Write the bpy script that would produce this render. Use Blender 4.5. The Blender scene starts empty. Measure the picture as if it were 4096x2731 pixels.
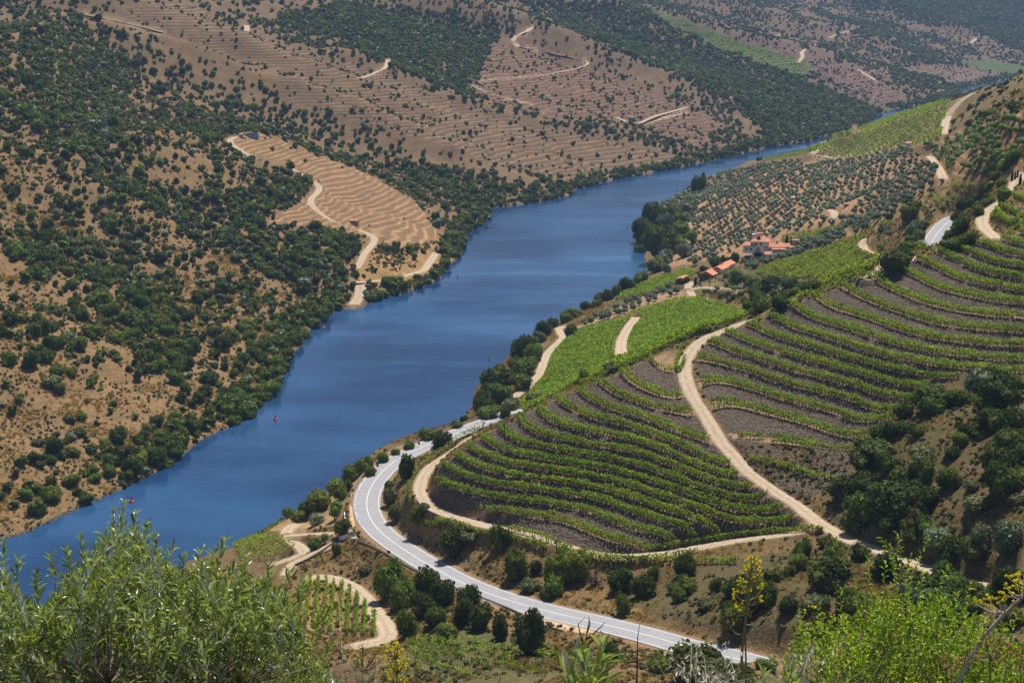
import bpy, bmesh, math, random, time
import numpy as np
from mathutils import Vector, Matrix
T00=time.time()
S=bpy.context.scene
# ---------------------------------------------------------------- camera, sky, sun, exposure
F=5689.; CU=2048.; CV=1365.5; CAMH=170.
TH=math.atan((CV+70)/F)
cam=bpy.data.cameras.new('camera'); cam.lens=50; cam.sensor_width=36; cam.sensor_fit='HORIZONTAL'
cam.clip_start=.2; cam.clip_end=20000
co=bpy.data.objects.new('camera',cam); S.collection.objects.link(co)
co.location=(0,0,CAMH); co.rotation_euler=(math.pi/2-TH,0,0); S.camera=co
SUN_EL=math.radians(62); SUN_AZ=math.radians(24)       # azimuth: clockwise from +Y (view direction)
W=bpy.data.worlds.new('World'); S.world=W; W.use_nodes=True
nt=W.node_tree; nt.nodes.clear()
sky=nt.nodes.new('ShaderNodeTexSky'); sky.sky_type='NISHITA'; sky.sun_disc=False
sky.sun_elevation=SUN_EL; sky.sun_rotation=SUN_AZ; sky.altitude=300; sky.air_density=1.0; sky.dust_density=.3; sky.ozone_density=2.
bg=nt.nodes.new('ShaderNodeBackground'); bg.inputs['Strength'].default_value=.075
wo=nt.nodes.new('ShaderNodeOutputWorld')
nt.links.new(sky.outputs[0],bg.inputs[0]); nt.links.new(bg.outputs[0],wo.inputs[0])
sl=bpy.data.lights.new('sun','SUN'); sl.energy=5.0; sl.angle=math.radians(.53); sl.color=(1.,.95,.86)
so=bpy.data.objects.new('sun',sl); S.collection.objects.link(so)
sd=Vector((math.sin(SUN_AZ)*math.cos(SUN_EL),math.cos(SUN_AZ)*math.cos(SUN_EL),math.sin(SUN_EL)))
so.rotation_euler=sd.to_track_quat('Z','Y').to_euler(); so.location=(200,300,600)
S.view_settings.view_transform='Standard'; S.view_settings.look='None'
S.view_settings.exposure=0.28; S.view_settings.gamma=1; S.view_settings.use_curve_mapping=False
S.cycles.max_bounces=5; S.cycles.diffuse_bounces=2; S.cycles.glossy_bounces=2; S.cycles.transmission_bounces=2; S.cycles.transparent_max_bounces=4; S.cycles.volume_bounces=0
HAZE_DENSITY=.000075
rng=np.random.default_rng(7); random.seed(7)
# ---------------------------------------------------------------- the lie of the land: shore lines, ridges, terrace lines
c_th,s_th=math.cos(TH),math.sin(TH)
def ray(u,v):
    xr=(np.asarray(u,float)-CU)/F; yr=(CV-np.asarray(v,float))/F
    return xr, c_th+yr*s_th, -s_th+yr*c_th
def pz(u,v,z):
    X,Y,Z=ray(u,v); t=(z-CAMH)/Z
    return X*t,Y*t
def proj(x,y,z):
    dz=z-CAMH
    f=y*c_th-dz*s_th; up=y*s_th+dz*c_th
    return CU+F*x/f, CV-F*up/f
SL=[(0,2158),(89,2140),(179,2099),(268,2057),(387,2003),(476,1962),(565,1920),(655,1872),(726,1829),(810,1757),(893,1721),(982,1674),(1024,1638),(1101,1561),(1143,1495),(1176,1412),(1214,1376),(1211,1340),(1250,1317),(1298,1281),(1339,1245),(1404,1233),(1487,1204),(1588,1180),(1683,1150),(1767,1114),(1787,1073),(1844,1025),(1865,954),(1909,905),(1966,881),(1945,863),(1951,833),(2034,824),(2124,815),(2213,798),(2284,780),(2302,756),(2362,747),(2421,726),(2511,708),(2600,693),(2719,670),(2815,649),(2934,625),(3029,601),(3113,583),(3232,565),(3351,536),(3470,494),(3517,458),(3571,440),(3589,434),(3678,423),(3755,405),(3809,390)]
SR=[(744,2250),(929,2190),(1012,2150),(1131,2080),(1300,1975),(1381,1920),(1500,1800),(1640,1740),(1830,1690),(1885,1630),(1898,1560),(1960,1500),(2040,1425),(2060,1380),(2148,1330),(2243,1280),(2332,1228),(2451,1156),(2540,1120),(2600,1084),(2576,1037),(2582,977),(2534,965),(2534,911),(2600,840),(2696,792),(2744,762),(2839,706),(2940,670),(3029,640),(3125,606),(3291,552),(3380,522)]
CP=[]   # x,y,z
ROWI=[]
def add(u,v,z):
    x,y=pz(u,v,z); CP.append((x,y,z)); return x,y
shL=[pz(u,v,0.) for u,v in SL]
shL=[(-230.,60.),(-190,250.),(-170.,350.)]+[(float(a),float(b)) for a,b in shL]+[(760.,2420.),(960.,2700.),(1300.,2950.),(2000.,3200.)]
shLa=np.array(shL)
def dist_poly(x,y,P):
    A=P[:-1];B=P[1:];D=B-A
    x=np.atleast_1d(x)[:,None];y=np.atleast_1d(y)[:,None]
    t=np.clip(((x-A[:,0])*D[:,0]+(y-A[:,1])*D[:,1])/(D**2).sum(1),0,1)
    px=A[:,0]+t*D[:,0];py=A[:,1]+t*D[:,1]
    q=np.hypot(x-px,y-py); i=q.argmin(1); r=np.arange(len(i))
    return q[r,i],i,t[r,i]
def slope_solve(u,v,s,off=0.):
    lo,hi=0.,CAMH+80
    X,Y,Z=ray(u,v)
    for _ in range(40):
        z=(lo+hi)/2
        if Z>=-1e-3: t=(2600/Y)
        else: t=(z-CAMH)/Z
        if t<0: hi=z;continue
        d=dist_poly(X*t,Y*t,shLa)[0][0]
        if s*d+off>z: lo=z      # needs higher/closer
        else: hi=z
    z=(lo+hi)/2; t=(z-CAMH)/Z
    return float(X*t),float(Y*t),z
R1=[(0,530),(137,595),(268,661),(417,744),(536,792),(684,881),(762,915),(893,977),(1012,1037),(1131,1096),(1190,1138),(1250,1209)]
R2=[(934,544),(1029,531),(1104,544),(1189,571),(1257,595),(1342,636),(1410,677),(1478,718),(1529,752),(1614,789),(1682,823),(1740,890)]
R2l=[(774,556),(625,556),(506,567),(417,562)]
R3=[(0,160),(90,130),(180,83),(274,45),(417,71),(536,98),(655,128),(786,173),(893,208),(1012,238),(1131,274),(1220,321),(1400,387),(1511,446),(1618,494),(1767,548),(1886,571),(1975,595),(2052,625),(2124,661),(2165,702),(2243,750)]
R35=[(1350,286),(1529,345),(1731,417),(1856,476),(1975,530),(2064,554),(2142,601)]
R4=[(744,12),(863,48),(982,101),(1101,143),(1190,167),(1350,185),(1469,208),(1558,244),(1677,298),(1796,351),(1886,381),(2005,423),(2124,452),(2231,464),(2362,480),(2481,515),(2570,550),(2648,583),(2700,618)]
R6=[(2005,0),(2106,36),(2201,77),(2302,119),(2421,167),(2540,214),(2660,256),(2750,292),(2875,357),(2994,405)]
R8=[(2469,0),(2570,48),(2660,101),(2696,113),(2815,149),(2934,190),(3053,244),(3142,280),(3232,315),(3351,351),(3440,381),(3529,411)]
R9=[(2696,54),(2863,68),(2964,113),(3113,149),(3262,185),(3351,214),(3440,256),(3529,292),(3619,333),(3708,369)]
R10=[(3202,60),(3428,116),(3559,173),(3678,226),(3760,270)]
R11=[(3678,24),(3827,77),(4005,131),(4096,161)]
for x,y in shL: CP.append((x,y,0.))
for u,v in SR: add(u,v,0.)
CP+= [(-90,60,0),(-60,250,0)]
# river bed
for u,v in [(400,2200),(700,2050),(1000,1850),(1350,1700),(1600,1500),(1750,1300),(2000,1150),(2200,1000),(2280,880),(2480,780),(2800,690),(3100,610),(3400,520),(3650,437)]:
    x,y=pz(u,v,0.); CP.append((float(x),float(y),-9.))
RS=[]
for pts,a,b in [(R1,.46,.42),(R2,.45,.41),(R2l,.44,.40),(R3,.42,.40),(R35,.385,.375),(R4,.395,.37),(R6,.385,.35),(R8,.345,.34),(R9,.325,.33),(R10,.31,.31),(R11,.285,.285)]:
    n=len(pts); W=[slope_solve(u,v,a+(b-a)*i/(n-1)) for i,(u,v) in enumerate(pts)]
    x0,y0,_=W[0];x1,y1,_=W[min(3,n-1)];L=math.hypot(x0-x1,y0-y1)
    if pts is not R2l: W=[(x0+(x0-x1)/L*700,y0+(y0-y1)/L*700,0)]+W; S_=[a]+[a+(b-a)*i/(n-1) for i in range(n)]
    else: S_=[a+(b-a)*i/(n-1) for i in range(n)]
    RS.append((np.array([w[:2] for w in W]),np.array(S_)))
RKW=[(.36,60),(.44,70),(.28,60),(.46,80),(.24,45),(.46,75),(.48,90),(.50,100),(.46,100),(.46,110),(.46,110)]
def seg_dist(x,y,P,chunk=40000):
    D=np.empty(len(x));I=np.empty(len(x),int);T=np.empty(len(x))
    for i in range(0,len(x),chunk): D[i:i+chunk],I[i:i+chunk],T[i:i+chunk]=dist_poly(x[i:i+chunk],y[i:i+chunk],P)
    return D,I,T
def zleft(x,y):
    dsh=seg_dist(x,y,shLa)[0]
    sn=np.zeros_like(x);sw=np.zeros_like(x);cut=np.ones_like(x)
    for (P,S_),(k,W) in zip(RS,RKW):
        d,i,t=seg_dist(x,y,P)
        ss=S_[i]*(1-t)+S_[i+1]*t
        w=1/(d*d+30.); sn+=w*ss; sw+=w
        r0=7.; cut=np.minimum(cut,k*(1-np.exp(-(np.sqrt(d*d+r0*r0)-r0)/W)))
    return sn/sw*dsh*(1-cut)
CP+=[(-1600,1500,260),(-400,3200,300),(-600,400,190),(1500,3900,300)]
# right side
ROAD=[(3261,2715,46),(3142,2687,45),(2955,2633,43.4),(2785,2596,41.6),(2600,2541,39.5),(2481,2511,38),(2362,2482,36.4),(2243,2456,34.8),(2124,2426,33),(2005,2390,31.4),(1915,2358,30.2),(1826,2319,29),(1737,2271,27.6),(1648,2218,26.2),(1576,2170,25.1),(1523,2128,24.2),(1484,2081,23.3),(1466,2033,22.6),(1468,1985,22),(1487,1938,21.5),(1523,1890,21),(1570,1849,20.6),(1630,1813,20.3),(1713,1776,20),(1796,1745,19.7),(1862,1718,19.5),(1999,1668,19.2),(2088,1637,19)]
UROAD=[(3640,1110,62),(3668,1075,63.5),(3696,1025,65),(3716,988,66),(3740,947,67),(3770,906,68.5),(3808,876,70),(3860,855,72)]
T1=[(3244,2120,49),(3100,2142,45.5),(2952,2160,42.6),(2815,2184,40.5),(2660,2216,39.3),(2451,2229,38.6),(2279,2191,37.8),(2148,2146,37),(1993,2111,36.2),(1856,2080,35.2),(1755,2045,34.2),(1701,2009,33.7),(1677,1968,33.4),(1683,1920,33.6),(1713,1872,34.2),(1767,1837,35),(1826,1801,36),(1886,1751,37.5),(2005,1698,40),(2070,1668,41.5)]
ROWS={'A':(0,[(1690,1890,33.5),(1660,1935,33.2),(1640,1960,33.2),(1650,2003,33.5),(1685,2033,34),(1755,2060,34.6),(1826,2078,35.2),(1915,2096,36),(1981,2108,36.5),(2136,2146,37.4),(2213,2173,37.8),(2290,2206,38.2),(2362,2227,38.5),(2451,2241,38.6),(2540,2241,38.7),(2719,2250,39.2)]),
'B':(39.6,[(1737,1992,37.3),(1826,2027,37.6),(1886,2039,37.9),(1945,2045,38.1),(2034,2057,38.5),(2124,2069,38.8),(2243,2090,39.3),(2362,2131,39.7),(2481,2179,40.2),(2558,2197,40.5)]),
'C':(42,[(1719,1914,39.5),(1826,1959,39.8),(1945,1983,40.0),(2064,2003,40.3),(2183,2018,40.6),(2302,2039,40.9),(2421,2084,41.2),(2540,2125,41.5),(2660,2152,41.8),(2750,2164,42.0)]),
'D':(44.5,[(1743,1866,42.0),(1856,1914,42.2),(1975,1944,42.5),(2094,1962,42.7),(2213,1971,42.9),(2332,1980,43.2),(2451,2015,43.4),(2570,2057,43.6),(2630,2078,43.8),(2750,2116,44.0)]),
'F':(49.2,[(1850,1790,46.0),(1915,1813,46.1),(1975,1837,46.1),(2034,1858,46.2),(2124,1876,46.3),(2213,1884,46.4),(2332,1899,46.5),(2421,1914,46.6),(2540,1947,46.8),(2660,1997,46.9),(2750,2030,47.0)]),
'H':(54,[(2100,1790,50.0),(2243,1810,50.1),(2362,1840,50.2),(2481,1866,50.2),(2600,1896,50.3),(2750,1947,50.4)]),
'R1':(57.6,[(2916,1724),(3113,1763),(3232,1784),(3386,1799)]),
'R2':(60,[(2836,1602),(2934,1623),(3053,1653),(3172,1686),(3291,1727),(3410,1763)]),
'R3':(62.5,[(2785,1495),(2875,1519),(2994,1549),(3113,1590),(3232,1626),(3351,1647),(3517,1680)]),
'R4':(65,[(2806,1430),(2934,1471),(3053,1513),(3172,1549),(3291,1573),(3410,1608),(3517,1656)]),
'R5':(67.4,[(2845,1370),(2934,1418),(3053,1453),(3172,1495),(3291,1519),(3410,1549),(3636,1587)]),
'R6':(69.6,[(2922,1340),(2994,1370),(3113,1406),(3232,1442),(3327,1457),(3410,1486),(3529,1513),(3642,1549)]),
'R8':(74,[(3083,1269),(3142,1305),(3232,1335),(3351,1376),(3470,1418),(3589,1448),(3708,1468),(3886,1483),(4095,1492)]),
'R9':(76.3,[(3172,1233),(3232,1263),(3351,1305),(3470,1346),(3589,1382),(3708,1406),(3886,1430),(4095,1439)]),
'R10':(78.6,[(3267,1204),(3321,1233),(3410,1257),(3529,1293),(3648,1335),(3767,1364),(3886,1376),(4095,1388)]),
'R11':(81,[(3404,1168),(3470,1204),(3589,1251),(3708,1287),(3827,1311),(3946,1323),(4095,1332)]),
'R12':(83.5,[(3517,1138),(3589,1180),(3708,1221),(3827,1251),(3946,1266),(4095,1275)]),
'R13':(86.2,[(3660,1102),(3708,1138),(3797,1168),(3886,1186),(4095,1212)]),
'R15':(91,[(3827,1043),(3886,1073),(3976,1096),(4095,1114)]),
'R17':(95.5,[(3946,989),(4035,1025),(4095,1037)])}
T2=[(3976,2349,58),(3815,2313,56),(3708,2271,54.5),(3625,2241,53.3),(3541,2212,52.2),(3470,2182,51.3),(3380,2152,50.4),(3321,2116,50),(3279,2093,50),(3232,2057,50),(3184,2015,50.4),(3113,1974,51),(3053,1932,51.8),(2994,1890,53),(2946,1837,54.4),(2916,1801,55.2),(2892,1775,56),(2851,1715,57.5),(2815,1650,59.3),(2773,1590,61),(2744,1525,62.6),(2735,1465,64),(2750,1424,65),(2785,1376,66.5),(2833,1346,67.6),(2898,1323,68.8),(2964,1296,70),(3029,1275,71.4),(3065,1263,72)]
T6=[(3990,955,97),(3967,937,96.5),(3936,910,96),(3926,883,96.2),(3943,852,97.2),(3977,829,98.5),(4011,805,100),(4044,781,101.5),(4055,758,102.6),(4065,730,103.8),(4082,703,105),(4096,690,106)]
for L in (ROAD,UROAD,T1,T2,T6):
    for u,v,z in L: ROWI.append(len(CP)) if L in (T1,T2) else 0; add(u,v,z)
for k,(z,L) in ROWS.items():
    for q in L: ROWI.append(len(CP)); add(q[0],q[1],q[2] if len(q)>2 else z)
# crest of terraces with hidden back slope
CREST=[(1886,1735,38.3,19),(2000,1679,41.3,18),(2112,1642,45,16),(2224,1582,54,15),(2374,1530,61,14.5),(2524,1462,64.5,15),(2660,1395,66.5,17),(2800,1310,69.5,19),(3060,1235,75,24),(3200,1190,80,30),(3400,1105,84.5,44),(3560,1050,88,56),(3680,1015,91,64),(3850,975,94.5,72)]
for u,v,z,zb in CREST:
    p=add(u,v,z); q=pz(u,v-14,zb)
    CP.append((*q,zb))
    for f in (.35,.7): CP.append((p[0]*(1-f)+q[0]*f,p[1]*(1-f)+q[1]*f,z*(1-f)+zb*f-4.5))
for u,v,z in [(3050,1090,28),(3200,1130,32),(3300,1030,37),(3450,970,49),(3540,1040,52),(3200,1185,31),(3490,1106,52),(3420,1060,46),(2870,1100,19),
 (2700,1300,13.5),(2300,1450,12),(2150,1590,13),(2900,1250,20),(2550,1220,11),(2450,1310,12),(2100,1620,15),(2600,1400,16),(2800,1200,15),(2779,1188,15),(2748,1147,14),(2884,1154,18),(3017,1184,23),(2840,1080,14),(2950,1060,18),(2720,1110,10),(2600,1150,6),(2400,1240,7),
 (2177,1430,7),(2124,1543,8.5),(2261,1346,7),(2060,1460,4.5),
 (3080,1010,22),(2990,990,20),(3180,980,27),(3110,1040,22),(2800,900,12),(2700,900,5),(3000,850,21),(2740,1000,7),(2650,1060,4),(2900,960,15),(3100,720,26),(3300,850,39),(3200,930,33),(3500,760,55),(3650,700,64),(3300,650,35),(2900,760,10),(3450,880,53),(3350,760,42),(3000,680,12),
 (3500,640,44),(3700,580,61),(3400,600,30),(3291,575,9),(3249,613,9),(3120,630,5),(3600,560,50),(3350,640,26),
 (3404,526,14),(3500,487,32),(3600,455,50),(3700,425,64),(3800,395,77),(3892,366,89),(3950,340,97),(4096,285,117),
 (3780,500,70),(3950,450,96),(4060,380,112),(3900,560,84),(3760,620,70),(3900,650,84),(4000,690,97),(4085,560,108),(4085,450,114),(3700,760,70),
 (3640,820,71),(3500,880,58),(3600,880,64),(3560,950,58),(3620,1000,62),(3600,930,63),(3800,940,80),(3870,890,86),(3850,800,78),(3950,740,90),(3900,830,88),(3730,830,73)]: add(u,v,z)
# hidden backs of the crest of far vineyard
for u,v,z in [(3404,526,14),(3500,487,32),(3600,455,50),(3700,425,64),(3800,395,77),(3892,366,89),(3950,340,97),(4096,285,117)]:
    p=pz(u,v,z); CP.append((p[0]+6,p[1]+26,z-7-z*.05)); CP.append((p[0]+22,p[1]+90,z-28-z*.22)); CP.append((p[0]+50,p[1]+210,max(0,z-70)))
CP+=[(900,1900,70),(1200,2300,60),(700,1500,120),(1000,1500,170),(1500,2200,160)]
# slope under and right of the road, front
for u,v,z in [(2700,2330,38),(2450,2330,35),(2200,2280,34),(2000,2200,33),(1900,2180,31.5),(1700,2120,29.5),(1600,2000,27),(1580,1920,26),(2900,2400,45),(3100,2500,48),(3250,2350,52),(3050,2230,46),(3450,2500,55),(3300,2600,51),(3700,2500,62),(3700,2050,60),(3600,1850,63),(3500,1950,57),(3300,1900,54),(3900,1700,72),(4095,1600,77),(4095,1900,70),(3900,2000,66),(4095,2200,66),(3700,1700,69),(3950,2550,67),(4095,2450,69),(3480,1830,60),
 (1450,2230,22),(1350,2280,20.5),(1230,2330,20),(1180,2200,15),(1250,2130,15.5),(1350,2050,15.5),(1410,2000,17),(1000,2180,7.5),(1150,2230,13),(1100,2120,7),(1500,2330,22),(1600,2400,25),(1560,2500,27),(1300,2450,22.5),(1200,2600,25),(1500,2600,30),(1700,2500,31),(1900,2530,33),(2100,2550,34.5),(1700,2700,38),(2100,2700,43),(2400,2650,43),(2700,2700,47),(3000,2720,49),(1400,2720,36),(1100,2720,30),(800,2600,22),(600,2450,8),
 (1480,1860,16),(1560,1800,16.5),(1640,1780,16.5),(1720,1745,15.5),(1830,1705,15),(1400,1930,14.5)]: add(u,v,z)
CP+=[(-60,200,40),(0,200,52),(60,200,55),(120,200,68),(-110,200,25),(-30,100,104),(30,100,107),(80,100,110),(-80,100,85),(-60,60,115),(0,60,129),(60,60,131),(0,30,147.5),(-30,30,143),(30,30,149),(0,10,160),(-12,8,159.5),(12,8,160.5),(0,-10,168.4),(0,0,166),(-30,0,163),(30,0,168),(-60,-60,190),(60,-60,200),(0,-60,195),(150,100,150),(200,250,120),(250,400,140),(300,600,140),(350,800,140),(-150,100,40),(180,330,96),(220,480,125),(400,1100,150)]
CPa=np.array([(float(a),float(b),float(c)) for a,b,c in CP])
def fit(lam=0.6):
    P=CPa.copy(); S=100.
    n=len(P); q=P[:,:2]/S
    r2=((q[:,None,:]-q[None,:,:])**2).sum(2)
    K=.5*r2*np.log(r2+1e-12)
    dd=np.hypot(P[:,0],P[:,1])/400
    K[np.arange(n),np.arange(n)]+=lam*0.002*np.clip(dd,.3,3)
    K[ROWI,ROWI]+=lam*.02
    A=np.zeros((n+3,n+3));A[:n,:n]=K;A[:n,n]=1;A[:n,n+1:]=q;A[n:,:n]=A[:n,n:].T
    b=np.zeros(n+3);b[:n]=P[:,2]
    w=np.linalg.solve(A,b)
    def ev(x,y):
        x=np.asarray(x,float).ravel()/S;y=np.asarray(y,float).ravel()/S
        o=np.empty(len(x))
        for i in range(0,len(x),20000):
            X=x[i:i+20000,None];Y=y[i:i+20000,None]
            r=(X-q[:,0])**2+(Y-q[:,1])**2
            o[i:i+20000]=(.5*r*np.log(r+1e-12))@w[:n]+w[n]+w[n+1]*X[:,0]+w[n+2]*Y[:,0]
        return o
    return ev

LP=np.vstack([shLa,[(2500,4500),(-3000,4500),(-3000,-200),(-260,-200)]])
def inpoly(x,y,P):
    c=np.zeros(len(x),bool);n=len(P)
    for i in range(n):
        x0,y0=P[i];x1,y1=P[(i+1)%n]
        if y0==y1: continue
        m=((y0>y)!=(y1>y))&(x<(x1-x0)*(y-y0)/(y1-y0)+x0)
        c^=m
    return c
def height(ev,x,y):
    x=np.asarray(x,float);sh=x.shape;x=x.ravel();y=np.asarray(y,float).ravel()
    L=inpoly(x,y,LP); z=np.empty(len(x))
    z[L]=zleft(x[L],y[L]); z[~L]=ev(x[~L],y[~L])
    return z.reshape(sh)
# ---------------------------------------------------------------- terrain grid (fan shaped mesh, finer where the terraces are)
ev=fit()
AZ=np.concatenate([np.linspace(-.62,-.41,16)[:-1],np.linspace(-.41,-.12,210)[:-1],np.linspace(-.12,.385,500)[:-1],np.linspace(.385,.62,28)])
RR=np.concatenate([np.geomspace(1.5,250,90)[:-1],np.arange(250,300,1.),np.arange(300,452,.45),np.geomspace(452,1150,200)[1:],np.geomspace(1150,3900,190)[1:]])
NR,NA=len(RR),len(AZ)
def coarse(A,k):
    i=np.unique(np.append(np.arange(0,len(A),k),len(A)-1)); return A[i]
RC,AC=coarse(RR,3),coarse(AZ,3)
def up(G,ra,aa,RB,AB):
    # separable linear upsampling of a grid given on (ra,aa)
    i=np.clip(np.searchsorted(ra,RB)-1,0,len(ra)-2); f=((RB-ra[i])/(ra[i+1]-ra[i]))[:,None]
    H=G[i]*(1-f)+G[i+1]*f
    j=np.clip(np.searchsorted(aa,AB)-1,0,len(aa)-2); g=((AB-aa[j])/(aa[j+1]-aa[j]))[None]
    return H[:,j]*(1-g)+H[:,j+1]*g
rc,ac=np.meshgrid(RC,AC,indexing='ij')
ZR=up(ev(rc*ac,rc).reshape(rc.shape),RC,AC,RR,AZ)
R2D,A2D=np.meshgrid(RR,AZ,indexing='ij'); X=R2D*A2D; Y=R2D
def hsh(i,j,s):
    n=(i.astype(np.int64)*374761393+j.astype(np.int64)*668265263+s*974634217)&0x7fffffff
    n=((n^(n>>13))*1274126177)&0x7fffffff
    return ((n^(n>>16))&0xffff)/65535.
def vnoise(x,y,s=0):
    i=np.floor(x).astype(int);j=np.floor(y).astype(int);fx=x-i;fy=y-j
    fx=fx*fx*(3-2*fx);fy=fy*fy*(3-2*fy)
    return (hsh(i,j,s)*(1-fx)+hsh(i+1,j,s)*fx)*(1-fy)+(hsh(i,j+1,s)*(1-fx)+hsh(i+1,j+1,s)*fx)*fy
def fbm(x,y,s=0,o=4):
    a=0;w=.5;t=0
    for k in range(o): a=a+w*(vnoise(x*2**k+7.3*k,y*2**k-3.1*k,s+k)-.5);t+=w;w*=.5
    return a/t
LM=inpoly(X.ravel(),Y.ravel(),LP).reshape(X.shape)
SRw=[pz(u,v,0.) for u,v in SR]
RIV=np.array([(a,b) for a,b in shL]+[(1500.,2900.),(1100.,2300.)]+[(float(a),float(b)) for a,b in SRw[::-1]]+[(-70.,250.),(-110.,60.)])
XC,YC=rc*ac,rc
lm=inpoly(XC.ravel(),YC.ravel(),LP).reshape(XC.shape)
zl=np.zeros(XC.size); m=lm.ravel(); d_=np.zeros(XC.size)
# left bank on the full coarse grid (also just across the shore line so that it interpolates well)
zl=zleft(XC.ravel(),YC.ravel()).reshape(XC.shape); dshC=seg_dist(XC.ravel(),YC.ravel(),shLa)[0].reshape(XC.shape)
ZLf=up(zl,RC,AC,RR,AZ); DSH=up(dshC,RC,AC,RR,AZ)
riv=inpoly(X.ravel(),Y.ravel(),RIV).reshape(X.shape)
ZN=fbm(X/55,Y/55,3)*np.clip(DSH/60,0,1)*7+fbm(X/14,Y/14,9,3)*np.clip(DSH/25,0,1)*1.6
# little gullies running down to the river on the left bank
ZN-=np.clip(.16-np.abs(fbm(X/70+3,Y/70,21,3)),0,1)*20*np.clip(DSH/50,0,1)
Z=np.where(LM,ZLf+ZN+.15,np.where(riv,np.minimum(ZR-1.5,-2.),np.maximum(ZR,.35)+np.clip(Y/500,.02,1)*fbm(X/9,Y/9,5,3)*.5))
CRF=np.array([(*map(float,pz(u,v,z)),z) for u,v,z in [(3060,640,4),(3200,602,6),(3291,573,9),(3340,550,9),(3404,526,14),(3500,487,32),(3600,455,50),(3700,425,64),(3800,395,77),(3892,366,89),(3950,340,97),(4096,285,117)]])
ca_=CRF[:,0]/CRF[:,1]; jc=np.where((AZ>ca_[0])&(AZ<ca_[-1]))[0]
for j in jc:
    rc_=np.interp(AZ[j],ca_,CRF[:,1]); zc_=np.interp(AZ[j],ca_,CRF[:,2]); t_=(CAMH-zc_)/rc_
    b=RR>rc_; w_=b&(RR<2600)&(~LM[:,j]); lim=zc_-(t_+.075)*(RR[w_]-rc_); Z[w_,j]=np.minimum(Z[w_,j],np.where(lim<.3,-3.,lim))
    fz=(~b)&(RR>rc_-260); Z[fz,j]=np.minimum(Z[fz,j],zc_+(t_-.022)*(rc_-RR[fz]))
Z=np.where(Z>190,190+(Z-190)*.3,Z)
Z0=Z.copy()
def col_idx(a):
    j=np.clip(np.searchsorted(AZ,a)-1,0,NA-2); return j,(a-AZ[j])/(AZ[j+1]-AZ[j])
def zat(x,y,G=None):
    G=Z if G is None else G
    x=np.atleast_1d(np.asarray(x,float));y=np.atleast_1d(np.asarray(y,float))
    j,g=col_idx(x/y); i=np.clip(np.searchsorted(RR,y)-1,0,NR-2); f=(y-RR[i])/(RR[i+1]-RR[i])
    return (G[i,j]*(1-g)+G[i,j+1]*g)*(1-f)+(G[i+1,j]*(1-g)+G[i+1,j+1]*g)*f
def at(u,v,G=None,rmin=60.):
    """points of the ground seen at photo positions (u,v)"""
    G=Z if G is None else G
    u=np.atleast_1d(np.asarray(u,float));v=np.atleast_1d(np.asarray(v,float))
    xr,yr,zr=ray(u,v); out=np.full((len(u),3),np.nan); i0=np.searchsorted(RR,rmin)
    for s in range(0,len(u),2000):
        e=slice(s,s+2000); j,g=col_idx(xr[e]/yr[e])
        P=np.maximum(G[i0:,j]*(1-g)+G[i0:,j+1]*g,0.)
        k=(CAMH+(zr[e]/yr[e])[None]*RR[i0:,None])-P
        hit=k<0; first=hit.argmax(0); ok=hit.any(0); first=np.maximum(first,1)
        q=np.arange(len(j)); a=k[first-1,q];b=k[first,q]; t=a/(a-b+1e-12)
        r=RR[i0:][first-1]*(1-t)+RR[i0:][first]*t
        out[e,0]=np.where(ok,r*xr[e]/yr[e],np.nan);out[e,1]=np.where(ok,r,np.nan);out[e,2]=CAMH+zr[e]/yr[e]*r
    return out
def smooth_line(P,step=2.,it=2):
    P=np.asarray(P,float)
    for _ in range(it):   # Chaikin corner cutting
        Q=[P[0]]
        for a,b in zip(P[:-1],P[1:]): Q+= [a*.75+b*.25,a*.25+b*.75]
        P=np.array(Q+[P[-1]])
    d=np.concatenate([[0],np.cumsum(np.hypot(*(np.diff(P[:,:2],axis=0).T)))])
    n=max(2,int(d[-1]/step)+1); t=np.linspace(0,d[-1],n)
    return np.stack([np.interp(t,d,P[:,k]) for k in range(P.shape[1])],1)
def pxline(L,G=None,step=2.,zs=4):
    """photo polyline -> line on the ground (heights smoothed)"""
    L=np.array([q[:2] for q in L],float)
    P=at(L[:,0],L[:,1],G); P=P[~np.isnan(P[:,0])]
    return smooth_line(P,step)
# ---------------------------------------------------------------- terraces of the front vineyard
def c26(L): return [(2000+a*.748,1350+b*.748) for a,b in L]
PHI={'A':0,'B':1,'C':2,'D':3,'F':5,'H':7,'R1':11,'R2':12,'R3':13,'R4':14,'R5':15,'R6':16,'R8':18,'R9':19,'R10':20,'R11':21,'R12':22,'R13':23,'R15':25,'R17':27}
PL=[(PHI[k],[(q[0],q[1]) for q in L]) for k,(z,L) in ROWS.items()]
PL+=[(8,c26([(110,440),(180,510),(300,550),(450,585),(600,605),(700,620),(800,640),(900,670),(1000,710)])),
 (9,c26([(200,400),(280,450),(400,490),(500,510),(600,530),(700,545),(800,580),(870,610),(920,640),(1000,690)])),
 (10,c26([(310,335),(380,380),(500,430),(600,460),(700,480),(800,510),(900,560),(1000,590),(1100,640),(1200,690)])),
 (11,c26([(420,290),(480,340),(600,390),(700,420),(800,470),(900,500),(1000,540),(1100,580),(1200,640)])),
 (12,c26([(530,240),(560,270),(640,310),(740,340),(850,365),(950,400),(1090,440)])),
 (13,c26([(640,205),(690,250),(790,300),(860,340)])),(13.4,c26([(740,150),(800,220),(900,280),(1000,310)])),(14.3,c26([(850,110),(870,140),(950,190)]))]
fp=[]
for ph,L in PL:
    P=at([q[0] for q in L],[q[1] for q in L],Z0)
    fp+=[(p[0],p[1],ph) for p in P if not np.isnan(p[0])]
fp=np.array(fp)
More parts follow.
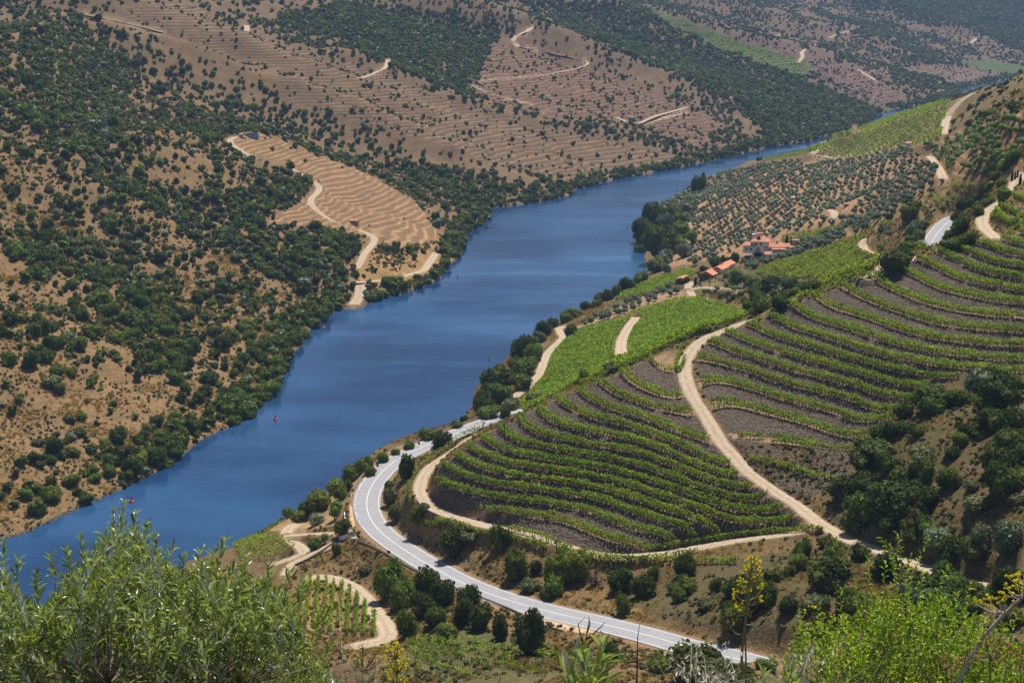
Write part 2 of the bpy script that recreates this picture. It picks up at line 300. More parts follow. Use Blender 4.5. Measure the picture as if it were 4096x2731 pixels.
def tps(P,lam):
    Sx=50.;q=P[:,:2]/Sx;n=len(P)
    r2=((q[:,None]-q[None])**2).sum(2);K=.5*r2*np.log(r2+1e-12);K[np.arange(n),np.arange(n)]+=lam
    A=np.zeros((n+3,n+3));A[:n,:n]=K;A[:n,n]=1;A[:n,n+1:]=q;A[n:,:n]=A[:n,n:].T
    w=np.linalg.solve(A,np.append(P[:,2],[0,0,0]))
    def f(x,y):
        x=np.asarray(x).ravel()/Sx;y=np.asarray(y).ravel()/Sx;o=np.empty(len(x))
        for i in range(0,len(x),20000):
            r=(x[i:i+20000,None]-q[:,0])**2+(y[i:i+20000,None]-q[:,1])**2
            o[i:i+20000]=(.5*r*np.log(r+1e-12))@w[:n]+w[n]+w[n+1]*x[i:i+20000]+w[n+2]*y[i:i+20000]
        return o
    return f
phif=tps(fp,.03)
ML=[(1690,1950),(1720,1900),(1850,1800),(1990,1712),(2085,1668),(2120,1650),(2240,1590),(2380,1535),(2530,1467),(2640,1415),(2715,1390),(2700,1450),(2715,1530),(2755,1610),(2800,1680),(2850,1745),(2890,1810),(2950,1880),(3030,1950),(3130,2010),(3220,2085),(3100,2120),(2952,2145),(2815,2168),(2660,2200),(2451,2215),(2279,2178),(2148,2130),(1993,2095),(1856,2062),(1765,2030),(1715,2000)]
MR=[(2790,1480),(2785,1420),(2820,1370),(2890,1335),(2960,1310),(3040,1285),(3080,1255),(3170,1215),(3280,1180),(3400,1130),(3530,1085),(3650,1040),(3720,1020),(3860,985),(3960,960),(4096,930),(4330,900),(4330,1560),(4095,1505),(3886,1495),(3700,1560),(3660,1600),(3560,1690),(3440,1790),(3400,1815),(3230,1800),(3100,1780),(2930,1745),(2880,1680),(2830,1600),(2790,1530)]
U0,V0=proj(X,Y,Z0)
box=(X>-45)&(X<190)&(Y>285)&(Y<440)
TM=np.zeros(X.shape,bool); TM[box]=inpoly(U0[box],V0[box],ML)|inpoly(U0[box],V0[box],MR)
PH=np.zeros(X.shape); PH[TM]=phif(X[TM],Y[TM])
# rise of the ground per terrace, from the gradients
bi=np.where(box.any(1))[0]; bj=np.where(box.any(0))[0]; sl_=(slice(bi[0],bi[-1]+1),slice(bj[0],bj[-1]+1))
Pb=phif(X[sl_],Y[sl_]).reshape(X[sl_].shape)
def grads(G):
    dr=np.gradient(G,axis=0)/np.gradient(Y[sl_],axis=0); dx=np.gradient(G,axis=1)/np.gradient(X[sl_],axis=1)
    return dx,dr-dx*A2D[sl_]
gx,gy=grads(Z0[sl_]);px_,py_=grads(Pb)
DZ=np.clip((gx*px_+gy*py_)/(px_**2+py_**2+1e-6),.8,3.2)
FB=.30
ff=Pb-np.floor(Pb)
Tp=np.where(ff<FB,ff*.12,.0552+(np.clip((ff-FB)/(1-FB),0,1))*(1-.0552))
soft=TM[sl_].astype(float)
for _ in range(2): soft=(soft+np.roll(soft,1,0)+np.roll(soft,-1,0)+np.roll(soft,1,1)+np.roll(soft,-1,1))/5
Z[sl_]+=(Tp-ff)*DZ*soft
BEN=np.zeros(X.shape); RIS=np.zeros(X.shape)
BEN[sl_]=soft*(ff<FB); RIS[sl_]=soft*(ff>=FB)
# ---------------------------------------------------------------- beds of road and tracks pressed into the ground
def flatten(P,hw,blend,dz=-.12):
    lo=P[:,:2].min(0)-hw-blend;hi=P[:,:2].max(0)+hw+blend
    m=(X>lo[0])&(X<hi[0])&(Y>lo[1])&(Y<hi[1]); idx=np.where(m.ravel())[0]
    Q=P if len(P)<220 else P[np.linspace(0,len(P)-1,220).astype(int)]
    d,i,t=seg_dist(X.ravel()[idx],Y.ravel()[idx],Q[:,:2])
    k=d<hw+blend; idx=idx[k];d=d[k];zt=Q[i[k],2]*(1-t[k])+Q[i[k]+1,2]*t[k]+dz
    w=np.clip((d-hw)/blend,0,1);w=w*w*(3-2*w)
    zf=Z.ravel(); zf[idx]=zf[idx]*w+zt*(1-w)
    return idx,d
def zsm(P,n=5):
    z=P[:,2].copy()
    for _ in range(n): z[1:-1]=(z[:-2]+z[1:-1]*2+z[2:])/4
    P[:,2]=z; return P
def pzline(L,step=2.): return zsm(smooth_line([(*map(float,pz(u,v,z)),z) for u,v,z in L],step))
def c8(L): return [(1300+a*.4464,2150+b*.4464) for a,b in L]
road=pzline([(3400,2745,48)]+ROAD,1.5); uroad=pzline(UROAD,1.5)
TR={}   # name -> (line, half width)
TR['t1']=(pzline(T1),1.75);TR['t2']=(pzline(T2),1.9);TR['t6']=(pzline(T6),2.0)
TPX={'riverside':([(2052,1590),(2124,1543),(2171,1471),(2177,1430),(2207,1394),(2261,1346),(2225,1317),(2267,1305)],2.0),
'vineyard_strip':([(2493,1432),(2481,1382),(2499,1329),(2546,1269)],2.4),
'bank_patch':([(2023,1543),(2046,1483),(2070,1442),(2106,1403)],1.9),
't5':([(3480,1112),(3530,1076),(3550,1042),(3537,1025),(3503,1015),(3462,1005),(3449,988),(3459,964),(3490,942)],2.3),
't10':([(1240,2310),(1300,2306),(1345,2316),(1389,2333),(1434,2364),(1469,2400),(1492,2435),(1523,2471),(1545,2507),(1555,2540),(1520,2562),(1480,2572),(1410,2590)],2.2),
't11':([(1190,2093),(1149,2116),(1143,2140),(1179,2170),(1222,2194),(1190,2218),(1101,2253)],1.8),'t11b':([(1150,2140),(1220,2135),(1290,2131),(1339,2131)],1.5),'t11c':([(1339,2170),(1250,2218),(1161,2265),(1140,2300)],1.4),
'spur':([(951,548),(920,554),(919,568),(951,592),(995,622),(1043,643),(1138,656),(1189,684),(1240,721),(1278,745),(1274,769),(1240,796),(1247,823),(1291,861),(1342,888),(1410,915),(1461,929),(1502,952),(1492,976),(1458,1010),(1445,1043),(1427,1073)],2.2),
'shorepath':([(1405,1129),(1505,1126),(1606,1105),(1695,1085),(1713,1055),(1745,1010)],2.4),'shoredrop':([(1439,1138),(1445,1174),(1415,1218)],3.2),
'drive':([(2779,1190),(2758,1164),(2748,1147),(2769,1127)],2.0),'drive2':([(2765,1157),(2806,1147),(2840,1152),(2884,1154),(2918,1149),(2969,1169),(3017,1184)],2.1),
'strip3':([(2822,1192),(2838,1205),(2900,1218),(2950,1235),(2990,1249)],1.4),
'far_white':([(3249,614),(3268,600),(3291,573),(3327,555),(3369,537),(3404,531)],3.6),'far_white2':([(3249,616),(3291,625),(3351,637),(3398,643)],2.0),
'far_edge':([(3773,536),(3785,476),(3809,440),(3845,402),(3892,373)],2.6),
'olive_path':([(3170,785),(3200,800),(3219,815),(3250,822),(3300,832),(3335,845),(3340,858),(3325,872)],2.0),'olive_path2':([(3315,722),(3305,708),(3300,700),(3318,686)],3.),'olive_path3':([(3360,880),(3410,878),(3448,888)],1.6),
'terr_path':([(3720,625),(3745,660),(3765,690),(3775,715)],2.2),
'h1':([(2201,77),(2130,113),(2064,143),(2049,161),(2073,187)],3),'h2':([(2073,187),(2183,208),(2279,226),(2374,253),(2279,283),(2124,307),(1898,326)],1.6),'h3':([(1874,342),(1921,357),(2023,393),(2124,416)],2.2),'h4':([(1552,240),(1546,268),(1511,289),(1439,313)],2.2),'h5':([(2750,429),(2600,470),(2546,503),(2469,472)],2.4),'h6':([(2749,449),(2570,497)],1.8),
'h7':([(3259,184),(3202,208),(3214,226),(3190,250)],3),'h8':([(3101,150),(3120,140)],3),'h9':([(3315,153),(3360,134),(3428,118)],3),'h10':([(3872,180),(3904,156)],3.5),'h11':([(3434,280),(3511,327)],2.6),'h12':([(655,130),(536,100),(417,73),(290,50)],2),'h13':([(984,102),(988,125)],3)}
for k,(L,hw) in TPX.items():
    P=pxline(L,Z0,2. if k[0]!='h' else 4.); 
    if len(P)>2: TR[k]=(zsm(P,8),hw)
ROADM=np.zeros(X.size); 
for k,(P,hw) in TR.items(): flatten(P,hw+.35,2.2 if hw<2.6 else 4)
idx,d=flatten(road,4.7,5.)
idx,d=flatten(uroad,4.6,5.)
# ---------------------------------------------------------------- helpers for objects and materials
COL=S.collection
def tag(o,label=None,cat=None,group=None,kind=None):
    if label: o['label']=label
    if cat: o['category']=cat
    if group: o['group']=group
    if kind: o['kind']=kind
    return o
def link(name,me,parent=None,loc=None,rot=None,scl=None):
    o=bpy.data.objects.new(name,me); COL.objects.link(o)
    if parent is not None: o.parent=parent
    if loc is not None: o.location=loc
    if rot is not None: o.rotation_euler=rot if not isinstance(rot,(int,float)) else (0,0,rot)
    if scl is not None: o.scale=scl if not isinstance(scl,(int,float)) else (scl,)*3
    return o
def empty(name,loc,rz=0.): 
    o=link(name,None,None,loc,rz); o.empty_display_size=.3; return o
def mesh(name,v,f,mats=(),mi=None,smooth=False):
    me=bpy.data.meshes.new(name); me.from_pydata([tuple(map(float,p)) for p in v],[],f)
    for m in mats: me.materials.append(m)
    if mi is not None: me.polygons.foreach_set('material_index',np.asarray(mi,np.int32))
    if smooth: me.polygons.foreach_set('use_smooth',np.ones(len(me.polygons),bool))
    me.update(); return me
def fastmesh(name,V,Fq,mats=(),smooth=False):
    """V (n,3), Fq (m,k) all faces with k corners"""
    V=np.asarray(V,np.float32);Fq=np.asarray(Fq,np.int32);m,k=Fq.shape
    me=bpy.data.meshes.new(name); me.vertices.add(len(V)); me.vertices.foreach_set('co',V.ravel())
    me.loops.add(m*k); me.loops.foreach_set('vertex_index',Fq.ravel()); me.polygons.add(m)
    me.polygons.foreach_set('loop_start',np.arange(0,m*k,k,dtype=np.int32)); me.polygons.foreach_set('loop_total',np.full(m,k,np.int32))
    if smooth: me.polygons.foreach_set('use_smooth',np.ones(m,bool))
    for mm in mats: me.materials.append(mm)
    me.update(calc_edges=True); return me
class MB:
    """collects boxes, tubes and prisms with one material index each"""
    def __init__(s): s.v=[];s.f=[];s.m=[]
    def add(s,v,f,m=0):
        b=len(s.v); s.v+=[tuple(p) for p in v]; s.f+=[tuple(b+i for i in q) for q in f]; s.m+=[m]*len(f); return s
    def box(s,c,d,rz=0.,m=0):
        x,y,z=d[0]/2,d[1]/2,d[2]/2; ca,sa=math.cos(rz),math.sin(rz)
        v=[(c[0]+a*x*ca-b*y*sa,c[1]+a*x*sa+b*y*ca,c[2]+e*z) for a in(-1,1) for b in(-1,1) for e in(-1,1)]
        return s.add(v,[(0,1,3,2),(4,6,7,5),(0,4,5,1),(2,3,7,6),(0,2,6,4),(1,5,7,3)],m)
    def tube(s,P,r,n=6,m=0):
        P=[Vector(p) for p in P]; R=r if hasattr(r,'__len__') else [r]*len(P); V=[];Fa=[]
        for i,p in enumerate(P):
            d=(P[min(i+1,len(P)-1)]-P[max(i-1,0)]).normalized(); a=d.orthogonal().normalized(); 
            if abs(d.z)<.9: a=d.cross(Vector((0,0,1))).normalized()
            else: a=d.cross(Vector((0,1,0))).normalized()
            b=d.cross(a)
            for k in range(n): t=2*math.pi*k/n; V.append(p+(a*math.cos(t)+b*math.sin(t))*R[i])
        for i in range(len(P)-1):
            for k in range(n): Fa.append((i*n+k,i*n+(k+1)%n,(i+1)*n+(k+1)%n,(i+1)*n+k))
        Fa.append(tuple(range(n))[::-1]); Fa.append(tuple(range((len(P)-1)*n,len(P)*n)))
        return s.add(V,Fa,m)
    def lathe(s,prof,n=12,c=(0,0,0),m=0):
        V=[(c[0]+r*math.cos(2*math.pi*k/n),c[1]+r*math.sin(2*math.pi*k/n),c[2]+z) for r,z in prof for k in range(n)]
        Fa=[(i*n+k,i*n+(k+1)%n,(i+1)*n+(k+1)%n,(i+1)*n+k) for i in range(len(prof)-1) for k in range(n)]
        Fa.append(tuple(range(n))[::-1]); Fa.append(tuple(range((len(prof)-1)*n,len(prof)*n)))
        return s.add(V,Fa,m)
    def prism(s,poly,z0,z1,m=0):
        n=len(poly); V=[(x,y,z0) for x,y in poly]+[(x,y,z1) for x,y in poly]
        return s.add(V,[tuple(range(n))[::-1],tuple(range(n,2*n))]+[(i,(i+1)%n,n+(i+1)%n,n+i) for i in range(n)],m)
    def build(s,name,mats,parent=None,loc=None,rz=None,smooth=False):
        return link(name,mesh(name,s.v,s.f,mats if isinstance(mats,(list,tuple)) else [mats],s.m,smooth),parent,loc,rz)
def newmat(name):
    m=bpy.data.materials.new(name); m.use_nodes=True; n=m.node_tree; n.nodes.clear()
    return m,n,n.nodes.new('ShaderNodeOutputMaterial')
def N(n,t,**k):
    x=n.nodes.new(t)
    for a,b in k.items(): setattr(x,a,b)
    return x
def noise(n,vec,scale,detail=4,rough=.6):
    t=N(n,'ShaderNodeTexNoise'); t.inputs['Scale'].default_value=scale; t.inputs['Detail'].default_value=detail; t.inputs['Roughness'].default_value=rough
    if vec is not None: n.links.new(vec,t.inputs['Vector'])
    return t.outputs['Fac']
def ramp(n,fac,stops):
    r=N(n,'ShaderNodeValToRGB'); e=r.color_ramp.elements
    while len(e)<len(stops): e.new(.5)
    for q,(p,c) in zip(e,stops): q.position=p; q.color=(*c,1) if len(c)==3 else c
    n.links.new(fac,r.inputs[0]); return r.outputs[0]
def mixc(n,fac,a,b,mode='MIX'):
    x=N(n,'ShaderNodeMix',data_type='RGBA',blend_type=mode)
    for s,val in ((0,fac),(6,a),(7,b)):
        if hasattr(val,'is_output') or hasattr(val,'links'): n.links.new(val,x.inputs[s])
        elif isinstance(val,(int,float)): x.inputs[s].default_value=val
        else: x.inputs[s].default_value=(*val,1)
    return x.outputs[2]
def math_(n,op,a,b=None):
    x=N(n,'ShaderNodeMath',operation=op)
    for i,val in enumerate((a,b)):
        if val is None: continue
        if isinstance(val,(int,float)): x.inputs[i].default_value=val
        else: n.links.new(val,x.inputs[i])
    return x.outputs[0]
def bump(n,h,st,dist):
    b=N(n,'ShaderNodeBump'); b.inputs['Strength'].default_value=st; b.inputs['Distance'].default_value=dist; n.links.new(h,b.inputs['Height']); return b.outputs[0]
def pbr(name,c,rough=.8,var=.25,scale=3.,spec=.3,metal=0.,bmp=0.,coord='Object'):
    m,n,o=newmat(name); p=N(n,'ShaderNodeBsdfPrincipled'); tc=N(n,'ShaderNodeTexCoord')
    f=noise(n,tc.outputs[coord],scale,5)
    col=ramp(n,f,[(.3,tuple(x*(1-var) for x in c)),(.7,tuple(min(1,x*(1+var)) for x in c))])
    n.links.new(col,p.inputs['Base Color']); p.inputs['Roughness'].default_value=rough; p.inputs['Specular IOR Level'].default_value=spec; p.inputs['Metallic'].default_value=metal
    if bmp: n.links.new(bump(n,f,bmp,.05),p.inputs['Normal'])
    n.links.new(p.outputs[0],o.inputs[0]); return m
def leafmat(name,c,c2,trans=.35,rough=.5,spec=.3,objvar=.5,scale=1.2):
    """foliage: two greens by noise, random tone per object, light passing through"""
    m,n,o=newmat(name); tc=N(n,'ShaderNodeTexCoord'); oi=N(n,'ShaderNodeObjectInfo')
    g=N(n,'ShaderNodeNewGeometry')
    f=noise(n,tc.outputs['Object'],scale,3)
    f=math_(n,'ADD',f,math_(n,'MULTIPLY',math_(n,'SUBTRACT',g.outputs['Random Per Island'],.5),.5))
    col=ramp(n,f,[(.25,c),(.75,c2)])
    hv=N(n,'ShaderNodeHueSaturation'); n.links.new(col,hv.inputs['Color'])
    mr=N(n,'ShaderNodeMapRange'); n.links.new(oi.outputs['Random'],mr.inputs[0]); mr.inputs[3].default_value=1-objvar*.6; mr.inputs[4].default_value=1+objvar*.6
    n.links.new(mr.outputs[0],hv.inputs['Value'])
    mh=N(n,'ShaderNodeMapRange'); n.links.new(math_(n,'FRACT',math_(n,'MULTIPLY',oi.outputs['Random'],7.13)),mh.inputs[0]); mh.inputs[3].default_value=.5-.05*objvar; mh.inputs[4].default_value=.5+.035*objvar; n.links.new(mh.outputs[0],hv.inputs['Hue'])
    p=N(n,'ShaderNodeBsdfPrincipled'); n.links.new(hv.outputs[0],p.inputs['Base Color']); p.inputs['Roughness'].default_value=rough; p.inputs['Specular IOR Level'].default_value=spec
    t=N(n,'ShaderNodeBsdfTranslucent'); 
    tcx=mixc(n,1.,hv.outputs[0],(1.35,1.3,.45),'MULTIPLY'); n.links.new(tcx,t.inputs[0])
    mx=N(n,'ShaderNodeMixShader'); mx.inputs[0].default_value=trans; n.links.new(p.outputs[0],mx.inputs[1]); n.links.new(t.outputs[0],mx.inputs[2])
    n.links.new(mx.outputs[0],o.inputs[0]); return m
# ---------------------------------------------------------------- colours of the ground, cover of shrubs
U1,V1=proj(X,Y,Z); UV_in=(U1>-500)&(U1<4600)&(V1>-300)&(V1<3200)&(Y>100)
sel=np.where(UV_in.ravel())[0]; us=U1.ravel()[sel]+18*fbm(X.ravel()[sel]/18,Y.ravel()[sel]/18,31,3)*np.clip(6000/np.maximum(Y.ravel()[sel],80),4,30)/8; vs=V1.ravel()[sel]+10*fbm(X.ravel()[sel]/18,Y.ravel()[sel]/18,37,3)*np.clip(6000/np.maximum(Y.ravel()[sel],80),4,30)/8
lms=LM.ravel()[sel]; ys=Y.ravel()[sel]
def zone(poly,side=None,k=1.7415):
    P=np.array(poly,float)*k
    m=(us>P[:,0].min())&(us<P[:,0].max())&(vs>P[:,1].min())&(vs<P[:,1].max())
    i=np.where(m)[0]; i=i[inpoly(us[i],vs[i],P)]
    if side=='L': i=i[lms[i]]
    if side=='R': i=i[~lms[i]]
    return sel[i]
GC=np.zeros((X.size,3)); DEN=np.zeros(X.size); TER=np.zeros(X.size); GRS=np.zeros(X.size); SLT=np.zeros(X.size)
Yf=Y.ravel();Xf=X.ravel();LMf=LM.ravel()
GC[:]=(.19,.125,.055)
w=np.clip((Yf-500)/900,0,1)[:,None]; w2=np.clip((Yf-1300)/900,0,1)[:,None]
gl=np.array([.27,.165,.075])*(1-w)+np.array([.19,.12,.062])*w; gl=gl*(1-w2)+np.array([.165,.105,.065])*w2
GC[LMf]=gl[LMf]
GRS[:]=.5; GRS[LMf]=.52
DEN[LMf]=.36
for d,poly in [(.27,[(0,880),(380,1000),(700,740),(740,730),(700,790),(560,960),(190,1160),(0,1240)]),
 (.45,[(0,310),(330,470),(560,620),(740,720),(700,790),(560,760),(380,700),(240,620),(0,560)]),
 (.62,[(0,560),(250,560),(330,640),(420,720),(460,800),(400,870),(300,800),(190,690),(80,640)]),
 (.6,[(300,800),(400,870),(460,900),(560,900),(620,860),(600,950),(480,960),(360,900)]),
 (.8,[(0,112),(170,33),(330,110),(400,170),(300,200),(290,330),(230,380),(60,310),(0,300)]),
 (.5,[(330,120),(480,190),(620,220),(800,280),(1000,352),(1130,400),(1300,425),(1120,475),(1080,480),(990,470),(880,420),(700,350),(560,305),(280,330),(300,200)]),
 (.75,[(900,370),(1000,380),(1130,400),(1250,430),(1300,435),(1290,452),(1130,487),(1080,470),(980,440)]),
 (.8,[(200,400),(230,330),(330,325),(400,325),(520,325),(560,362),(690,392),(726,430),(690,460),(610,500),(640,512),(760,525),(830,550),(840,590),(810,610),(830,650),(800,700),(740,720),(680,665),(560,610),(420,530),(330,470)]),
 (.40,[(300,335),(520,328),(560,362),(640,400),(560,440),(380,430),(300,390)]),
 (.01,[(530,316),(600,306),(700,345),(840,398),(960,468),(1005,530),(985,560),(960,570),(870,562),(845,545),(700,520),(600,512),(690,462),(735,430),(690,388),(560,350)]),
 (.28,[(845,560),(900,565),(1000,560),(1050,530),(1065,560),(1040,610),(950,660),(840,690),(815,650),(830,600)]),
 (.55,[(985,478),(1010,530),(1060,540),(1120,500),(1080,480),(1000,470)]),
 (.10,[(180,35),(240,20),(420,0),(560,70),(700,110),(880,170),(1000,230),(1150,300),(1300,370),(1400,405),(1310,428),(1200,375),(1000,345),(800,270),(600,190),(400,110)]),
 (.09,[(640,230),(1000,335),(1300,425),(1310,428),(1400,405),(1600,372),(1500,345),(1300,300),(1080,240),(900,170),(740,150),(640,160)]),
 (.88,[(640,35),(800,10),(1000,25),(1150,50),(1140,105),(1085,195),(1070,212),(930,172),(760,85),(640,60)]),
 (.10,[(1130,100),(1190,85),(1350,140),(1500,200),(1680,260),(1600,345),(1470,290),(1200,260),(1085,215)]),
 (.22,[(1160,70),(1250,50),(1400,110),(1600,200),(1750,300),(1650,290),(1500,210),(1350,150)]),
 (.72,[(1190,0),(1460,8),(1560,72),(1700,128),(1860,188),(2040,262),(1960,290),(1820,335),(1680,362),(1600,370),(1740,320),(1760,300),(1600,200),(1400,108),(1250,40)]),
 (.35,[(1600,200),(1760,300),(1740,330),(1600,350),(1650,300),(1580,230)]),
 (.04,[(1470,12),(1560,40),(1640,70),(1700,92),(1870,150),(1850,180),(1990,235),(2060,250),(2030,258),(1880,192),(1700,128),(1560,70)]),
 (.10,[(1700,85),(1830,110),(1990,170),(2090,230),(2060,252),(1990,235),(1860,160)]),
 (.78,[(2050,30),(2352,150),(2352,-40),(1900,-40),(1960,20)]),(.60,[(1900,40),(2060,50),(2180,150),(2100,140),(1960,80)]),
 (.22,[(2080,60),(2352,150),(2352,120),(2200,60)]),(.05,[(1980,165),(2150,150),(2352,160),(2352,240),(2200,230),(2060,180)]),
 (.55,[(2040,160),(2160,180),(2230,215),(2200,215),(2060,195)]),(.5,[(1860,-30),(2000,20),(1700,10),(1460,-10)])]:
    DEN[zone(poly,'L')]=d
sh_=(DSH.ravel()<14)&LMf&(Yf>470); DEN[sh_]=np.maximum(DEN[sh_],.75)
DEN[zone([(800,700),(845,690),(830,650),(808,680)],'L')]=0.02
def paint(poly,c,side=None,den=None,grs=None,k=1.7415,slt=None):
    i=zone(poly,side,k); GC[i]=c
    if den is not None: DEN[i]=den
    if grs is not None: GRS[i]=grs
    if slt is not None: SLT[i]=slt
    return i
SPURP=[(530,316),(600,306),(700,345),(840,398),(960,468),(1005,530),(1000,560),(960,590),(870,562),(845,545),(700,520),(600,512),(690,462),(735,430),(690,388),(560,350)]
TER[paint(SPURP,(.30,.185,.095),'L',grs=.2)]=2.1
paint([(845,560),(960,565),(1050,530),(1065,560),(1040,610),(950,660),(840,690),(815,650)],(.36,.21,.085),'L')
L4P=[(640,230),(1000,338),(1300,425),(1400,405),(1600,372),(1500,345),(1300,300),(1080,240),(900,170),(700,110),(560,70),(430,0),(240,20),(500,130),(640,160)]
TER[paint(L4P,(.185,.12,.068),'L',None,.4)]=2.5
L6P=[(1130,100),(1190,85),(1350,150),(1500,212),(1660,265),(1740,330),(1600,360),(1470,300),(1200,265),(1085,215)]
TER[paint(L6P,(.175,.105,.065),'L',None,.35)]=2.4
L9P=[(1470,12),(1560,40),(1640,70),(1700,92),(1870,150),(1850,180),(1990,235),(2060,250),(2030,258),(1880,192),(1700,128),(1560,70)]
TER[paint(L9P,(.085,.105,.035),'L',.0,.7)]=2.9
TER[paint([(1700,85),(1830,110),(1990,170),(2090,230),(2060,250),(1990,235),(1850,180),(1870,150)],(.17,.10,.08),'L')]=2.3
TER[paint([(1980,165),(2150,150),(2352,160),(2352,240),(2200,230),(2060,180)],(.18,.12,.085),'L')]=2.5
paint([(2200,145),(2352,175),(2352,150),(2250,135)],(.085,.115,.04),'L',0)
# right bank
paint([(1555,505),(1600,450),(1720,400),(1870,370),(2000,365),(2130,360),(2190,420),(2150,480),(1990,540),(1800,570),(1700,590),(1600,600),(1520,620),(1500,560)],(.38,.225,.115),'R',0,.15)
VFAR=[(1868,362),(1880,340),(1925,302),(1995,277),(2095,250),(2205,203),(2180,235),(2165,300),(2160,330),(2085,336),(1990,365),(1935,365)]
paint(VFAR,(.33,.23,.11),'R',0,.3)
paint([(2195,215),(2352,150),(2352,260),(2280,300),(2200,335),(2165,320),(2175,250)],(.24,.165,.07),'R',.13,.55)
TERT=[(2130,335),(2200,300),(2300,270),(2352,255),(2352,420),(2300,430),(2200,420),(2150,370)]
TER[paint(TERT,(.34,.205,.10),'R',.0,.3)]=3.4
paint([(2100,480),(2352,410),(2352,560),(2200,600),(2050,620),(1990,560),(2020,520)],(.25,.17,.07),'R',.05,.55)
paint([(1170,920),(1250,800),(1400,700),(1560,645),(1620,640),(1730,600),(1900,560),(2030,580),(2050,600),(1830,720),(1400,890),(1180,960)],(.13,.115,.045),'R',0,.7)
paint([(1300,760),(1480,680),(1590,665),(1600,690),(1420,735),(1310,770)],(.38,.24,.13),'R',0,.2)
paint([(1590,660),(1640,690),(1760,740),(1840,700),(1830,650),(1740,640),(1640,640)],(.22,.165,.08),'R',.15,.6)
RTS=[(1900,1000),(2000,880),(2150,870),(2352,860),(2352,1568),(1700,1568),(1850,1500),(1900,1250),(1910,1100)]
paint(RTS,(.155,.10,.05),'R',.45,.75)
paint([(880,1120),(930,1150),(1000,1190),(1300,1270),(1500,1300),(1880,1240),(1900,1250),(1850,1490),(1600,1430),(1300,1370),(1080,1290),(950,1230)],(.24,.145,.06),'R',0,.6)
paint([(1500,1310),(1900,1250),(1960,1300),(1900,1480),(1640,1450),(1480,1400),(1400,1350)],(.14,.09,.05),'R',.12,.8)
paint([(660,1290),(800,1220),(880,1260),(1100,1380),(1300,1430),(1600,1490),(1700,1568),(600,1568)],(.22,.135,.06),'R',0,.55)
paint([(930,1480),(1050,1440),(1260,1470),(1420,1568),(900,1568)],(.16,.14,.06),'R',0,.9)
paint([(1680,1005),(1980,1035),(1930,1120),(1840,1145),(1760,1105)],(.16,.122,.088),'R',.10,.45,slt=.9)
paint([(690,1325),(760,1330),(830,1370),(865,1420),(860,1450),(700,1470)],(.33,.20,.09),'R',0,.5)
paint([(610,1210),(800,1110),(900,1030),(1170,950),(1180,930),(1000,1000),(880,1050),(800,1130),(780,1200),(660,1230)],(.40,.26,.12),'R',0,.2)
f=BEN.ravel()[:,None]; GC[:]=GC*(1-f)+np.array([.33,.205,.115])*f; GRS[:]=GRS*(1-f[:,0])+.35*f[:,0]
f=RIS.ravel()[:,None]; GC[:]=GC*(1-f)+np.array([.16,.122,.088])*f; SLT[:]=np.maximum(SLT,f[:,0]); GRS[:]=GRS*(1-f[:,0])+.22*f[:,0]
DEN[TM.ravel()]=0
rk=(DSH.ravel()<1.6)&LMf; GC[rk]=(.2,.16,.115); SLT[rk]=.8
# bare strips beside roads
for P,hw,c in [(road,5.4,(.34,.21,.10)),(uroad,5.4,(.34,.22,.11))]+[(P,hw+.3,(.36,.25,.15)) for P,hw in TR.values()]:
    lo=P[:,:2].min(0)-hw;hi=P[:,:2].max(0)+hw
    idx=np.where((Xf>lo[0])&(Xf<hi[0])&(Yf>lo[1])&(Yf<hi[1]))[0]
    d=seg_dist(Xf[idx],Yf[idx],P[::max(1,len(P)//150),:2])[0]; k=d<hw; GC[idx[k]]=GC[idx[k]]*.25+np.array(c)*.75; GRS[idx[k]]*=.3; DEN[idx[d<hw+2.5]]=0; SLT[idx[k]]=0
# ---- ground mesh
Vt=np.stack([X,Y,Z],-1).reshape(-1,3)
ii,jj=np.meshgrid(np.arange(NR-1),np.arange(NA-1),indexing='ij'); q=(ii*NA+jj).ravel()
Fq=np.stack([q,q+1,q+NA+1,q+NA],1)
mg,n,o=newmat('hill ground'); p=N(n,'ShaderNodeBsdfPrincipled'); geo=N(n,'ShaderNodeNewGeometry'); pos=geo.outputs['Position']
at_=lambda nm: N(n,'ShaderNodeAttribute',attribute_name=nm)
gc=at_('gcol').outputs['Color']; ga=N(n,'ShaderNodeSeparateColor'); n.links.new(at_('gaux').outputs['Color'],ga.inputs[0])
ter,grs,slt=ga.outputs[0],ga.outputs[1],ga.outputs[2]
n1=noise(n,pos,.09,6,.65); n2=noise(n,pos,.75,4,.7); n3=noise(n,pos,2.6,3,.7)
v=math_(n,'ADD',math_(n,'MULTIPLY',n1,.8),math_(n,'ADD',math_(n,'MULTIPLY',n2,.9),math_(n,'MULTIPLY',n3,.6)))
vv=N(n,'ShaderNodeMapRange'); n.links.new(v,vv.inputs[0]); vv.inputs[1].default_value=.75; vv.inputs[2].default_value=1.55; vv.inputs[3].default_value=.42; vv.inputs[4].default_value=1.5
c=mixc(n,1.,gc,vv.outputs[0],'MULTIPLY')
# weeds and low scrub
wf=math_(n,'ADD',noise(n,pos,.35,5,.75),math_(n,'MULTIPLY',math_(n,'SUBTRACT',grs,.5),.42))
wr=N(n,'ShaderNodeMapRange'); n.links.new(wf,wr.inputs[0]); wr.inputs[1].default_value=.52; wr.inputs[2].default_value=.66
gcol=ramp(n,noise(n,pos,.5,3),[(.3,(.06,.07,.022)),(.7,(.15,.14,.05))])
c=mixc(n,math_(n,'MULTIPLY',wr.outputs[0],.7),c,gcol)
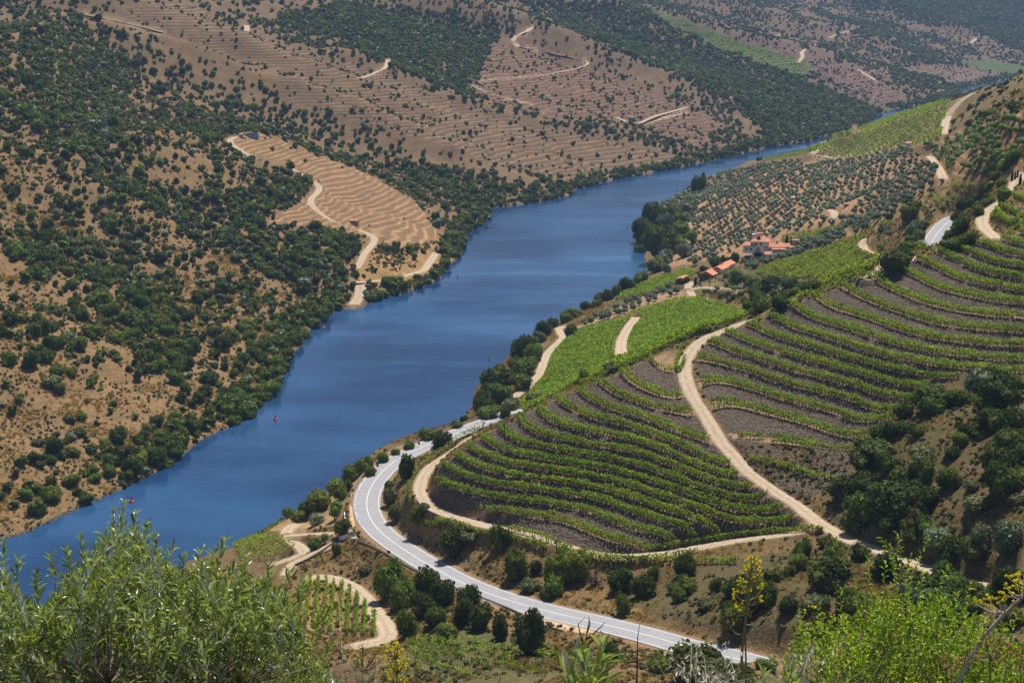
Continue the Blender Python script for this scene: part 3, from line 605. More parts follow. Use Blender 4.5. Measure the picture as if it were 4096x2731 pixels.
# pale stones
st=N(n,'ShaderNodeTexVoronoi'); st.inputs['Scale'].default_value=1.1; n.links.new(pos,st.inputs['Vector'])
sr=N(n,'ShaderNodeMapRange'); n.links.new(st.outputs['Distance'],sr.inputs[0]); sr.inputs[1].default_value=.28; sr.inputs[2].default_value=.16
sm=math_(n,'MULTIPLY',sr.outputs[0],math_(n,'GREATER_THAN',noise(n,pos,.06,4,.7),.56))
c=mixc(n,math_(n,'MULTIPLY',sm,.5),c,(.34,.30,.26))
# slate rubble of the terrace walls: streaky, dark and light chips
sv=N(n,'ShaderNodeTexVoronoi'); sv.inputs['Scale'].default_value=2.4; n.links.new(pos,sv.inputs['Vector'])
sc=ramp(n,sv.outputs['Color'],[(.2,(.08,.06,.045)),(.5,(.155,.118,.085)),(.85,(.27,.215,.16))])
c=mixc(n,math_(n,'MULTIPLY',slt,.62),c,sc)
# far terraces: pale bench edges following the height
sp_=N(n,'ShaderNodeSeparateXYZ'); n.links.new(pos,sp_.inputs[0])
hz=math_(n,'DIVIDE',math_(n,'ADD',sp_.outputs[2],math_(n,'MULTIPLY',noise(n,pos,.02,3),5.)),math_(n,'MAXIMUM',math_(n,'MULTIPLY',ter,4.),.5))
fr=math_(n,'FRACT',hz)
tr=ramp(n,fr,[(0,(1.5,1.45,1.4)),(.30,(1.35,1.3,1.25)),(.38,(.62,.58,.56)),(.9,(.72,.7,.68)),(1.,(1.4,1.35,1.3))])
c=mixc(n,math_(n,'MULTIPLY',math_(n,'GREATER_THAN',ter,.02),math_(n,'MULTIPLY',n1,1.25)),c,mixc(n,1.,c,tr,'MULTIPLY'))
n.links.new(c,p.inputs['Base Color']); p.inputs['Roughness'].default_value=.95; p.inputs['Specular IOR Level'].default_value=.1
bh=math_(n,'ADD',math_(n,'MULTIPLY',n2,1.),math_(n,'ADD',math_(n,'MULTIPLY',n3,.5),math_(n,'MULTIPLY',math_(n,'MULTIPLY',sv.outputs['Distance'],slt),1.2)))
n.links.new(bump(n,bh,.9,.8),p.inputs['Normal'])
n.links.new(p.outputs[0],o.inputs[0])
ground_me=fastmesh('hillsides',Vt,Fq,[mg],True)
ca=ground_me.attributes.new('gcol','FLOAT_COLOR','POINT'); ca.data.foreach_set('color',np.concatenate([GC,np.ones((X.size,1))],1).astype(np.float32).ravel())
ca=ground_me.attributes.new('gaux','FLOAT_COLOR','POINT'); ca.data.foreach_set('color',np.stack([TER/4,GRS,SLT,np.ones(X.size)],1).astype(np.float32).ravel())
tag(link('hillsides',ground_me),kind='structure',label='dry scrubby hillsides and terraced valley slopes on both banks')
# ---- river
mw,n,o=newmat('river water'); p=N(n,'ShaderNodeBsdfPrincipled'); geo=N(n,'ShaderNodeNewGeometry'); mp=N(n,'ShaderNodeMapping'); n.links.new(geo.outputs['Position'],mp.inputs[0])
mp.inputs['Scale'].default_value=(.55,1,1)
big=math_(n,'ADD',math_(n,'MULTIPLY',noise(n,mp.outputs[0],.009,3,.5),.6),math_(n,'MULTIPLY',noise(n,mp.outputs[0],.022,4,.6),.4))
p.inputs['IOR'].default_value=1.33; p.inputs['Specular IOR Level'].default_value=.55
rr=N(n,'ShaderNodeMapRange'); n.links.new(big,rr.inputs[0]); rr.inputs[1].default_value=.42; rr.inputs[2].default_value=.6; rr.inputs[3].default_value=.06; rr.inputs[4].default_value=.22
n.links.new(ramp(n,big,[(.44,(.008,.034,.095)),(.57,(.022,.072,.165))]),p.inputs['Base Color'])
wv=math_(n,'ADD',math_(n,'MULTIPLY',noise(n,mp.outputs[0],.45,3,.6),1.),math_(n,'MULTIPLY',noise(n,mp.outputs[0],1.6,3,.6),.5))
clm=N(n,'ShaderNodeAttribute',attribute_name='calm').outputs['Fac']
mp2=N(n,'ShaderNodeMapping'); n.links.new(geo.outputs['Position'],mp2.inputs[0]); mp2.inputs['Scale'].default_value=(.35,1.3,1); mp2.inputs['Rotation'].default_value=(0,0,.25)
stk=N(n,'ShaderNodeMapRange'); n.links.new(noise(n,mp2.outputs[0],.02,5,.65),stk.inputs[0]); stk.inputs[1].default_value=.50; stk.inputs[2].default_value=.62
ruf=math_(n,'MULTIPLY',math_(n,'SUBTRACT',1.,math_(n,'MULTIPLY',stk.outputs[0],.75)),math_(n,'SUBTRACT',1.,math_(n,'MULTIPLY',clm,.85)))
bn=N(n,'ShaderNodeBump'); bn.inputs['Distance'].default_value=.5; n.links.new(wv,bn.inputs['Height']); n.links.new(math_(n,'MULTIPLY',ruf,.5),bn.inputs['Strength'])
n.links.new(math_(n,'ADD',math_(n,'MULTIPLY',ruf,.2),.04),p.inputs['Roughness'])
n.links.new(bn.outputs[0],p.inputs['Normal']); n.links.new(p.outputs[0],o.inputs[0])
rp=[(a,b) for a,b in RIV]; bmr=bmesh.new()
# one sheet a little wider than the river; the banks rise through it
def offs(P,dx): return [(a+dx,b) for a,b in P]
Lb=[(a-16,b) for a,b in shL]; Rb=[(float(a)+9,float(b)) for a,b in SRw]
wl=np.array(Lb);wr_=np.array([(-60.,40.),(-78.,250.)]+Rb+[(520.,1650.),(760.,2000.),(1250,2400.),(2000.,2900.)])
ys_=np.concatenate([np.arange(60,1500,12),np.arange(1500,3000,50)])
def xat(Pl,y):
    o_=np.argsort(Pl[:,1]); return np.interp(y,Pl[o_,1],Pl[o_,0])
xl=np.minimum(xat(wl,ys_),np.roll(xat(wl,ys_),1)); xr_=xat(wr_,ys_)
vv_=[];ff_=[]
for k,y in enumerate(ys_):
    for t in range(25): vv_.append((xl[k]-12+(xr_[k]+14-xl[k]+12)*t/24,y,0.))
for k in range(len(ys_)-1):
    for t in range(24): ff_.append((k*25+t,k*25+t+1,k*25+t+26,k*25+t+25))
rme=mesh('river',vv_,ff_,[mw]); va_=np.array(vv_); dl_=seg_dist(va_[:,0],va_[:,1],shLa)[0]; aa_=rme.attributes.new('calm','FLOAT','POINT'); aa_.data.foreach_set('value',np.exp(-(dl_/26.)**2).astype(np.float32))
tag(link('river',rme),'wide blue river bending between dry hills',None,None,'structure')
# ---- roads and tracks as ribbons
def ribbon(P,offs_,dz,zs=None):
    T=np.gradient(P[:,:2],axis=0); T/=np.linalg.norm(T,axis=1)[:,None]+1e-9; Nn=np.stack([T[:,1],-T[:,0]],1)
    V=[];k=len(offs_)
    for i in range(len(P)):
        for a in offs_:
            b=a[i] if hasattr(a,'__len__') else a
            x,y=P[i,:2]+Nn[i]*b; V.append((x,y,P[i,2]+dz))
    Fa=[(i*k+j,i*k+j+1,(i+1)*k+j+1,(i+1)*k+j) for i in range(len(P)-1) for j in range(k-1)]
    return V,Fa
mroad=pbr('asphalt',(.31,.30,.31),.85,.10,.5); 
n=mroad.node_tree
mline=pbr('road paint',(.80,.79,.74),.6,.06,2.)
mtrack,n,o=newmat('pale dirt'); p=N(n,'ShaderNodeBsdfPrincipled'); geo=N(n,'ShaderNodeNewGeometry'); uvn=N(n,'ShaderNodeAttribute',attribute_name='across')
f=noise(n,geo.outputs['Position'],.9,6,.7)
ac_=math_(n,'ADD',math_(n,'ABSOLUTE',math_(n,'SUBTRACT',math_(n,'ABSOLUTE',uvn.outputs['Fac']),.48)),math_(n,'MULTIPLY',math_(n,'SUBTRACT',f,.5),.35))
cc=ramp(n,ac_,[(.0,(.50,.39,.27)),(.22,(.47,.355,.235)),(.42,(.34,.24,.145)),(.6,(.27,.185,.10))])
n.links.new(mixc(n,.6,cc,ramp(n,f,[(.32,(.24,.165,.095)),(.68,(.56,.45,.32))])),p.inputs['Base Color']); p.inputs['Roughness'].default_value=.95
n.links.new(bump(n,f,.5,.15),p.inputs['Normal']); n.links.new(p.outputs[0],o.inputs[0])
HW=3.75
V,Fa=ribbon(road,[-HW-.25,-HW,-1.2,1.2,HW,HW+.25],.0); tag(link('road',mesh('road',V,Fa,[mroad])),'grey two-lane road curving through the bend',kind='structure')
V,Fa=ribbon(uroad,[-HW-.2,-HW,0,HW,HW+.2],.0); tag(link('road',mesh('road',V,Fa,[mroad])),'straight stretch of the grey road above the houses',kind='structure')
def paintline(P,off,w,nm='road_marking',a=0.,b=1.):
    i0,i1=int(a*len(P)),int(b*len(P)); Q=P[i0:i1]
    V,Fa=ribbon(P,[off-w/2,off+w/2],.012); Fa=Fa[i0:max(i0+1,i1-1)]
    return V,Fa
for P,off,w,a,b in [(road,0.,.17,0,1),(road,-HW+.35,.13,0,.56),(road,-HW+.35,.13,.66,1),(road,HW-.35,.13,0,1),(uroad,0,.15,0,1),(uroad,-HW+.35,.15,0,1),(uroad,HW-.35,.15,0,1)]:
    V,Fa=paintline(P,off,w,'m',a,b); tag(link('road_marking',mesh('road_marking',V,Fa,[mline])),kind='structure')
for k in range(8):   # dashes where the side tracks join
    a=.565+k*.012
    V,Fa=paintline(road,-HW+.35,.14,'m',a,a+.0065); tag(link('road_marking',mesh('road_marking',V,Fa,[mline])),kind='structure')
def track(P,hw,name='dirt_track',mat=None,dz=.0):
    k=[-1,-.75,-.45,0,.45,.75,1]; wob=[hw*(1+.22*(fbm(P[:,0]/6,P[:,1]/6,50+s,2))) for s in (0,1)]
    V,Fa=ribbon(P,[wob[0]*t if t<0 else wob[1]*t for t in k],dz)
    V=np.array(V);e=V.reshape(len(P),7,3); e[:,0,2]-=.12;e[:,6,2]-=.12
    me=mesh(name,e.reshape(-1,3),Fa,[mat or mtrack],None,True); at2=me.attributes.new('across','FLOAT','POINT'); at2.data.foreach_set('value',np.tile(np.array(k,np.float32),len(P)))
    return tag(link(name,me),kind='structure')
for k,(P,hw) in TR.items(): track(P,hw,'farm_track' if k[0]!='h' else 'hill_track')
def patch(px,name,mat,dz=.05):
    P=at([a for a,b in px],[b for a,b in px]); P=P[~np.isnan(P[:,0])]
    P=smooth_line(np.vstack([P,P[:1]]),1.5,2)[:-1]; c=P.mean(0)
    V=[];K=6
    for k in range(K+1):
        t=k/K; Q=c+(P-c)*t
        z=zat(Q[:,0],Q[:,1])+dz
        V+=[(a,b,zz-(.15 if k==K else 0)) for (a,b),zz in zip(Q[:,:2],z)]
    m_=len(P); Fa=[(k*m_+i,k*m_+(i+1)%m_,(k+1)*m_+(i+1)%m_,(k+1)*m_+i) for k in range(K) for i in range(m_)]
    return tag(link(name,mesh(name,V,Fa,[mat],None,True)),kind='structure')
msand=pbr('layby gravel',(.52,.36,.21),.95,.18,.6)
patch([(2042,2431),(2100,2447),(2207,2478),(2341,2512),(2440,2534),(2318,2536),(2242,2520),(2171,2496),(2100,2462)],'gravel_layby',msand,.06)
patch([(1393,2012),(1400,2040),(1395,2090),(1405,2115),(1425,2118),(1412,2060),(1410,2020)],'gravel_layby',msand,.05)
mconc=pbr('pale concrete',(.62,.58,.54),.8,.1,.4)
patch([(1393,2121),(1420,2116),(1432,2130),(1392,2134)],'driveway_apron',mconc,.1)
patch([(1400,2150),(1432,2143),(1452,2157),(1410,2156)],'driveway_apron',mconc,.1)
# ---------------------------------------------------------------- plants
def hsv(c,k): return tuple(x*k for x in c)
mOAK=leafmat('holm oak leaves',(.036,.060,.011),(.110,.145,.027),.26,.75,.10,.45,.6)
mGREEN=leafmat('green scrub leaves',(.065,.105,.015),(.18,.225,.034),.30,.75,.10,.45,.6)
mLIGHT=leafmat('pale scrub leaves',(.085,.10,.035),(.18,.19,.07),.25,.6,.2,.4,.6)
mSILV=leafmat('silvery leaves',(.15,.17,.11),(.27,.29,.20),.2,.6,.2,.3,.8)
mOLIV=leafmat('olive leaves far',(.085,.12,.062),(.20,.25,.135),.2,.5,.35,.35,.8)
mCYP=leafmat('cypress leaves',(.012,.022,.008),(.032,.048,.016),.1,.6,.2,.3,1.5)
mVINE=leafmat('vine leaves',(.12,.20,.010),(.30,.41,.030),.40,.6,.15,.25,.35)
mVINB=leafmat('bright vine leaves',(.14,.21,.014),(.33,.40,.034),.40,.6,.15,.2,.25)
mALM=leafmat('almond tree leaves',(.11,.19,.02),(.24,.33,.045),.3,.5,.3,.3,.5)
mDEAD=leafmat('dead twigs',(.13,.11,.10),(.25,.21,.19),.1,.8,.1,.3,.8)
mDRYB=leafmat('dry brown scrub',(.13,.085,.035),(.27,.18,.075),.2,.8,.1,.4,.8)
mBARK=pbr('bark',(.10,.075,.055),.9,.35,6.)
mWOOD=pbr('weathered post wood',(.16,.125,.095),.9,.3,8.)
mVTR=pbr('vine trunk',(.085,.06,.042),.9,.3,8.)
def quads(P,Nrm,size,r,asp=1.0,bend=.0):
    """square leaf clumps at P facing Nrm"""
    n=len(P); a=np.cross(Nrm,r.normal(size=(n,3))); a/=np.linalg.norm(a,axis=1)[:,None]+1e-9; b=np.cross(Nrm,a)
    sz=np.asarray(size).reshape(-1,1)*np.ones((n,1)); a*=sz; b*=sz*asp
    # ragged six-sided clump, two quads folded along the middle
    j=lambda: r.uniform(.55,1.15,(n,1))
    fold=Nrm*sz*r.uniform(-.25,.35,(n,1))
    V=np.stack([P-a*j()-b*.45*j(),P-b*1.0*j()+fold,P+a*j()-b*.5*j(),P+a*j()*.9+b*.5*j(),P+b*j()+fold,P-a*j()*.9+b*.45*j()],1)
    k=np.arange(n)[:,None]*6
    return V.reshape(-1,3),np.concatenate([k+[[0,1,4,5]],k+[[1,2,3,4]]])
def crown(name,seed,mat,n=260,leaf=.13,lobes=9,flat=.8,core=True,spread=.55,ground=True,bark=None,low=-.15):
    """unit crown (radius about 1, standing on z=0): overlapping lumps covered in leaf clumps"""
    r=np.random.default_rng(seed); C=[];R=[]
    for k in range(lobes):
        t=r.uniform(0,2*math.pi); q=spread*math.sqrt(r.uniform(.05,1)); h=r.uniform(.30,1.15*flat)
        C.append((q*math.cos(t),q*math.sin(t),h)); R.append(r.uniform(.30,.52)*(1.1-.35*abs(h-.6)))
    C=np.array(C);R=np.array(R)
    k=r.choice(lobes,n,p=R**2/(R**2).sum()); d=r.normal(size=(n,3)); d/=np.linalg.norm(d,axis=1)[:,None]; 
    P=C[k]+d*R[k][:,None]*r.uniform(.82,1.08,(n,1)); P[:,2]=np.maximum(P[:,2],.03 if ground else .12)
    Nn=d*1.0+r.normal(size=(n,3))*.55; Nn/=np.linalg.norm(Nn,axis=1)[:,None]
    V,Fq=quads(P,Nn,leaf*r.uniform(.6,1.35,n),r)
    if core:
        bm=bmesh.new(); 
        for c,rad in zip(C,R):
            g=bmesh.ops.create_icosphere(bm,subdivisions=1,radius=rad*.86)
            for v in g['verts']: v.co=v.co*r.uniform(.85,1.1)+Vector(c); v.co.z=max(v.co.z,-.1)
        g=bmesh.ops.create_icosphere(bm,subdivisions=1,radius=.5)
        for v in g['verts']: v.co=Vector((v.co.x*1.1,v.co.y*1.1,v.co.z*.8+.35))
        bm.verts.index_update(); cv=np.array([v.co[:] for v in bm.verts]); cf=np.array([[v.index for v in f.verts] for f in bm.faces]); bm.free()
        b=len(V); V=np.vstack([V,cv]); cf=np.concatenate([cf,cf[:,2:]],1)+b
        tri=cf[:,:3]
        me=bpy.data.meshes.new(name); me.from_pydata(V.tolist(),[],Fq.tolist()+tri.tolist())
    else: me=bpy.data.meshes.new(name); me.from_pydata(V.tolist(),[],Fq.tolist())
    me.materials.append(mat); me.update(); return me
SM={ 'o':[crown('oak_crown',i,mOAK,1300,.072,12) for i in range(4)],'g':[crown('shrub_crown',10+i,mGREEN,1200,.070,11,.75) for i in range(4)],
 'l':[crown('scrub_crown',20+i,mLIGHT,900,.075,11,.6,True,.62) for i in range(3)],'s':[crown('silver_crown',30,mSILV,1200,.06,12,.7)],'v':[crown('grey_green_crown',33+i,mOLIV,800,.085,10,.8) for i in range(4)],
 'd':[crown('dead_crown',36,mDEAD,200,.10,8,.7,False)],'b':[crown('dry_crown',38+i,mDRYB,240,.13,8,.5,True,.6) for i in range(2)],'a':[crown('almond_crown',41+i,mALM,800,.08,9,.85) for i in range(3)]}
SMALL={k:[crown(k+'_low',60+7*i+ord(k),{'o':mOAK,'g':mGREEN,'l':mLIGHT,'b':mDRYB,'v':mOLIV}[k],80,.22,6,.8 if k!='b' else .5) for i in range(3)] for k in 'oglbv'}
# geometry-node scatter: one object, instances of low crowns
def scatter(name,pts,scl,rot,idx,meshes,label,zs=None):
    coll=bpy.data.collections.new(name+' kinds')
    for i,me in enumerate(meshes):
        ob=bpy.data.objects.new('%s_kind_%02d'%(name,i),me); coll.objects.link(ob)
    me=bpy.data.meshes.new(name); me.from_pydata(np.asarray(pts).tolist(),[],[])
    for nm,arr,tp in (('scl',scl,'FLOAT_VECTOR'),('rot',rot,'FLOAT_VECTOR'),('idx',idx,'INT')):
        a=me.attributes.new(nm,tp,'POINT'); a.data.foreach_set('vector' if tp=='FLOAT_VECTOR' else 'value',np.asarray(arr,np.float32 if tp!='INT' else np.int32).ravel())
    o=link(name,me); g=bpy.data.node_groups.new(name,'GeometryNodeTree')
    g.interface.new_socket('Geometry',in_out='INPUT',socket_type='NodeSocketGeometry'); g.interface.new_socket('Geometry',in_out='OUTPUT',socket_type='NodeSocketGeometry')
    gi=g.nodes.new('NodeGroupInput');go=g.nodes.new('NodeGroupOutput'); ci=g.nodes.new('GeometryNodeCollectionInfo'); ci.inputs['Collection'].default_value=coll; ci.inputs['Separate Children'].default_value=True; ci.inputs['Reset Children'].default_value=True
    ip=g.nodes.new('GeometryNodeInstanceOnPoints'); ip.inputs['Pick Instance'].default_value=True
    def na(nm,tp):
        x=g.nodes.new('GeometryNodeInputNamedAttribute'); x.data_type=tp; x.inputs['Name'].default_value=nm; return [s for s in x.outputs if s.enabled and s.name=='Attribute'][0]
    g.links.new(gi.outputs[0],ip.inputs['Points']); g.links.new(ci.outputs[0],ip.inputs['Instance']); g.links.new(na('idx','INT'),ip.inputs['Instance Index']); g.links.new(na('rot','FLOAT_VECTOR'),ip.inputs['Rotation']); g.links.new(na('scl','FLOAT_VECTOR'),ip.inputs['Scale'])
    g.links.new(ip.outputs[0],go.inputs[0]); md=o.modifiers.new('scatter','NODES'); md.node_group=g
    return tag(o,label,None,None,'stuff')
# ---- visibility of every ground point from the camera
slope=(Z-CAMH)/Y; runm=np.maximum.accumulate(np.vstack([np.full((1,NA),-9.),slope[:-1]]),0)
VIS=((Z+5-CAMH)/Y>=runm)&(U1>-60)&(U1<4160)&(V1>-40)&(V1<2800)&(Y>150)
dR=np.gradient(RR)[:,None]; dA=np.gradient(AZ)[None]; AREA=(dR*dA*Y)
def sample(wgt,n,r):
    w_=(wgt*AREA).ravel(); s=w_.sum(); idx=r.choice(len(w_),n,p=w_/s)
    y=Yf[idx]+r.uniform(-.5,.5,n)*np.broadcast_to(dR,X.shape).ravel()[idx]; a=(Xf/Yf)[idx]+r.uniform(-.5,.5,n)*np.broadcast_to(dA,X.shape).ravel()[idx]
    return a*y,y,idx
def thin(x,y,rad,cell=9.):
    keep=[];H={}
    for i in range(len(x)):
        cx,cy=int(x[i]//cell),int(y[i]//cell); ok=True
        for a in(cx-1,cx,cx+1):
            for b in(cy-1,cy,cy+1):
                for j in H.get((a,b),()):
                    if (x[i]-x[j])**2+(y[i]-y[j])**2<((rad[i]+rad[j])*.62)**2: ok=False;break
                if not ok:break
            if not ok:break
        if ok: keep.append(i); H.setdefault((cx,cy),[]).append(i)
    return np.array(keep,int)
r5=np.random.default_rng(11)
DEN2=DEN.reshape(X.shape)*VIS
cl=np.clip(.5+1.9*fbm(X/38,Y/38,77,3),.12,1.9)   # clumps and clearings
DENC=np.where(DEN2>.6,DEN2,DEN2*cl)
DENC=np.where((DEN2>0)&(DEN2<.13)&(Y>900),DENC*2.2,DENC)
tot=(DENC*AREA).sum()
nb=int(tot/9.5)
bx,by,bi_=sample(DENC,nb,r5)
rad=np.clip(r5.lognormal(math.log(2.35),.33,nb),1.0,4.6); rad*=np.where(DEN[bi_]>.5,1.08,.92); rad*=np.where(Yf[bi_]<760,1.08,1.)*np.where((DEN[bi_]<.13)&(Yf[bi_]>900),.62,1.)
kp=thin(bx,by,rad*np.where(DEN[bi_]>.55,.80,1.)); bx,by,bi_,rad=bx[kp],by[kp],bi_[kp],rad[kp]
bz=zat(bx,by)
print('shrubs',len(bx),nb)
hgt=rad*r5.uniform(.95,1.35,len(bx))
kd=r5.choice(4,len(bx),p=[.46,.36,.12,.06])    # o g l v
kd=np.where((r5.random(len(bx))<.35)&(DSH.ravel()[bi_]<16)&(Xf[bi_]<200),1,kd)
size=rad/np.hypot(by,CAMH-bz)
leftb=LMf[bi_]
order=np.argsort(-size*np.where(leftb,1,1)); big=np.zeros(len(bx),bool); big[order[:300]]=True
KN='oglv'; LBL={'o':'rounded dark evergreen oak on the dry slopes of the valley','g':'rounded mid green shrub on the dry slopes of the valley','l':'low pale olive coloured shrub on the dry slopes of the valley','v':'grey green wild olive bush on the dry slopes of the valley'}
NMS={'o':'oak_shrub','g':'green_shrub','l':'pale_shrub','v':'wild_olive_shrub','s':'silver_shrub','d':'dead_shrub','b':'dry_shrub','a':'almond_tree'}
for i in np.where(big)[0]:
    k=KN[kd[i]]; me=SM[k][int(r5.integers(len(SM[k])))]
    o=link(NMS[k],me,None,(bx[i],by[i],bz[i]-.25),float(r5.uniform(0,6.28)),(rad[i]*1.05,rad[i]*r5.uniform(.85,1.15),hgt[i]*.95))
    pu,pv_=proj(bx[i],by[i],bz[i]); plc=(('along the left shoreline' if DSH.ravel()[bi_[i]]<16 else 'low on the left slope' if pv_>1500 else 'half way up the left slope' if pv_>1050 else 'high on the left slope')+(' near the edge' if pu<350 else ' towards the gully' if pu>800 else ' in the middle')) if leftb[i] else ('on the near slope, lower part' if pv_>2100 else 'on the near slope, upper part')+(' left' if pu<3500 else ' right')
    tag(o,('large ' if rad[i]>3 else 'small ' if rad[i]<2.2 else '')+LBL[k].split(' on the')[0]+' '+plc,'shrub',{'o':'evergreen oaks','g':'green shrubs','l':'pale shrubs','v':'wild olive bushes'}[k]+(' across the river' if leftb[i] else ' on the near slope'))
m=~big; KI={'o':0,'g':3,'l':6,'v':9}
idx=np.array([KI[KN[k]] for k in kd[m]])+r5.integers(0,3,m.sum())
scatter('far_shrubs',np.stack([bx[m],by[m],bz[m]-.2],1),np.stack([rad[m]*1.05,rad[m]*1.05,hgt[m]*.95],1),np.stack([0*bx[m],0*bx[m],r5.uniform(0,6.28,m.sum())],1),idx,SMALL['o']+SMALL['g']+SMALL['l']+SMALL['v'],'dark scrub and small oaks scattered over the far hillsides')
# small scrub and tufts between them
wt=VIS*(Y<1150)*np.where(LM,.8,1.)*np.where((DEN2>.02)|((GRS.reshape(X.shape)>.42)&(Y<560)&(X>-60)&(TM==0)),1,0)*np.clip(.35+1.6*fbm(X/25,Y/25,91,3),.05,1.5)
ns=22000; tx,ty,ti=sample(wt*np.clip(500/Y,.3,1.5),ns,r5); tz=zat(tx,ty); tr_=r5.uniform(.35,1.0,ns)*np.clip(Yf[ti]/600,.75,1.6)
scatter('low_scrub',np.stack([tx,ty,tz-.08],1),np.stack([tr_,tr_,tr_*r5.uniform(.7,1.1,ns)],1),np.stack([0*tx,0*tx,r5.uniform(0,6.28,ns)],1),r5.choice(9,ns,p=[.05,.05,.05,.14,.14,.15,.14,.14,.14]),SMALL['g']+SMALL['l']+SMALL['b'],'low tufts of scrub and dry bushes on the slopes')
# straw coloured grass tufts on the nearer dry slopes
mSTRAW=leafmat('straw grass',(.30,.20,.075),(.46,.33,.14),.3,.8,.05,.35,3.)
def tuft(seed):
    r=np.random.default_rng(seed); V=[];Fa=[]
    for q in range(26):
        a=r.uniform(0,6.28);b=r.uniform(0,.55);x,y=b*math.cos(a),b*math.sin(a);h=r.uniform(.5,1.1);l=r.uniform(.1,.5); t=r.uniform(0,6.28);w_=.10
        k=len(V); V+=[(x-w_*math.cos(t),y-w_*math.sin(t),-.05),(x+w_*math.cos(t),y+w_*math.sin(t),-.05),(x+l*math.cos(a),y+l*math.sin(a),h)]; Fa.append((k,k+1,k+2))
    return mesh('tuft',V,Fa,[mSTRAW])
TUF=[tuft(i) for i in range(4)]
wt=VIS*(Y<760)*((DEN2>.02)|((X>-60)&(TM==0)))*np.clip(.2+2.2*fbm(X/12,Y/12,123,3),.0,1.6)*np.clip(400/Y,.4,1.4)*(GRS.reshape(X.shape)>.3)
for P,hw in list(TR.values())+[(road,5.2),(uroad,5.2)]: pass
ng=26000; gx_,gy_,gi_=sample(wt,ng,r5)
ok=np.ones(ng,bool)
for P,hw in [TR['t1'],TR['t2'],TR['t10'],TR['t11'],TR['t11b'],TR['t11c'],TR['t6'],TR['t5'],(road,4.6),(uroad,4.6)]: ok&=seg_dist(gx_,gy_,P[::4,:2])[0]>hw+.3
gx_,gy_=gx_[ok],gy_[ok]; gz_=zat(gx_,gy_); gs=r5.uniform(.35,.95,len(gx_))*np.clip(gy_/420,.8,1.7)
scatter('dry_grass',np.stack([gx_,gy_,gz_],1),np.stack([gs,gs,gs*.9],1),np.stack([0*gx_,0*gx_,r5.uniform(0,6.28,len(gx_))],1),r5.integers(0,4,len(gx_)),TUF,'straw coloured dry grass on the slopes')
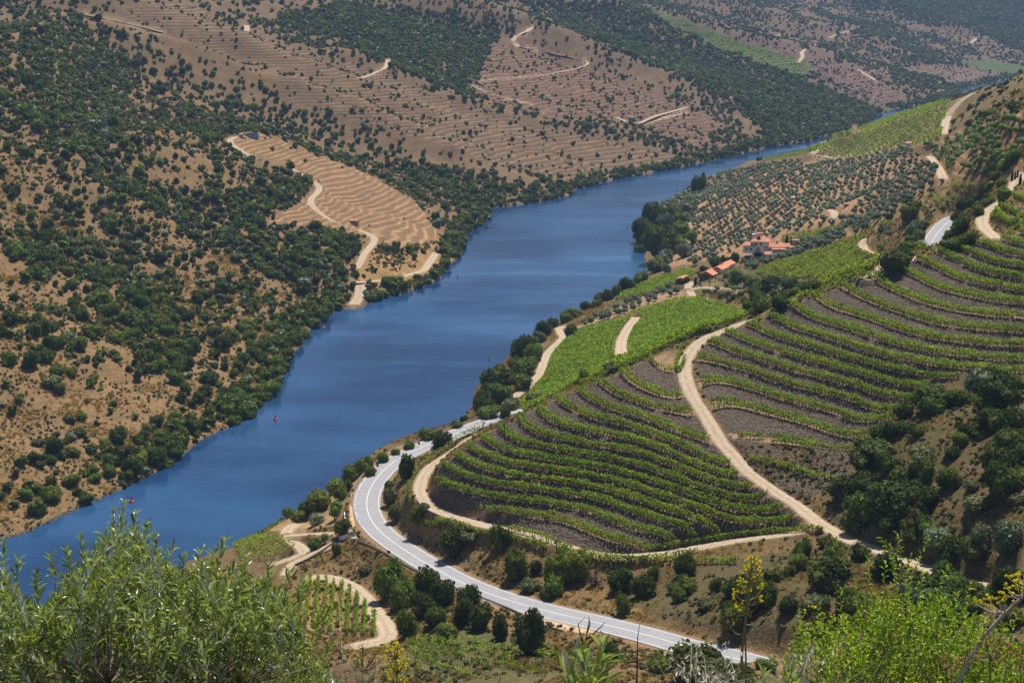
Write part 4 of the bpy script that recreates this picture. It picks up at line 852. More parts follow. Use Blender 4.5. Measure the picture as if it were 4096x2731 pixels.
# ---- trees and bushes placed one by one: (u, v of the base, width px, height px, kind)
TREES={
 'inside the road bend':[(1625,1918,74,92,'o'),(1770,1792,78,66,'o')],
 'between road and lowest vine row':[(1808,2245,110,105,'o'),(1999,2205,76,92,'g'),(2055,2325,104,102,'g'),(1671,2120,76,68,'g'),(1558,2025,80,76,'l'),(1585,2085,72,60,'l'),(2243,2350,112,126,'g'),(2310,2330,100,108,'g'),(2213,2392,90,78,'g'),(2124,2372,92,48,'l'),(2380,2350,60,50,'d'),(2480,2380,100,88,'o'),(2570,2395,96,88,'o'),(2493,2462,60,82,'g'),(2612,2330,50,55,'o'),(2737,2310,76,80,'o'),(2720,2410,46,45,'g'),(2142,2300,50,48,'o'),(1700,2060,45,40,'l'),(1880,2190,90,45,'l'),(1560,1960,50,40,'l'),(2865,2365,46,58,'g'),(2712,2405,46,58,'g')],
 'in the clump below the road':[(1560,2400,132,152,'g'),(1610,2432,106,100,'g'),(1712,2382,96,100,'o'),(1770,2427,96,104,'o'),(1692,2477,100,96,'o'),(1745,2522,92,86,'g'),(1630,2552,86,110,'g'),(1868,2442,96,86,'o'),(1850,2502,80,96,'o'),(1925,2522,90,94,'o'),(2002,2562,70,94,'o'),(2115,2622,116,152,'o'),(2213,2626,32,34,'g'),(2440,2652,72,80,'o'),(1520,2345,50,40,'g'),(1465,2300,55,40,'l'),(1790,2560,80,60,'g')],
 'by the white wall below the road bend':[(1336,2084,62,62,'a'),(1265,2102,66,46,'s'),(1366,2148,70,60,'g'),(1259,2197,56,40,'g'),(1345,2227,40,54,'g'),(1155,2072,50,40,'g'),(1268,2052,112,80,'g'),(1220,2067,70,58,'g'),(1340,1972,80,48,'g'),(1297,2175,32,32,'a'),(1190,2085,60,40,'g')],
 'on the shoulder between road and river':[(1700,1745,50,30,'g'),(1710,1762,66,40,'g'),(1636,1797,46,30,'g'),(1530,1852,50,38,'g'),(1458,1888,76,60,'g'),(1410,1922,90,60,'g'),(1394,1967,42,44,'o'),(1360,2004,60,58,'g'),(1826,1712,50,26,'g'),(1856,1692,32,30,'o'),(1580,1820,40,26,'g'),(1480,1905,50,40,'g')],
 'on the right bank below the vineyard':[(2085,1442,100,84,'o'),(2140,1452,86,74,'g'),(1980,1572,114,94,'o'),(2100,1512,100,74,'g'),(2085,1557,82,54,'g'),(1935,1657,86,88,'o'),(2000,1622,100,78,'g'),(2045,1642,82,48,'l'),(1955,1672,100,40,'g'),(2175,1347,66,54,'o'),(2285,1347,52,50,'g'),(2210,1312,50,40,'o'),(2260,1292,60,40,'g'),(2300,1272,60,38,'g'),(2345,1240,42,34,'o'),(2387,1232,46,34,'g'),(2433,1202,42,40,'o'),(2398,1207,46,38,'l'),(2466,1187,40,44,'g'),(2510,1167,66,48,'o'),(2563,1132,60,44,'g'),(2630,1087,70,54,'g'),(2668,1092,36,32,'v'),(2023,1672,38,42,'o'),(2060,1480,60,50,'g'),(2130,1400,60,50,'g'),(2160,1372,50,40,'v'),(2030,1545,70,60,'o'),(1960,1615,80,70,'o')],
 'on the crest above the lower vineyard':[(2340,1527,46,46,'g'),(2445,1492,66,40,'l'),(2140,1612,80,42,'l'),(2390,1500,40,24,'l')],
 'on the dark wooded point':[(2610,925,86,104,'o'),(2572,972,80,78,'o'),(2640,1042,120,126,'o'),(2660,935,70,66,'v'),(2720,955,80,60,'g'),(2765,978,46,46,'a'),(2710,1012,80,58,'g'),(2635,1088,60,48,'l'),(2796,772,56,64,'o'),(2590,950,70,60,'o'),(2680,990,90,70,'o'),(2600,1000,70,60,'g'),(2720,900,60,46,'g'),(2760,850,60,42,'v'),(2690,870,60,50,'g'),(2740,1030,60,46,'v'),(2640,890,50,50,'o'),(2660,1060,70,50,'v'),(2560,1010,50,40,'o')],
 'around the farm buildings':[(3058,1022,36,54,'o'),(2864,1077,56,46,'o'),(2915,1065,36,36,'o'),(2940,1052,36,40,'o'),(2820,1097,40,30,'o'),(2952,1132,48,48,'g'),(3000,1132,46,30,'g'),(2780,1065,36,28,'a'),(2892,1068,26,44,'o'),(2985,1000,26,22,'o'),(3010,1003,26,22,'g'),(2818,1180,20,18,'a'),(2990,1045,40,18,'v'),(2920,1105,50,16,'g'),(2746,1130,28,26,'g'),(2800,1110,30,24,'g'),(3085,1000,24,26,'g'),(2880,1060,30,30,'g')],
 'in the gully below the bright vineyard':[(3075,1167,70,54,'o'),(3037,1217,60,44,'o'),(3125,1247,68,50,'o'),(3072,1222,42,34,'g'),(3045,1252,36,24,'g'),(3170,1162,56,40,'o'),(3195,1182,60,40,'g'),(3250,1172,86,50,'g'),(3100,1132,46,34,'g'),(3145,1132,24,22,'o'),(2870,1160,24,14,'a'),(2935,1165,30,18,'a'),(2985,1178,24,16,'a'),(3010,1190,24,16,'a'),(2905,1150,28,18,'a'),(2960,1165,26,18,'a'),(3150,1200,60,40,'o'),(3040,1165,50,36,'g'),(2940,1140,50,26,'g'),(3010,1150,56,40,'g'),(2965,1185,30,18,'g'),(2900,1190,40,22,'l')],
 'beside the upper road':[(3590,1092,112,74,'o'),(3620,1042,60,44,'o'),(3640,892,62,64,'g'),(3700,922,40,34,'a'),(3650,977,46,34,'g'),(3680,957,40,36,'g'),(3640,822,32,28,'o'),(3560,882,30,28,'o'),(3940,777,50,50,'g'),(4015,752,52,44,'g'),(3915,862,50,38,'g'),(3900,832,60,38,'o'),(3850,942,86,64,'o'),(3875,987,66,50,'g'),(3805,967,50,40,'o'),(3795,1002,56,38,'l'),(3840,997,42,34,'g'),(3958,717,46,46,'o'),(3530,1000,40,24,'g'),(3570,940,50,26,'l'),(3530,930,34,22,'o'),(3620,1000,40,30,'g'),(3830,885,50,40,'o'),(3870,895,56,40,'o'),(3985,720,44,36,'g'),(4020,690,50,44,'g'),(4060,650,60,50,'g'),(3920,800,44,30,'l'),(3960,760,40,30,'g')],
 'on the slope right of the terraces':[(3740,1642,150,88,'o'),(3625,1672,80,58,'o'),(4020,1642,150,108,'o'),(3970,1532,72,40,'g'),(4035,1762,140,98,'o'),(3845,1792,72,50,'g'),(4020,1832,110,60,'g'),(3525,1777,90,70,'o'),(3590,1747,90,58,'o'),(3672,1747,72,48,'g'),(3530,1842,150,58,'o'),(3380,2012,120,90,'o'),(3470,1902,130,78,'o'),(3560,1902,100,70,'o'),(3705,1927,76,78,'g'),(3580,2082,200,128,'o'),(3420,2142,100,88,'o'),(3470,2092,110,98,'g'),(3560,2142,100,60,'o'),(3640,2142,72,58,'o'),(3803,1957,92,74,'g'),(4025,2012,132,118,'o'),(4000,1902,130,98,'o'),(3720,2147,66,40,'g'),(3935,2212,100,88,'v'),(3800,2272,120,88,'o'),(3905,2292,110,88,'o'),(4040,2232,120,108,'v'),(3650,2202,62,58,'o'),(3755,2197,110,60,'v'),(3340,2272,100,98,'g'),(3210,2237,72,74,'g'),(3315,2372,166,108,'o'),(3545,2322,110,98,'o'),(3060,2432,92,94,'o'),(3160,2457,74,62,'o'),(2915,2457,50,48,'o'),(2752,2312,72,88,'o'),(3850,2402,140,88,'g'),(2810,2745,220,150,'o'),(2640,2690,110,70,'g'),(2960,2760,160,90,'o'),(3480,1990,110,80,'o'),(3620,1960,110,80,'g'),(3700,2050,120,80,'o'),(3430,2060,100,80,'g'),(3860,1620,110,60,'g'),(3960,1720,100,70,'o'),(3690,1840,90,50,'l'),(3900,2060,110,70,'l'),(4060,2400,140,110,'o'),(3700,2400,140,90,'o'),(3420,2470,140,90,'g'),(3240,2560,120,70,'l'),(3450,2240,80,60,'g'),(3000,2330,80,50,'l'),(3100,2330,70,50,'g'),(2960,2400,80,50,'l'),(3260,2460,110,70,'l'),(2830,2440,80,40,'l')]}
ORDW='first second third fourth fifth sixth seventh eighth ninth tenth eleventh twelfth thirteenth fourteenth fifteenth sixteenth seventeenth eighteenth nineteenth twentieth'.split()
def ordw(n):
    if n<=20: return ORDW[n-1]
    t,q=divmod(n,10); T_={2:'twent',3:'thirt',4:'fort',5:'fift',6:'sixt',7:'sevent',8:'eight',9:'ninet'}[min(t,9)]
    return T_+'ieth' if q==0 else T_+'y-'+ORDW[q-1]
ORD=['leftmost','second','third','fourth','fifth','sixth','seventh','eighth','ninth','tenth']
def ordn(i,n):
    if i==0: return 'leftmost'
    if i==n-1: return 'rightmost'
    return ordw(i+1)+' from left' if i<=n//2 else ordw(n-i)+' from right'
DESC={'o':'dark evergreen oak','g':'leafy green shrub','l':'pale green low shrub','s':'silver grey dome shaped bush','d':'leafless grey bush','b':'dry bush','v':'grey green olive bush','a':'light green small tree'}
trunk_me=None
mb=MB(); mb.tube([(0,0,-.5),(.04,.02,.45),(-.02,.0,1.0)],[.16,.12,.07],6); mb.tube([(.04,.02,.45),(.3,.15,.9)],[.09,.04],5); mb.tube([(.04,.02,.5),(-.28,-.1,.95)],[.08,.04],5)
trunk_me=mesh('trunk',mb.v,mb.f,[mBARK])
for where,L in TREES.items():
    by_kind={}
    for q in L: by_kind.setdefault(q[4],[]).append(q)
    for k,Q in by_kind.items():
        Q.sort(); P=at([q[0] for q in Q],[q[1] for q in Q],None,100.)
        for i,(q,p) in enumerate(zip(Q,P)):
            if np.isnan(p[0]): continue
            ppm=F/math.sqrt(p[0]**2+p[1]**2+(CAMH-p[2])**2); w_=q[2]/ppm/2*1.22; h_=q[3]/ppm*1.08
            e=empty(NMS[k] if k!='o' else 'evergreen_oak',(p[0],p[1]+w_*.5,p[2]-.1),float(r5.uniform(0,6.28)))
            e.location.z=float(zat(p[0],p[1]+w_*.5)[0])-.15
            lab=DESC[k]+' '+where+(', '+ordn(i,len(Q)) if len(Q)>1 else '')
            tag(e,lab,'tree' if k in 'oav' else 'shrub',('evergreen oaks ' if k=='o' else 'bushes ')+where if len(Q)>1 else None)
            tall=h_>1.25*w_ or k=='a'
            link('crown',SM[k][int(r5.integers(len(SM[k])))],e,(0,0,h_*.28 if k=='a' else 0),0.,(w_,w_*.95,h_*(.68 if k=='a' else .82)))
            if q[2]>40 or k=='a': link('trunk',trunk_me,e,(0,0,0),0.,(h_*.28,h_*.28,h_*.6))
# ---- cypresses
def cyp(seed):
    r=np.random.default_rng(seed); n=170; t=r.uniform(0,1,n); a=r.uniform(0,6.28,n); rad_=.13*np.sin(np.pi*np.clip(t*.9+.1,0,1))**.6*(1.15-.75*t)+.008
    P=np.stack([rad_*np.cos(a),rad_*np.sin(a),t*.98],1); Nn=np.stack([np.cos(a),np.sin(a),.5+0*a],1)+r.normal(size=(n,3))*.3; Nn/=np.linalg.norm(Nn,axis=1)[:,None]
    V,Fq=quads(P,Nn,.05*r.uniform(.7,1.2,n),r,1.6); me=bpy.data.meshes.new('cypress'); me.from_pydata(V.tolist(),[],Fq.tolist()); me.materials.append(mCYP)
    bm=bmesh.new(); bm.from_mesh(me)
    g=bmesh.ops.create_cone(bm,segments=8,radius1=.10,radius2=.012,depth=.92)
    for v in g['verts']: v.co.z+=.46
    bm.to_mesh(me); bm.free(); return me
CY=[cyp(i) for i in range(3)]
def cypress(u,v,h,lab,grp=None,fat=1.):
    p=at([u],[v])[0]
    if np.isnan(p[0]): return
    ppm=F/np.linalg.norm(p-[0,0,CAMH]); H=h/ppm
    o=link('cypress',CY[int(r5.integers(3))],None,(p[0],p[1],p[2]-.1),float(r5.uniform(0,6)),(H*fat,H*fat,H)); tag(o,lab,'tree',grp)
cypress(3146,990,50,'tall slim cypress left of two in front of the long farmhouse roof')
cypress(3164,987,36,'shorter slim cypress right of the tall one by the long farmhouse roof')
cypress(3202,968,18,'small dark cypress right of the farmhouse chimney')
cypress(3032,1030,84,'broad pointed conifer in front of the farmhouse tower',None,1.7)
cypress(2813,745,54,'dark pointed cypress on the wooded point by the water',None,1.6)
cypress(2782,1140,32,'small conical conifer beside the barn driveway',None,1.8)
for i,(u,v,h) in enumerate([(4080,740,44),(4048,722,36),(4060,717,28),(4070,708,30)]): cypress(u,v,h,'slim cypress beside the farm track at the right edge, '+ordn(sorted([4080,4048,4060,4070]).index(u),4),'cypresses at the right edge')
for u,v in ((3424,660),(3453,655),(3396,668)): cypress(u,v,20,'small dark cypress at the foot of the far terraced vineyard','cypresses at the foot of the far vineyard')
cl_=np.array([(3027,645),(3048,641),(3119,629),(3146,622),(3173,617),(3201,612),(3235,608),(3262,604),(3279,588),(3306,570),(3333,557)],float)
t=np.concatenate([np.linspace(0,2,13),np.linspace(2.2,7,17),np.linspace(7.2,10,10)])
for k in t:
    u=np.interp(k,range(11),cl_[:,0]);v=np.interp(k,range(11),cl_[:,1]); cypress(u,v,float(r5.uniform(11,18)),'thin dark cypress in the row along the riverside vineyard','row of cypresses along the riverside vineyard')
def VIS_at(p):
    j,_=col_idx(np.array([p[0]/p[1]])); i=min(np.searchsorted(RR,p[1]),NR-1); return int(VIS[i,j[0]])
# ---------------------------------------------------------------- vine rows
r6=np.random.default_rng(23)
def contour(Xg,Yg,G,lev,M):
    """marching squares on a structured grid, returns polylines in the plan"""
    B=G>lev; c=B[:-1,:-1]*1+B[:-1,1:]*2+B[1:,1:]*4+B[1:,:-1]*8
    Mk=M[:-1,:-1]&M[1:,1:]&M[:-1,1:]&M[1:,:-1]; act=np.argwhere((c>0)&(c<15)&Mk)
    T={1:[(3,0)],2:[(0,1)],3:[(3,1)],4:[(1,2)],5:[(3,0),(1,2)],6:[(0,2)],7:[(3,2)],8:[(2,3)],9:[(2,0)],10:[(0,1),(2,3)],11:[(2,1)],12:[(1,3)],13:[(1,0)],14:[(0,3)]}
    adj={}
    for i,j in act:
        for a,b in T[c[i,j]]:
            k=[]
            for e in (a,b): k.append([('h',i,j),('v',i,j+1),('h',i+1,j),('v',i,j)][e])
            adj.setdefault(k[0],[]).append(k[1]); adj.setdefault(k[1],[]).append(k[0])
    def pt(k):
        t,i,j=k; i2,j2=(i,j+1) if t=='h' else (i+1,j)
        f=(lev-G[i,j])/(G[i2,j2]-G[i,j]+1e-12); return (Xg[i,j]*(1-f)+Xg[i2,j2]*f,Yg[i,j]*(1-f)+Yg[i2,j2]*f)
    seen=set();out=[]
    for s in [k for k in adj if len(adj[k])==1]+list(adj):
        if s in seen: continue
        L=[s];seen.add(s);cur=s
        while True:
            nx=[k for k in adj[cur] if k not in seen]
            if not nx: break
            cur=nx[0];seen.add(cur);L.append(cur)
        if len(L)>3: out.append(np.array([pt(k) for k in L]))
    return out
def vine_row(P2,label,group,dens=24,w=.50,h0=.32,h1=1.75,leaf=.23,mat=None,stems=True,gaps=.0,name='vine_row',minlen=3.):
    P=smooth_line(np.c_[P2,np.zeros(len(P2))],.5,2)
    for _ in range(4): P[1:-1]=(P[:-2]+2*P[1:-1]+P[2:])/4
    L=.5*len(P)
    if L<minlen: return None
    z=zat(P[:,0],P[:,1]); P[:,2]=z
    T=np.gradient(P[:,:2],axis=0);T/=np.linalg.norm(T,axis=1)[:,None]+1e-9;Nn=np.stack([T[:,1],-T[:,0]],1)
    n=int(L*dens); i=r6.integers(0,len(P),n); vig=.72+.55*vnoise(i*.13+r6.uniform(0,99),i*0.,4)+.2*r6.normal(size=n)*.3
    if gaps>0: k=vnoise(i*.09+r6.uniform(0,99),i*0.,8)>gaps; i=i[k];n=len(i);vig=vig[k]
    if n<4: return None
    off=r6.normal(size=n)*w*.55*vig; hh=h0+(h1*np.clip(vig,.6,1.25)-h0)*r6.beta(1.5,1.15,n); al=r6.uniform(-.28,.28,n)
    Q=np.stack([P[i,0]+Nn[i,0]*off+T[i,0]*al,P[i,1]+Nn[i,1]*off+T[i,1]*al,P[i,2]+hh],1)
    sd=np.sign(off+1e-6)[:,None]
    nr=np.c_[Nn[i]*sd*(np.abs(off)/w)[:,None]*1.2,.55*(hh-h0)/(h1-h0)+.1]+r6.normal(size=(n,3))*.5; nr/=np.linalg.norm(nr,axis=1)[:,None]
    V,Fq=quads(Q,nr,leaf*r6.uniform(.65,1.3,n),r6)
    base=P[len(P)//2].copy(); e=empty(name,base); tag(e,label,'vine row',group)
    link('foliage',fastmesh('foliage',V-base,Fq,[mat or mVINE]),e)
    if stems:
        S_=P[::2]; m=len(S_); a=.05; bx_=np.array([(-a,-a),(a,-a),(a,a),(-a,a)])
        hts=np.where(np.arange(m)%5==0,1.55,.95)
        jit=r6.normal(size=(m,2))*.06
        lowr=np.concatenate([S_[:,None,:2]+bx_[None]*1.1,np.broadcast_to(S_[:,None,2:]-.15,(m,4,1))],2)
        upr=np.concatenate([S_[:,None,:2]+bx_[None]*.8+jit[:,None],np.broadcast_to((S_[:,2]+hts)[:,None,None],(m,4,1))],2)
        VV=np.concatenate([lowr,upr],1).reshape(-1,3); k=np.arange(m)[:,None]*8
        FF=np.concatenate([k+[[0,1,5,4]],k+[[1,2,6,5]],k+[[2,3,7,6]],k+[[3,0,4,7]]])
        tag(link('stems',fastmesh('stems',VV-base,FF,[mVTR]),e),kind='stuff')
    return e
xg,yg=np.meshgrid(np.arange(-42,175,.7),np.arange(288,436,.7),indexing='ij')
pg=phif(xg,yg).reshape(xg.shape); zg=zat(xg.ravel(),yg.ravel(),Z0).reshape(xg.shape); ug,vg=proj(xg,yg,zg)
mL=inpoly(ug.ravel(),vg.ravel(),ML).reshape(xg.shape); mR=inpoly(ug.ravel(),vg.ravel(),MR).reshape(xg.shape)
for P,hw in (TR['t1'],TR['t2'],TR['t6']):
    d=seg_dist(xg.ravel(),yg.ravel(),P[::2,:2])[0].reshape(xg.shape)>hw+.9; mL&=d; mR&=d
def rowset(M,nlo,nhi,where,grp,short=None):
    for n_ in range(nlo,nhi):
        for off,nm in ((.0,'outer'),(.215,'inner')):
            Ls=[P for P in contour(xg,yg,pg,n_+off,M) if np.hypot(*np.diff(P,axis=0).T).sum()>7]
            Ls.sort(key=lambda P:P[:,0].mean())
            for q,P in enumerate(Ls):
                sfx='' if len(Ls)==1 else ', '+ordn(q,len(Ls))+' piece'
                vine_row(P,'%s leafy vine row of the %s terrace up %s%s'%(nm,ordw(n_-nlo+1),where,sfx),grp,gaps=.06)
rowset(mL,1,18,'from the bend track','vine rows on the terraces above the bend')
rowset(mR,10,31,'right of the steep track','vine rows on the terraces right of the steep track')
def px_row(px,label,group,**k):
    P=at([q[0] for q in px],[q[1] for q in px]); P=P[~np.isnan(P[:,0])]
    if len(P)>1: return vine_row(P[:,:2],label,group,**k)
GB='vine rows along the edges of the front terraces'
T1L=TR['t1'][0]
def offset_line(P,o):
    T=np.gradient(P[:,:2],axis=0);T/=np.linalg.norm(T,axis=1)[:,None]; return P[:,:2]+np.stack([T[:,1],-T[:,0]],1)*o
nT=len(T1L)
vine_row(offset_line(T1L,-3.1)[int(.16*nT):int(.66*nT)],'vine row along the river side of the track below all terraces',GB,gaps=.12)
vine_row(offset_line(T1L,-3.1)[int(.66*nT):int(.95*nT)],'thick vine row along the track edge above the road bend',GB,dens=15,h1=2.1)
px_row([(2000,1672),(2056,1656),(2112,1636),(2168,1610),(2224,1578),(2300,1550),(2374,1526),(2450,1493),(2524,1458),(2590,1428),(2660,1392)],'vine row along the crest above the lower vineyard',GB,dens=16,h1=2.)
px_row([(2660,1390),(2720,1362),(2780,1335),(2830,1312)],'vine row on the crest beside the top of the steep track',GB,dens=15)
px_row([(2740,1440),(2718,1500),(2700,1470),(2722,1400)],'short vine row in the fork by the steep track',GB)
px_row([(2900,1300),(2990,1268),(3060,1240),(3130,1205),(3200,1180),(3290,1142),(3400,1098),(3500,1066)],'vine row along the crest below the bright vineyard',GB,dens=16,h1=2.)
px_row([(3520,1075),(3600,1045),(3680,1010),(3770,985),(3850,965)],'vine row along the crest in front of the upper road',GB,dens=15,h1=2.)
px_row([(1350+a*.5952,1801+b*.5952) for a,b in ((1150,540),(1350,590),(1550,675),(1700,720),(1850,745),(2000,745),(2300,760))],'lowest vine row under the terraces above the dry bank',GB,gaps=.15)
px_row([(3000,1842),(3100,1862),(3200,1887),(3340,1920)],'short lowest vine row right of the steep track',GB)
px_row([(2700,2255),(2800,2250),(2870,2252),(2944,2250)],'short lowest vine row at the right end of the bank',GB)
px_row([(2560,2200),(2680,2195),(2820,2165),(2960,2145),(3090,2132),(3200,2128),(3290,2128)],'vine row beside the track below the front terraces to the junction',GB,gaps=.1)
for k,L in enumerate([[(3993,822),(4030,845),(4120,880)],[(4055,785),(4096,805),(4130,820)],[(3962,872),(4000,890),(4046,906)],[(3968,862),(4006,882),(4050,897)],[(4070,880),(4085,920),(4100,950)],[(4010,950),(4060,925),(4096,890)]]):
    px_row(L,'short vine row beside the upper right farm track, %s from the top'%ordw([2,1,4,3,5,6][k]),'short vine rows beside the upper right track')
u3=lambda L:[(3300+a*.3384,700+b*.3384) for a,b in L]
for k,L in enumerate([[(1180,300),(1230,330),(1290,330)],[(1320,240),(1400,290),(1450,350),(1510,360)],[(1520,150),(1580,200),(1680,250),(1760,280)],[(1660,200),(1740,240)],[(1310,330),(1370,390),(1420,420)],[(820,500),(860,440),(960,370),(1050,330),(1100,280),(1200,250),(1300,200),(1400,150),(1500,110),(1560,110)],[(1150,380),(1220,420)],[(1340,310),(1420,400)],[(500,610),(540,660),(600,700)],[(640,570),(720,600),(800,560)],[(1500,280),(1600,300),(1680,310)],[(1550,130),(1640,110),(1740,120),(1800,160)],[(1250,250),(1310,290),(1330,330)],[(1440,190),(1500,240),(1530,290)]]):
    px_row(u3(L),'curved vine row on the small terraces beyond the upper road, number %d'%(k+1),'vine rows on the small terraces beyond the upper road',dens=8,h1=2.,leaf=.3,w=.6,stems=False)
for k in range(10):
    pass
L7=[[(10,380),(0,640),(-8,800)],[(80,390),(60,640),(40,860)],[(155,420),(135,640),(120,800)],[(220,460),(205,660),(195,860)],[(290,530),(280,700),(270,880)],[(360,590),(355,740),(350,880)],[(440,690),(437,780),(435,880)],[(-60,370),(-80,620),(-95,800)],[(-130,365),(-155,600),(-175,780)],[(-200,360),(-230,600),(-255,760)]]
for L in L7: px_row(c8(L),'straight vine row in the small vineyard below the bend, %s'%ordn(sorted([a[0][0] for a in L7]).index(L[0][0]),len(L7)),'straight vine rows below the bend',gaps=.06)
c8b=lambda L:[(1350+a*.5952,1801+b*.5952) for a,b in L]
for k,L in enumerate([[(470,1290),(600,1285),(750,1290),(900,1300),(1050,1330),(1150,1345),(1300,1372),(1480,1410)],[(520,1300),(700,1360),(900,1420),(1050,1440),(1200,1475),(1400,1510)],[(460,1340),(600,1430),(800,1500),(900,1540)],[(480,1300),(620,1370),(800,1440),(1000,1510),(1100,1545)],[(600,1290),(800,1330),(1000,1375),(1200,1410),(1400,1450)],[(470,1420),(560,1490),(640,1550)]]):
    px_row(L and c8b(L),'ragged weedy vine row in the vineyard under the road clump, %s'%ordn([0,2,4,3,1,5][k],6),'ragged vine rows at the bottom edge',gaps=.30,dens=9,w=.7)
# ---- dense vineyards: rows of canopy that merge into one green field
def field(px,name,label,mat,sp=2.1,den=2.6,leaf=.36,ang=.5,h=1.5,hj=.35,avoid=()):
    P=at([q[0] for q in px],[q[1] for q in px]); P=P[~np.isnan(P[:,0])]; lo,hi=P[:,:2].min(0)-4,P[:,:2].max(0)+4
    c=(lo+hi)/2; R_=np.hypot(*(hi-lo))/2
    n=int(4*R_*R_*den); row=r6.integers(int(-R_/sp),int(R_/sp)+1,n)*sp+r6.normal(size=n)*.42; al=r6.uniform(-R_,R_,n)
    x=c[0]+al*math.cos(ang)-row*math.sin(ang); y=c[1]+al*math.sin(ang)+row*math.cos(ang)
    k=(y>80)&(np.abs(x/y)<.6); x,y=x[k],y[k]; z=zat(x,y); u,v=proj(x,y,z); k=inpoly(u,v,px); 
    x,y,z=x[k],y[k],z[k]; 
    for Q,hw in avoid:
        d=seg_dist(x,y,Q[:,:2])[0]>hw; x,y,z=x[d],y[d],z[d]
    n=len(x); hh=h*(.72+.5*vnoise(x/5,y/5,2))+r6.normal(size=n)*hj*.6-.1
    nr=np.c_[r6.normal(size=(n,2))*.75,np.ones(n)*.7]; nr/=np.linalg.norm(nr,axis=1)[:,None]
    V,Fq=quads(np.c_[x,y,z+np.maximum(hh,.3)],nr,leaf*r6.uniform(.6,1.3,n),r6)
    return tag(link(name,fastmesh(name,V,Fq,[mat])),label,None,None,'stuff')
AV=[TR[k] for k in ('vineyard_strip','riverside','strip3')]; AV=[(P,hw+.4) for P,hw in AV]
field([(2050,1640),(2110,1590),(2180,1500),(2205,1430),(2235,1380),(2270,1340),(2320,1322),(2480,1280),(2560,1240),(2700,1200),(2780,1192),(2830,1202),(2900,1226),(2990,1256),(2960,1282),(2860,1312),(2800,1330),(2700,1375),(2550,1445),(2400,1505),(2250,1565),(2130,1630)],'vineyard_canopy','dense dark green vineyard between the river track and the terrace crest',mVINE,2.2,4.2,.42,.45,1.5,.35,AV)
field([(3020,1092),(3095,1058),(3214,1021),(3300,996),(3368,967),(3452,937),(3490,933),(3449,967),(3439,998),(3469,1015),(3530,1035),(3525,1062),(3490,1095),(3400,1115),(3300,1150),(3190,1200),(3190,1180),(3270,1140),(3300,1112),(3160,1117),(3060,1114)],'vineyard_canopy','bright yellow green vineyard sloping up to the curving track',mVINB,2.2,3.2,.5,.3,1.4,.3,[(TR['t5'][0],2.8)])
field([(2455,1206),(2500,1171),(2595,1127),(2738,1082),(2789,1097),(2704,1135),(2636,1163),(2568,1183),(2500,1195)],'vineyard_canopy','green vineyard strip between the river and the barns',mVINE,2.2,3.,.5,.5,1.5)
field([(3126,952),(3200,935),(3300,917),(3400,893),(3405,905),(3300,941),(3180,976),(3130,966)],'vineyard_canopy','small green vineyard plot behind the long farmhouse',mVINE,2.2,2.6,.52,.5,1.5)
field([(3040,648),(3119,634),(3180,624),(3235,612),(3262,607),(3288,586),(3278,578),(3220,596),(3160,614),(3100,628)],'vineyard_canopy','narrow green vineyard along the river behind cypresses',mVINE,2.4,1.0,.65,.5,1.5)
field([(930,2170),(1020,2150),(1100,2145),(1190,2192),(1150,2215),(1090,2237),(950,2250)],'vineyard_canopy','small leafy vine plot beside the track by the water',mVINE,2.,3.,.3,.4,1.4)
field([(880,2190),(960,2150),(1060,2105),(1120,2075),(1140,2080),(1100,2110),(1020,2150),(930,2180)],'bank_greenery','lush green strip along the water edge',mGREEN,1.5,2.,.4,.4,1.)
field([(3180,1200),(3300,1155),(3400,1118),(3490,1098),(3490,1110),(3400,1130),(3260,1185),(3150,1225),(3080,1245),(3070,1235)],'vineyard_canopy','pale green vines running up to the terrace crest',mVINB,2.2,3.4,.42,.3,1.4)
# ---- far terraced vineyard beyond the olive grove
iv=np.where((RR>760)&(RR<1600))[0]; jv=np.where((AZ>.17)&(AZ<.40))[0]; sv_=(slice(iv[0],iv[-1]),slice(jv[0],jv[-1]))
mV=inpoly(U1[sv_].ravel(),V1[sv_].ravel(),np.array(VFAR)*1.7415).reshape(X[sv_].shape)&((Z[sv_]-CAMH)/Y[sv_]>=runm[sv_]-.002)
zs_=Z0[sv_]; k=0
lv=np.arange(6,92,1.7); nrow=0
for z_ in lv:
    for P in contour(X[sv_],Y[sv_],zs_,z_,mV):
        if np.hypot(*np.diff(P,axis=0).T).sum()<14: continue
        nrow+=1
        vine_row(P,'%s long level vine row up the far terraced vineyard'%ordw(nrow),'rows of the far terraced vineyard',dens=2.6,w=.5,h0=.2,h1=1.8,leaf=.62,mat=mVINE,stems=False,gaps=.0)
print('far rows',nrow)
iv=np.where((RR>1700)&(RR<3300))[0]; jv=np.where((AZ>.05)&(AZ<.37))[0]; s9=(slice(iv[0],iv[-1]),slice(jv[0],jv[-1]))
m9=inpoly(U1[s9].ravel(),V1[s9].ravel(),np.array(L9P)*1.7415).reshape(X[s9].shape)&((Z[s9]-CAMH)/Y[s9]>=runm[s9]-.003)
n9=0
for z_ in np.arange(4,140,3.1):
    for P in contour(X[s9],Y[s9],Z0[s9],z_,m9):
        if np.hypot(*np.diff(P,axis=0).T).sum()<30: continue
        n9+=1; vine_row(P,'%s dark green row up the distant terraced vineyard under the ridge'%ordw(n9),'rows of the distant green vineyard',dens=.9,w=.7,h0=.3,h1=2.2,leaf=1.15,mat=mVINE,stems=False)
print('rows9',n9)
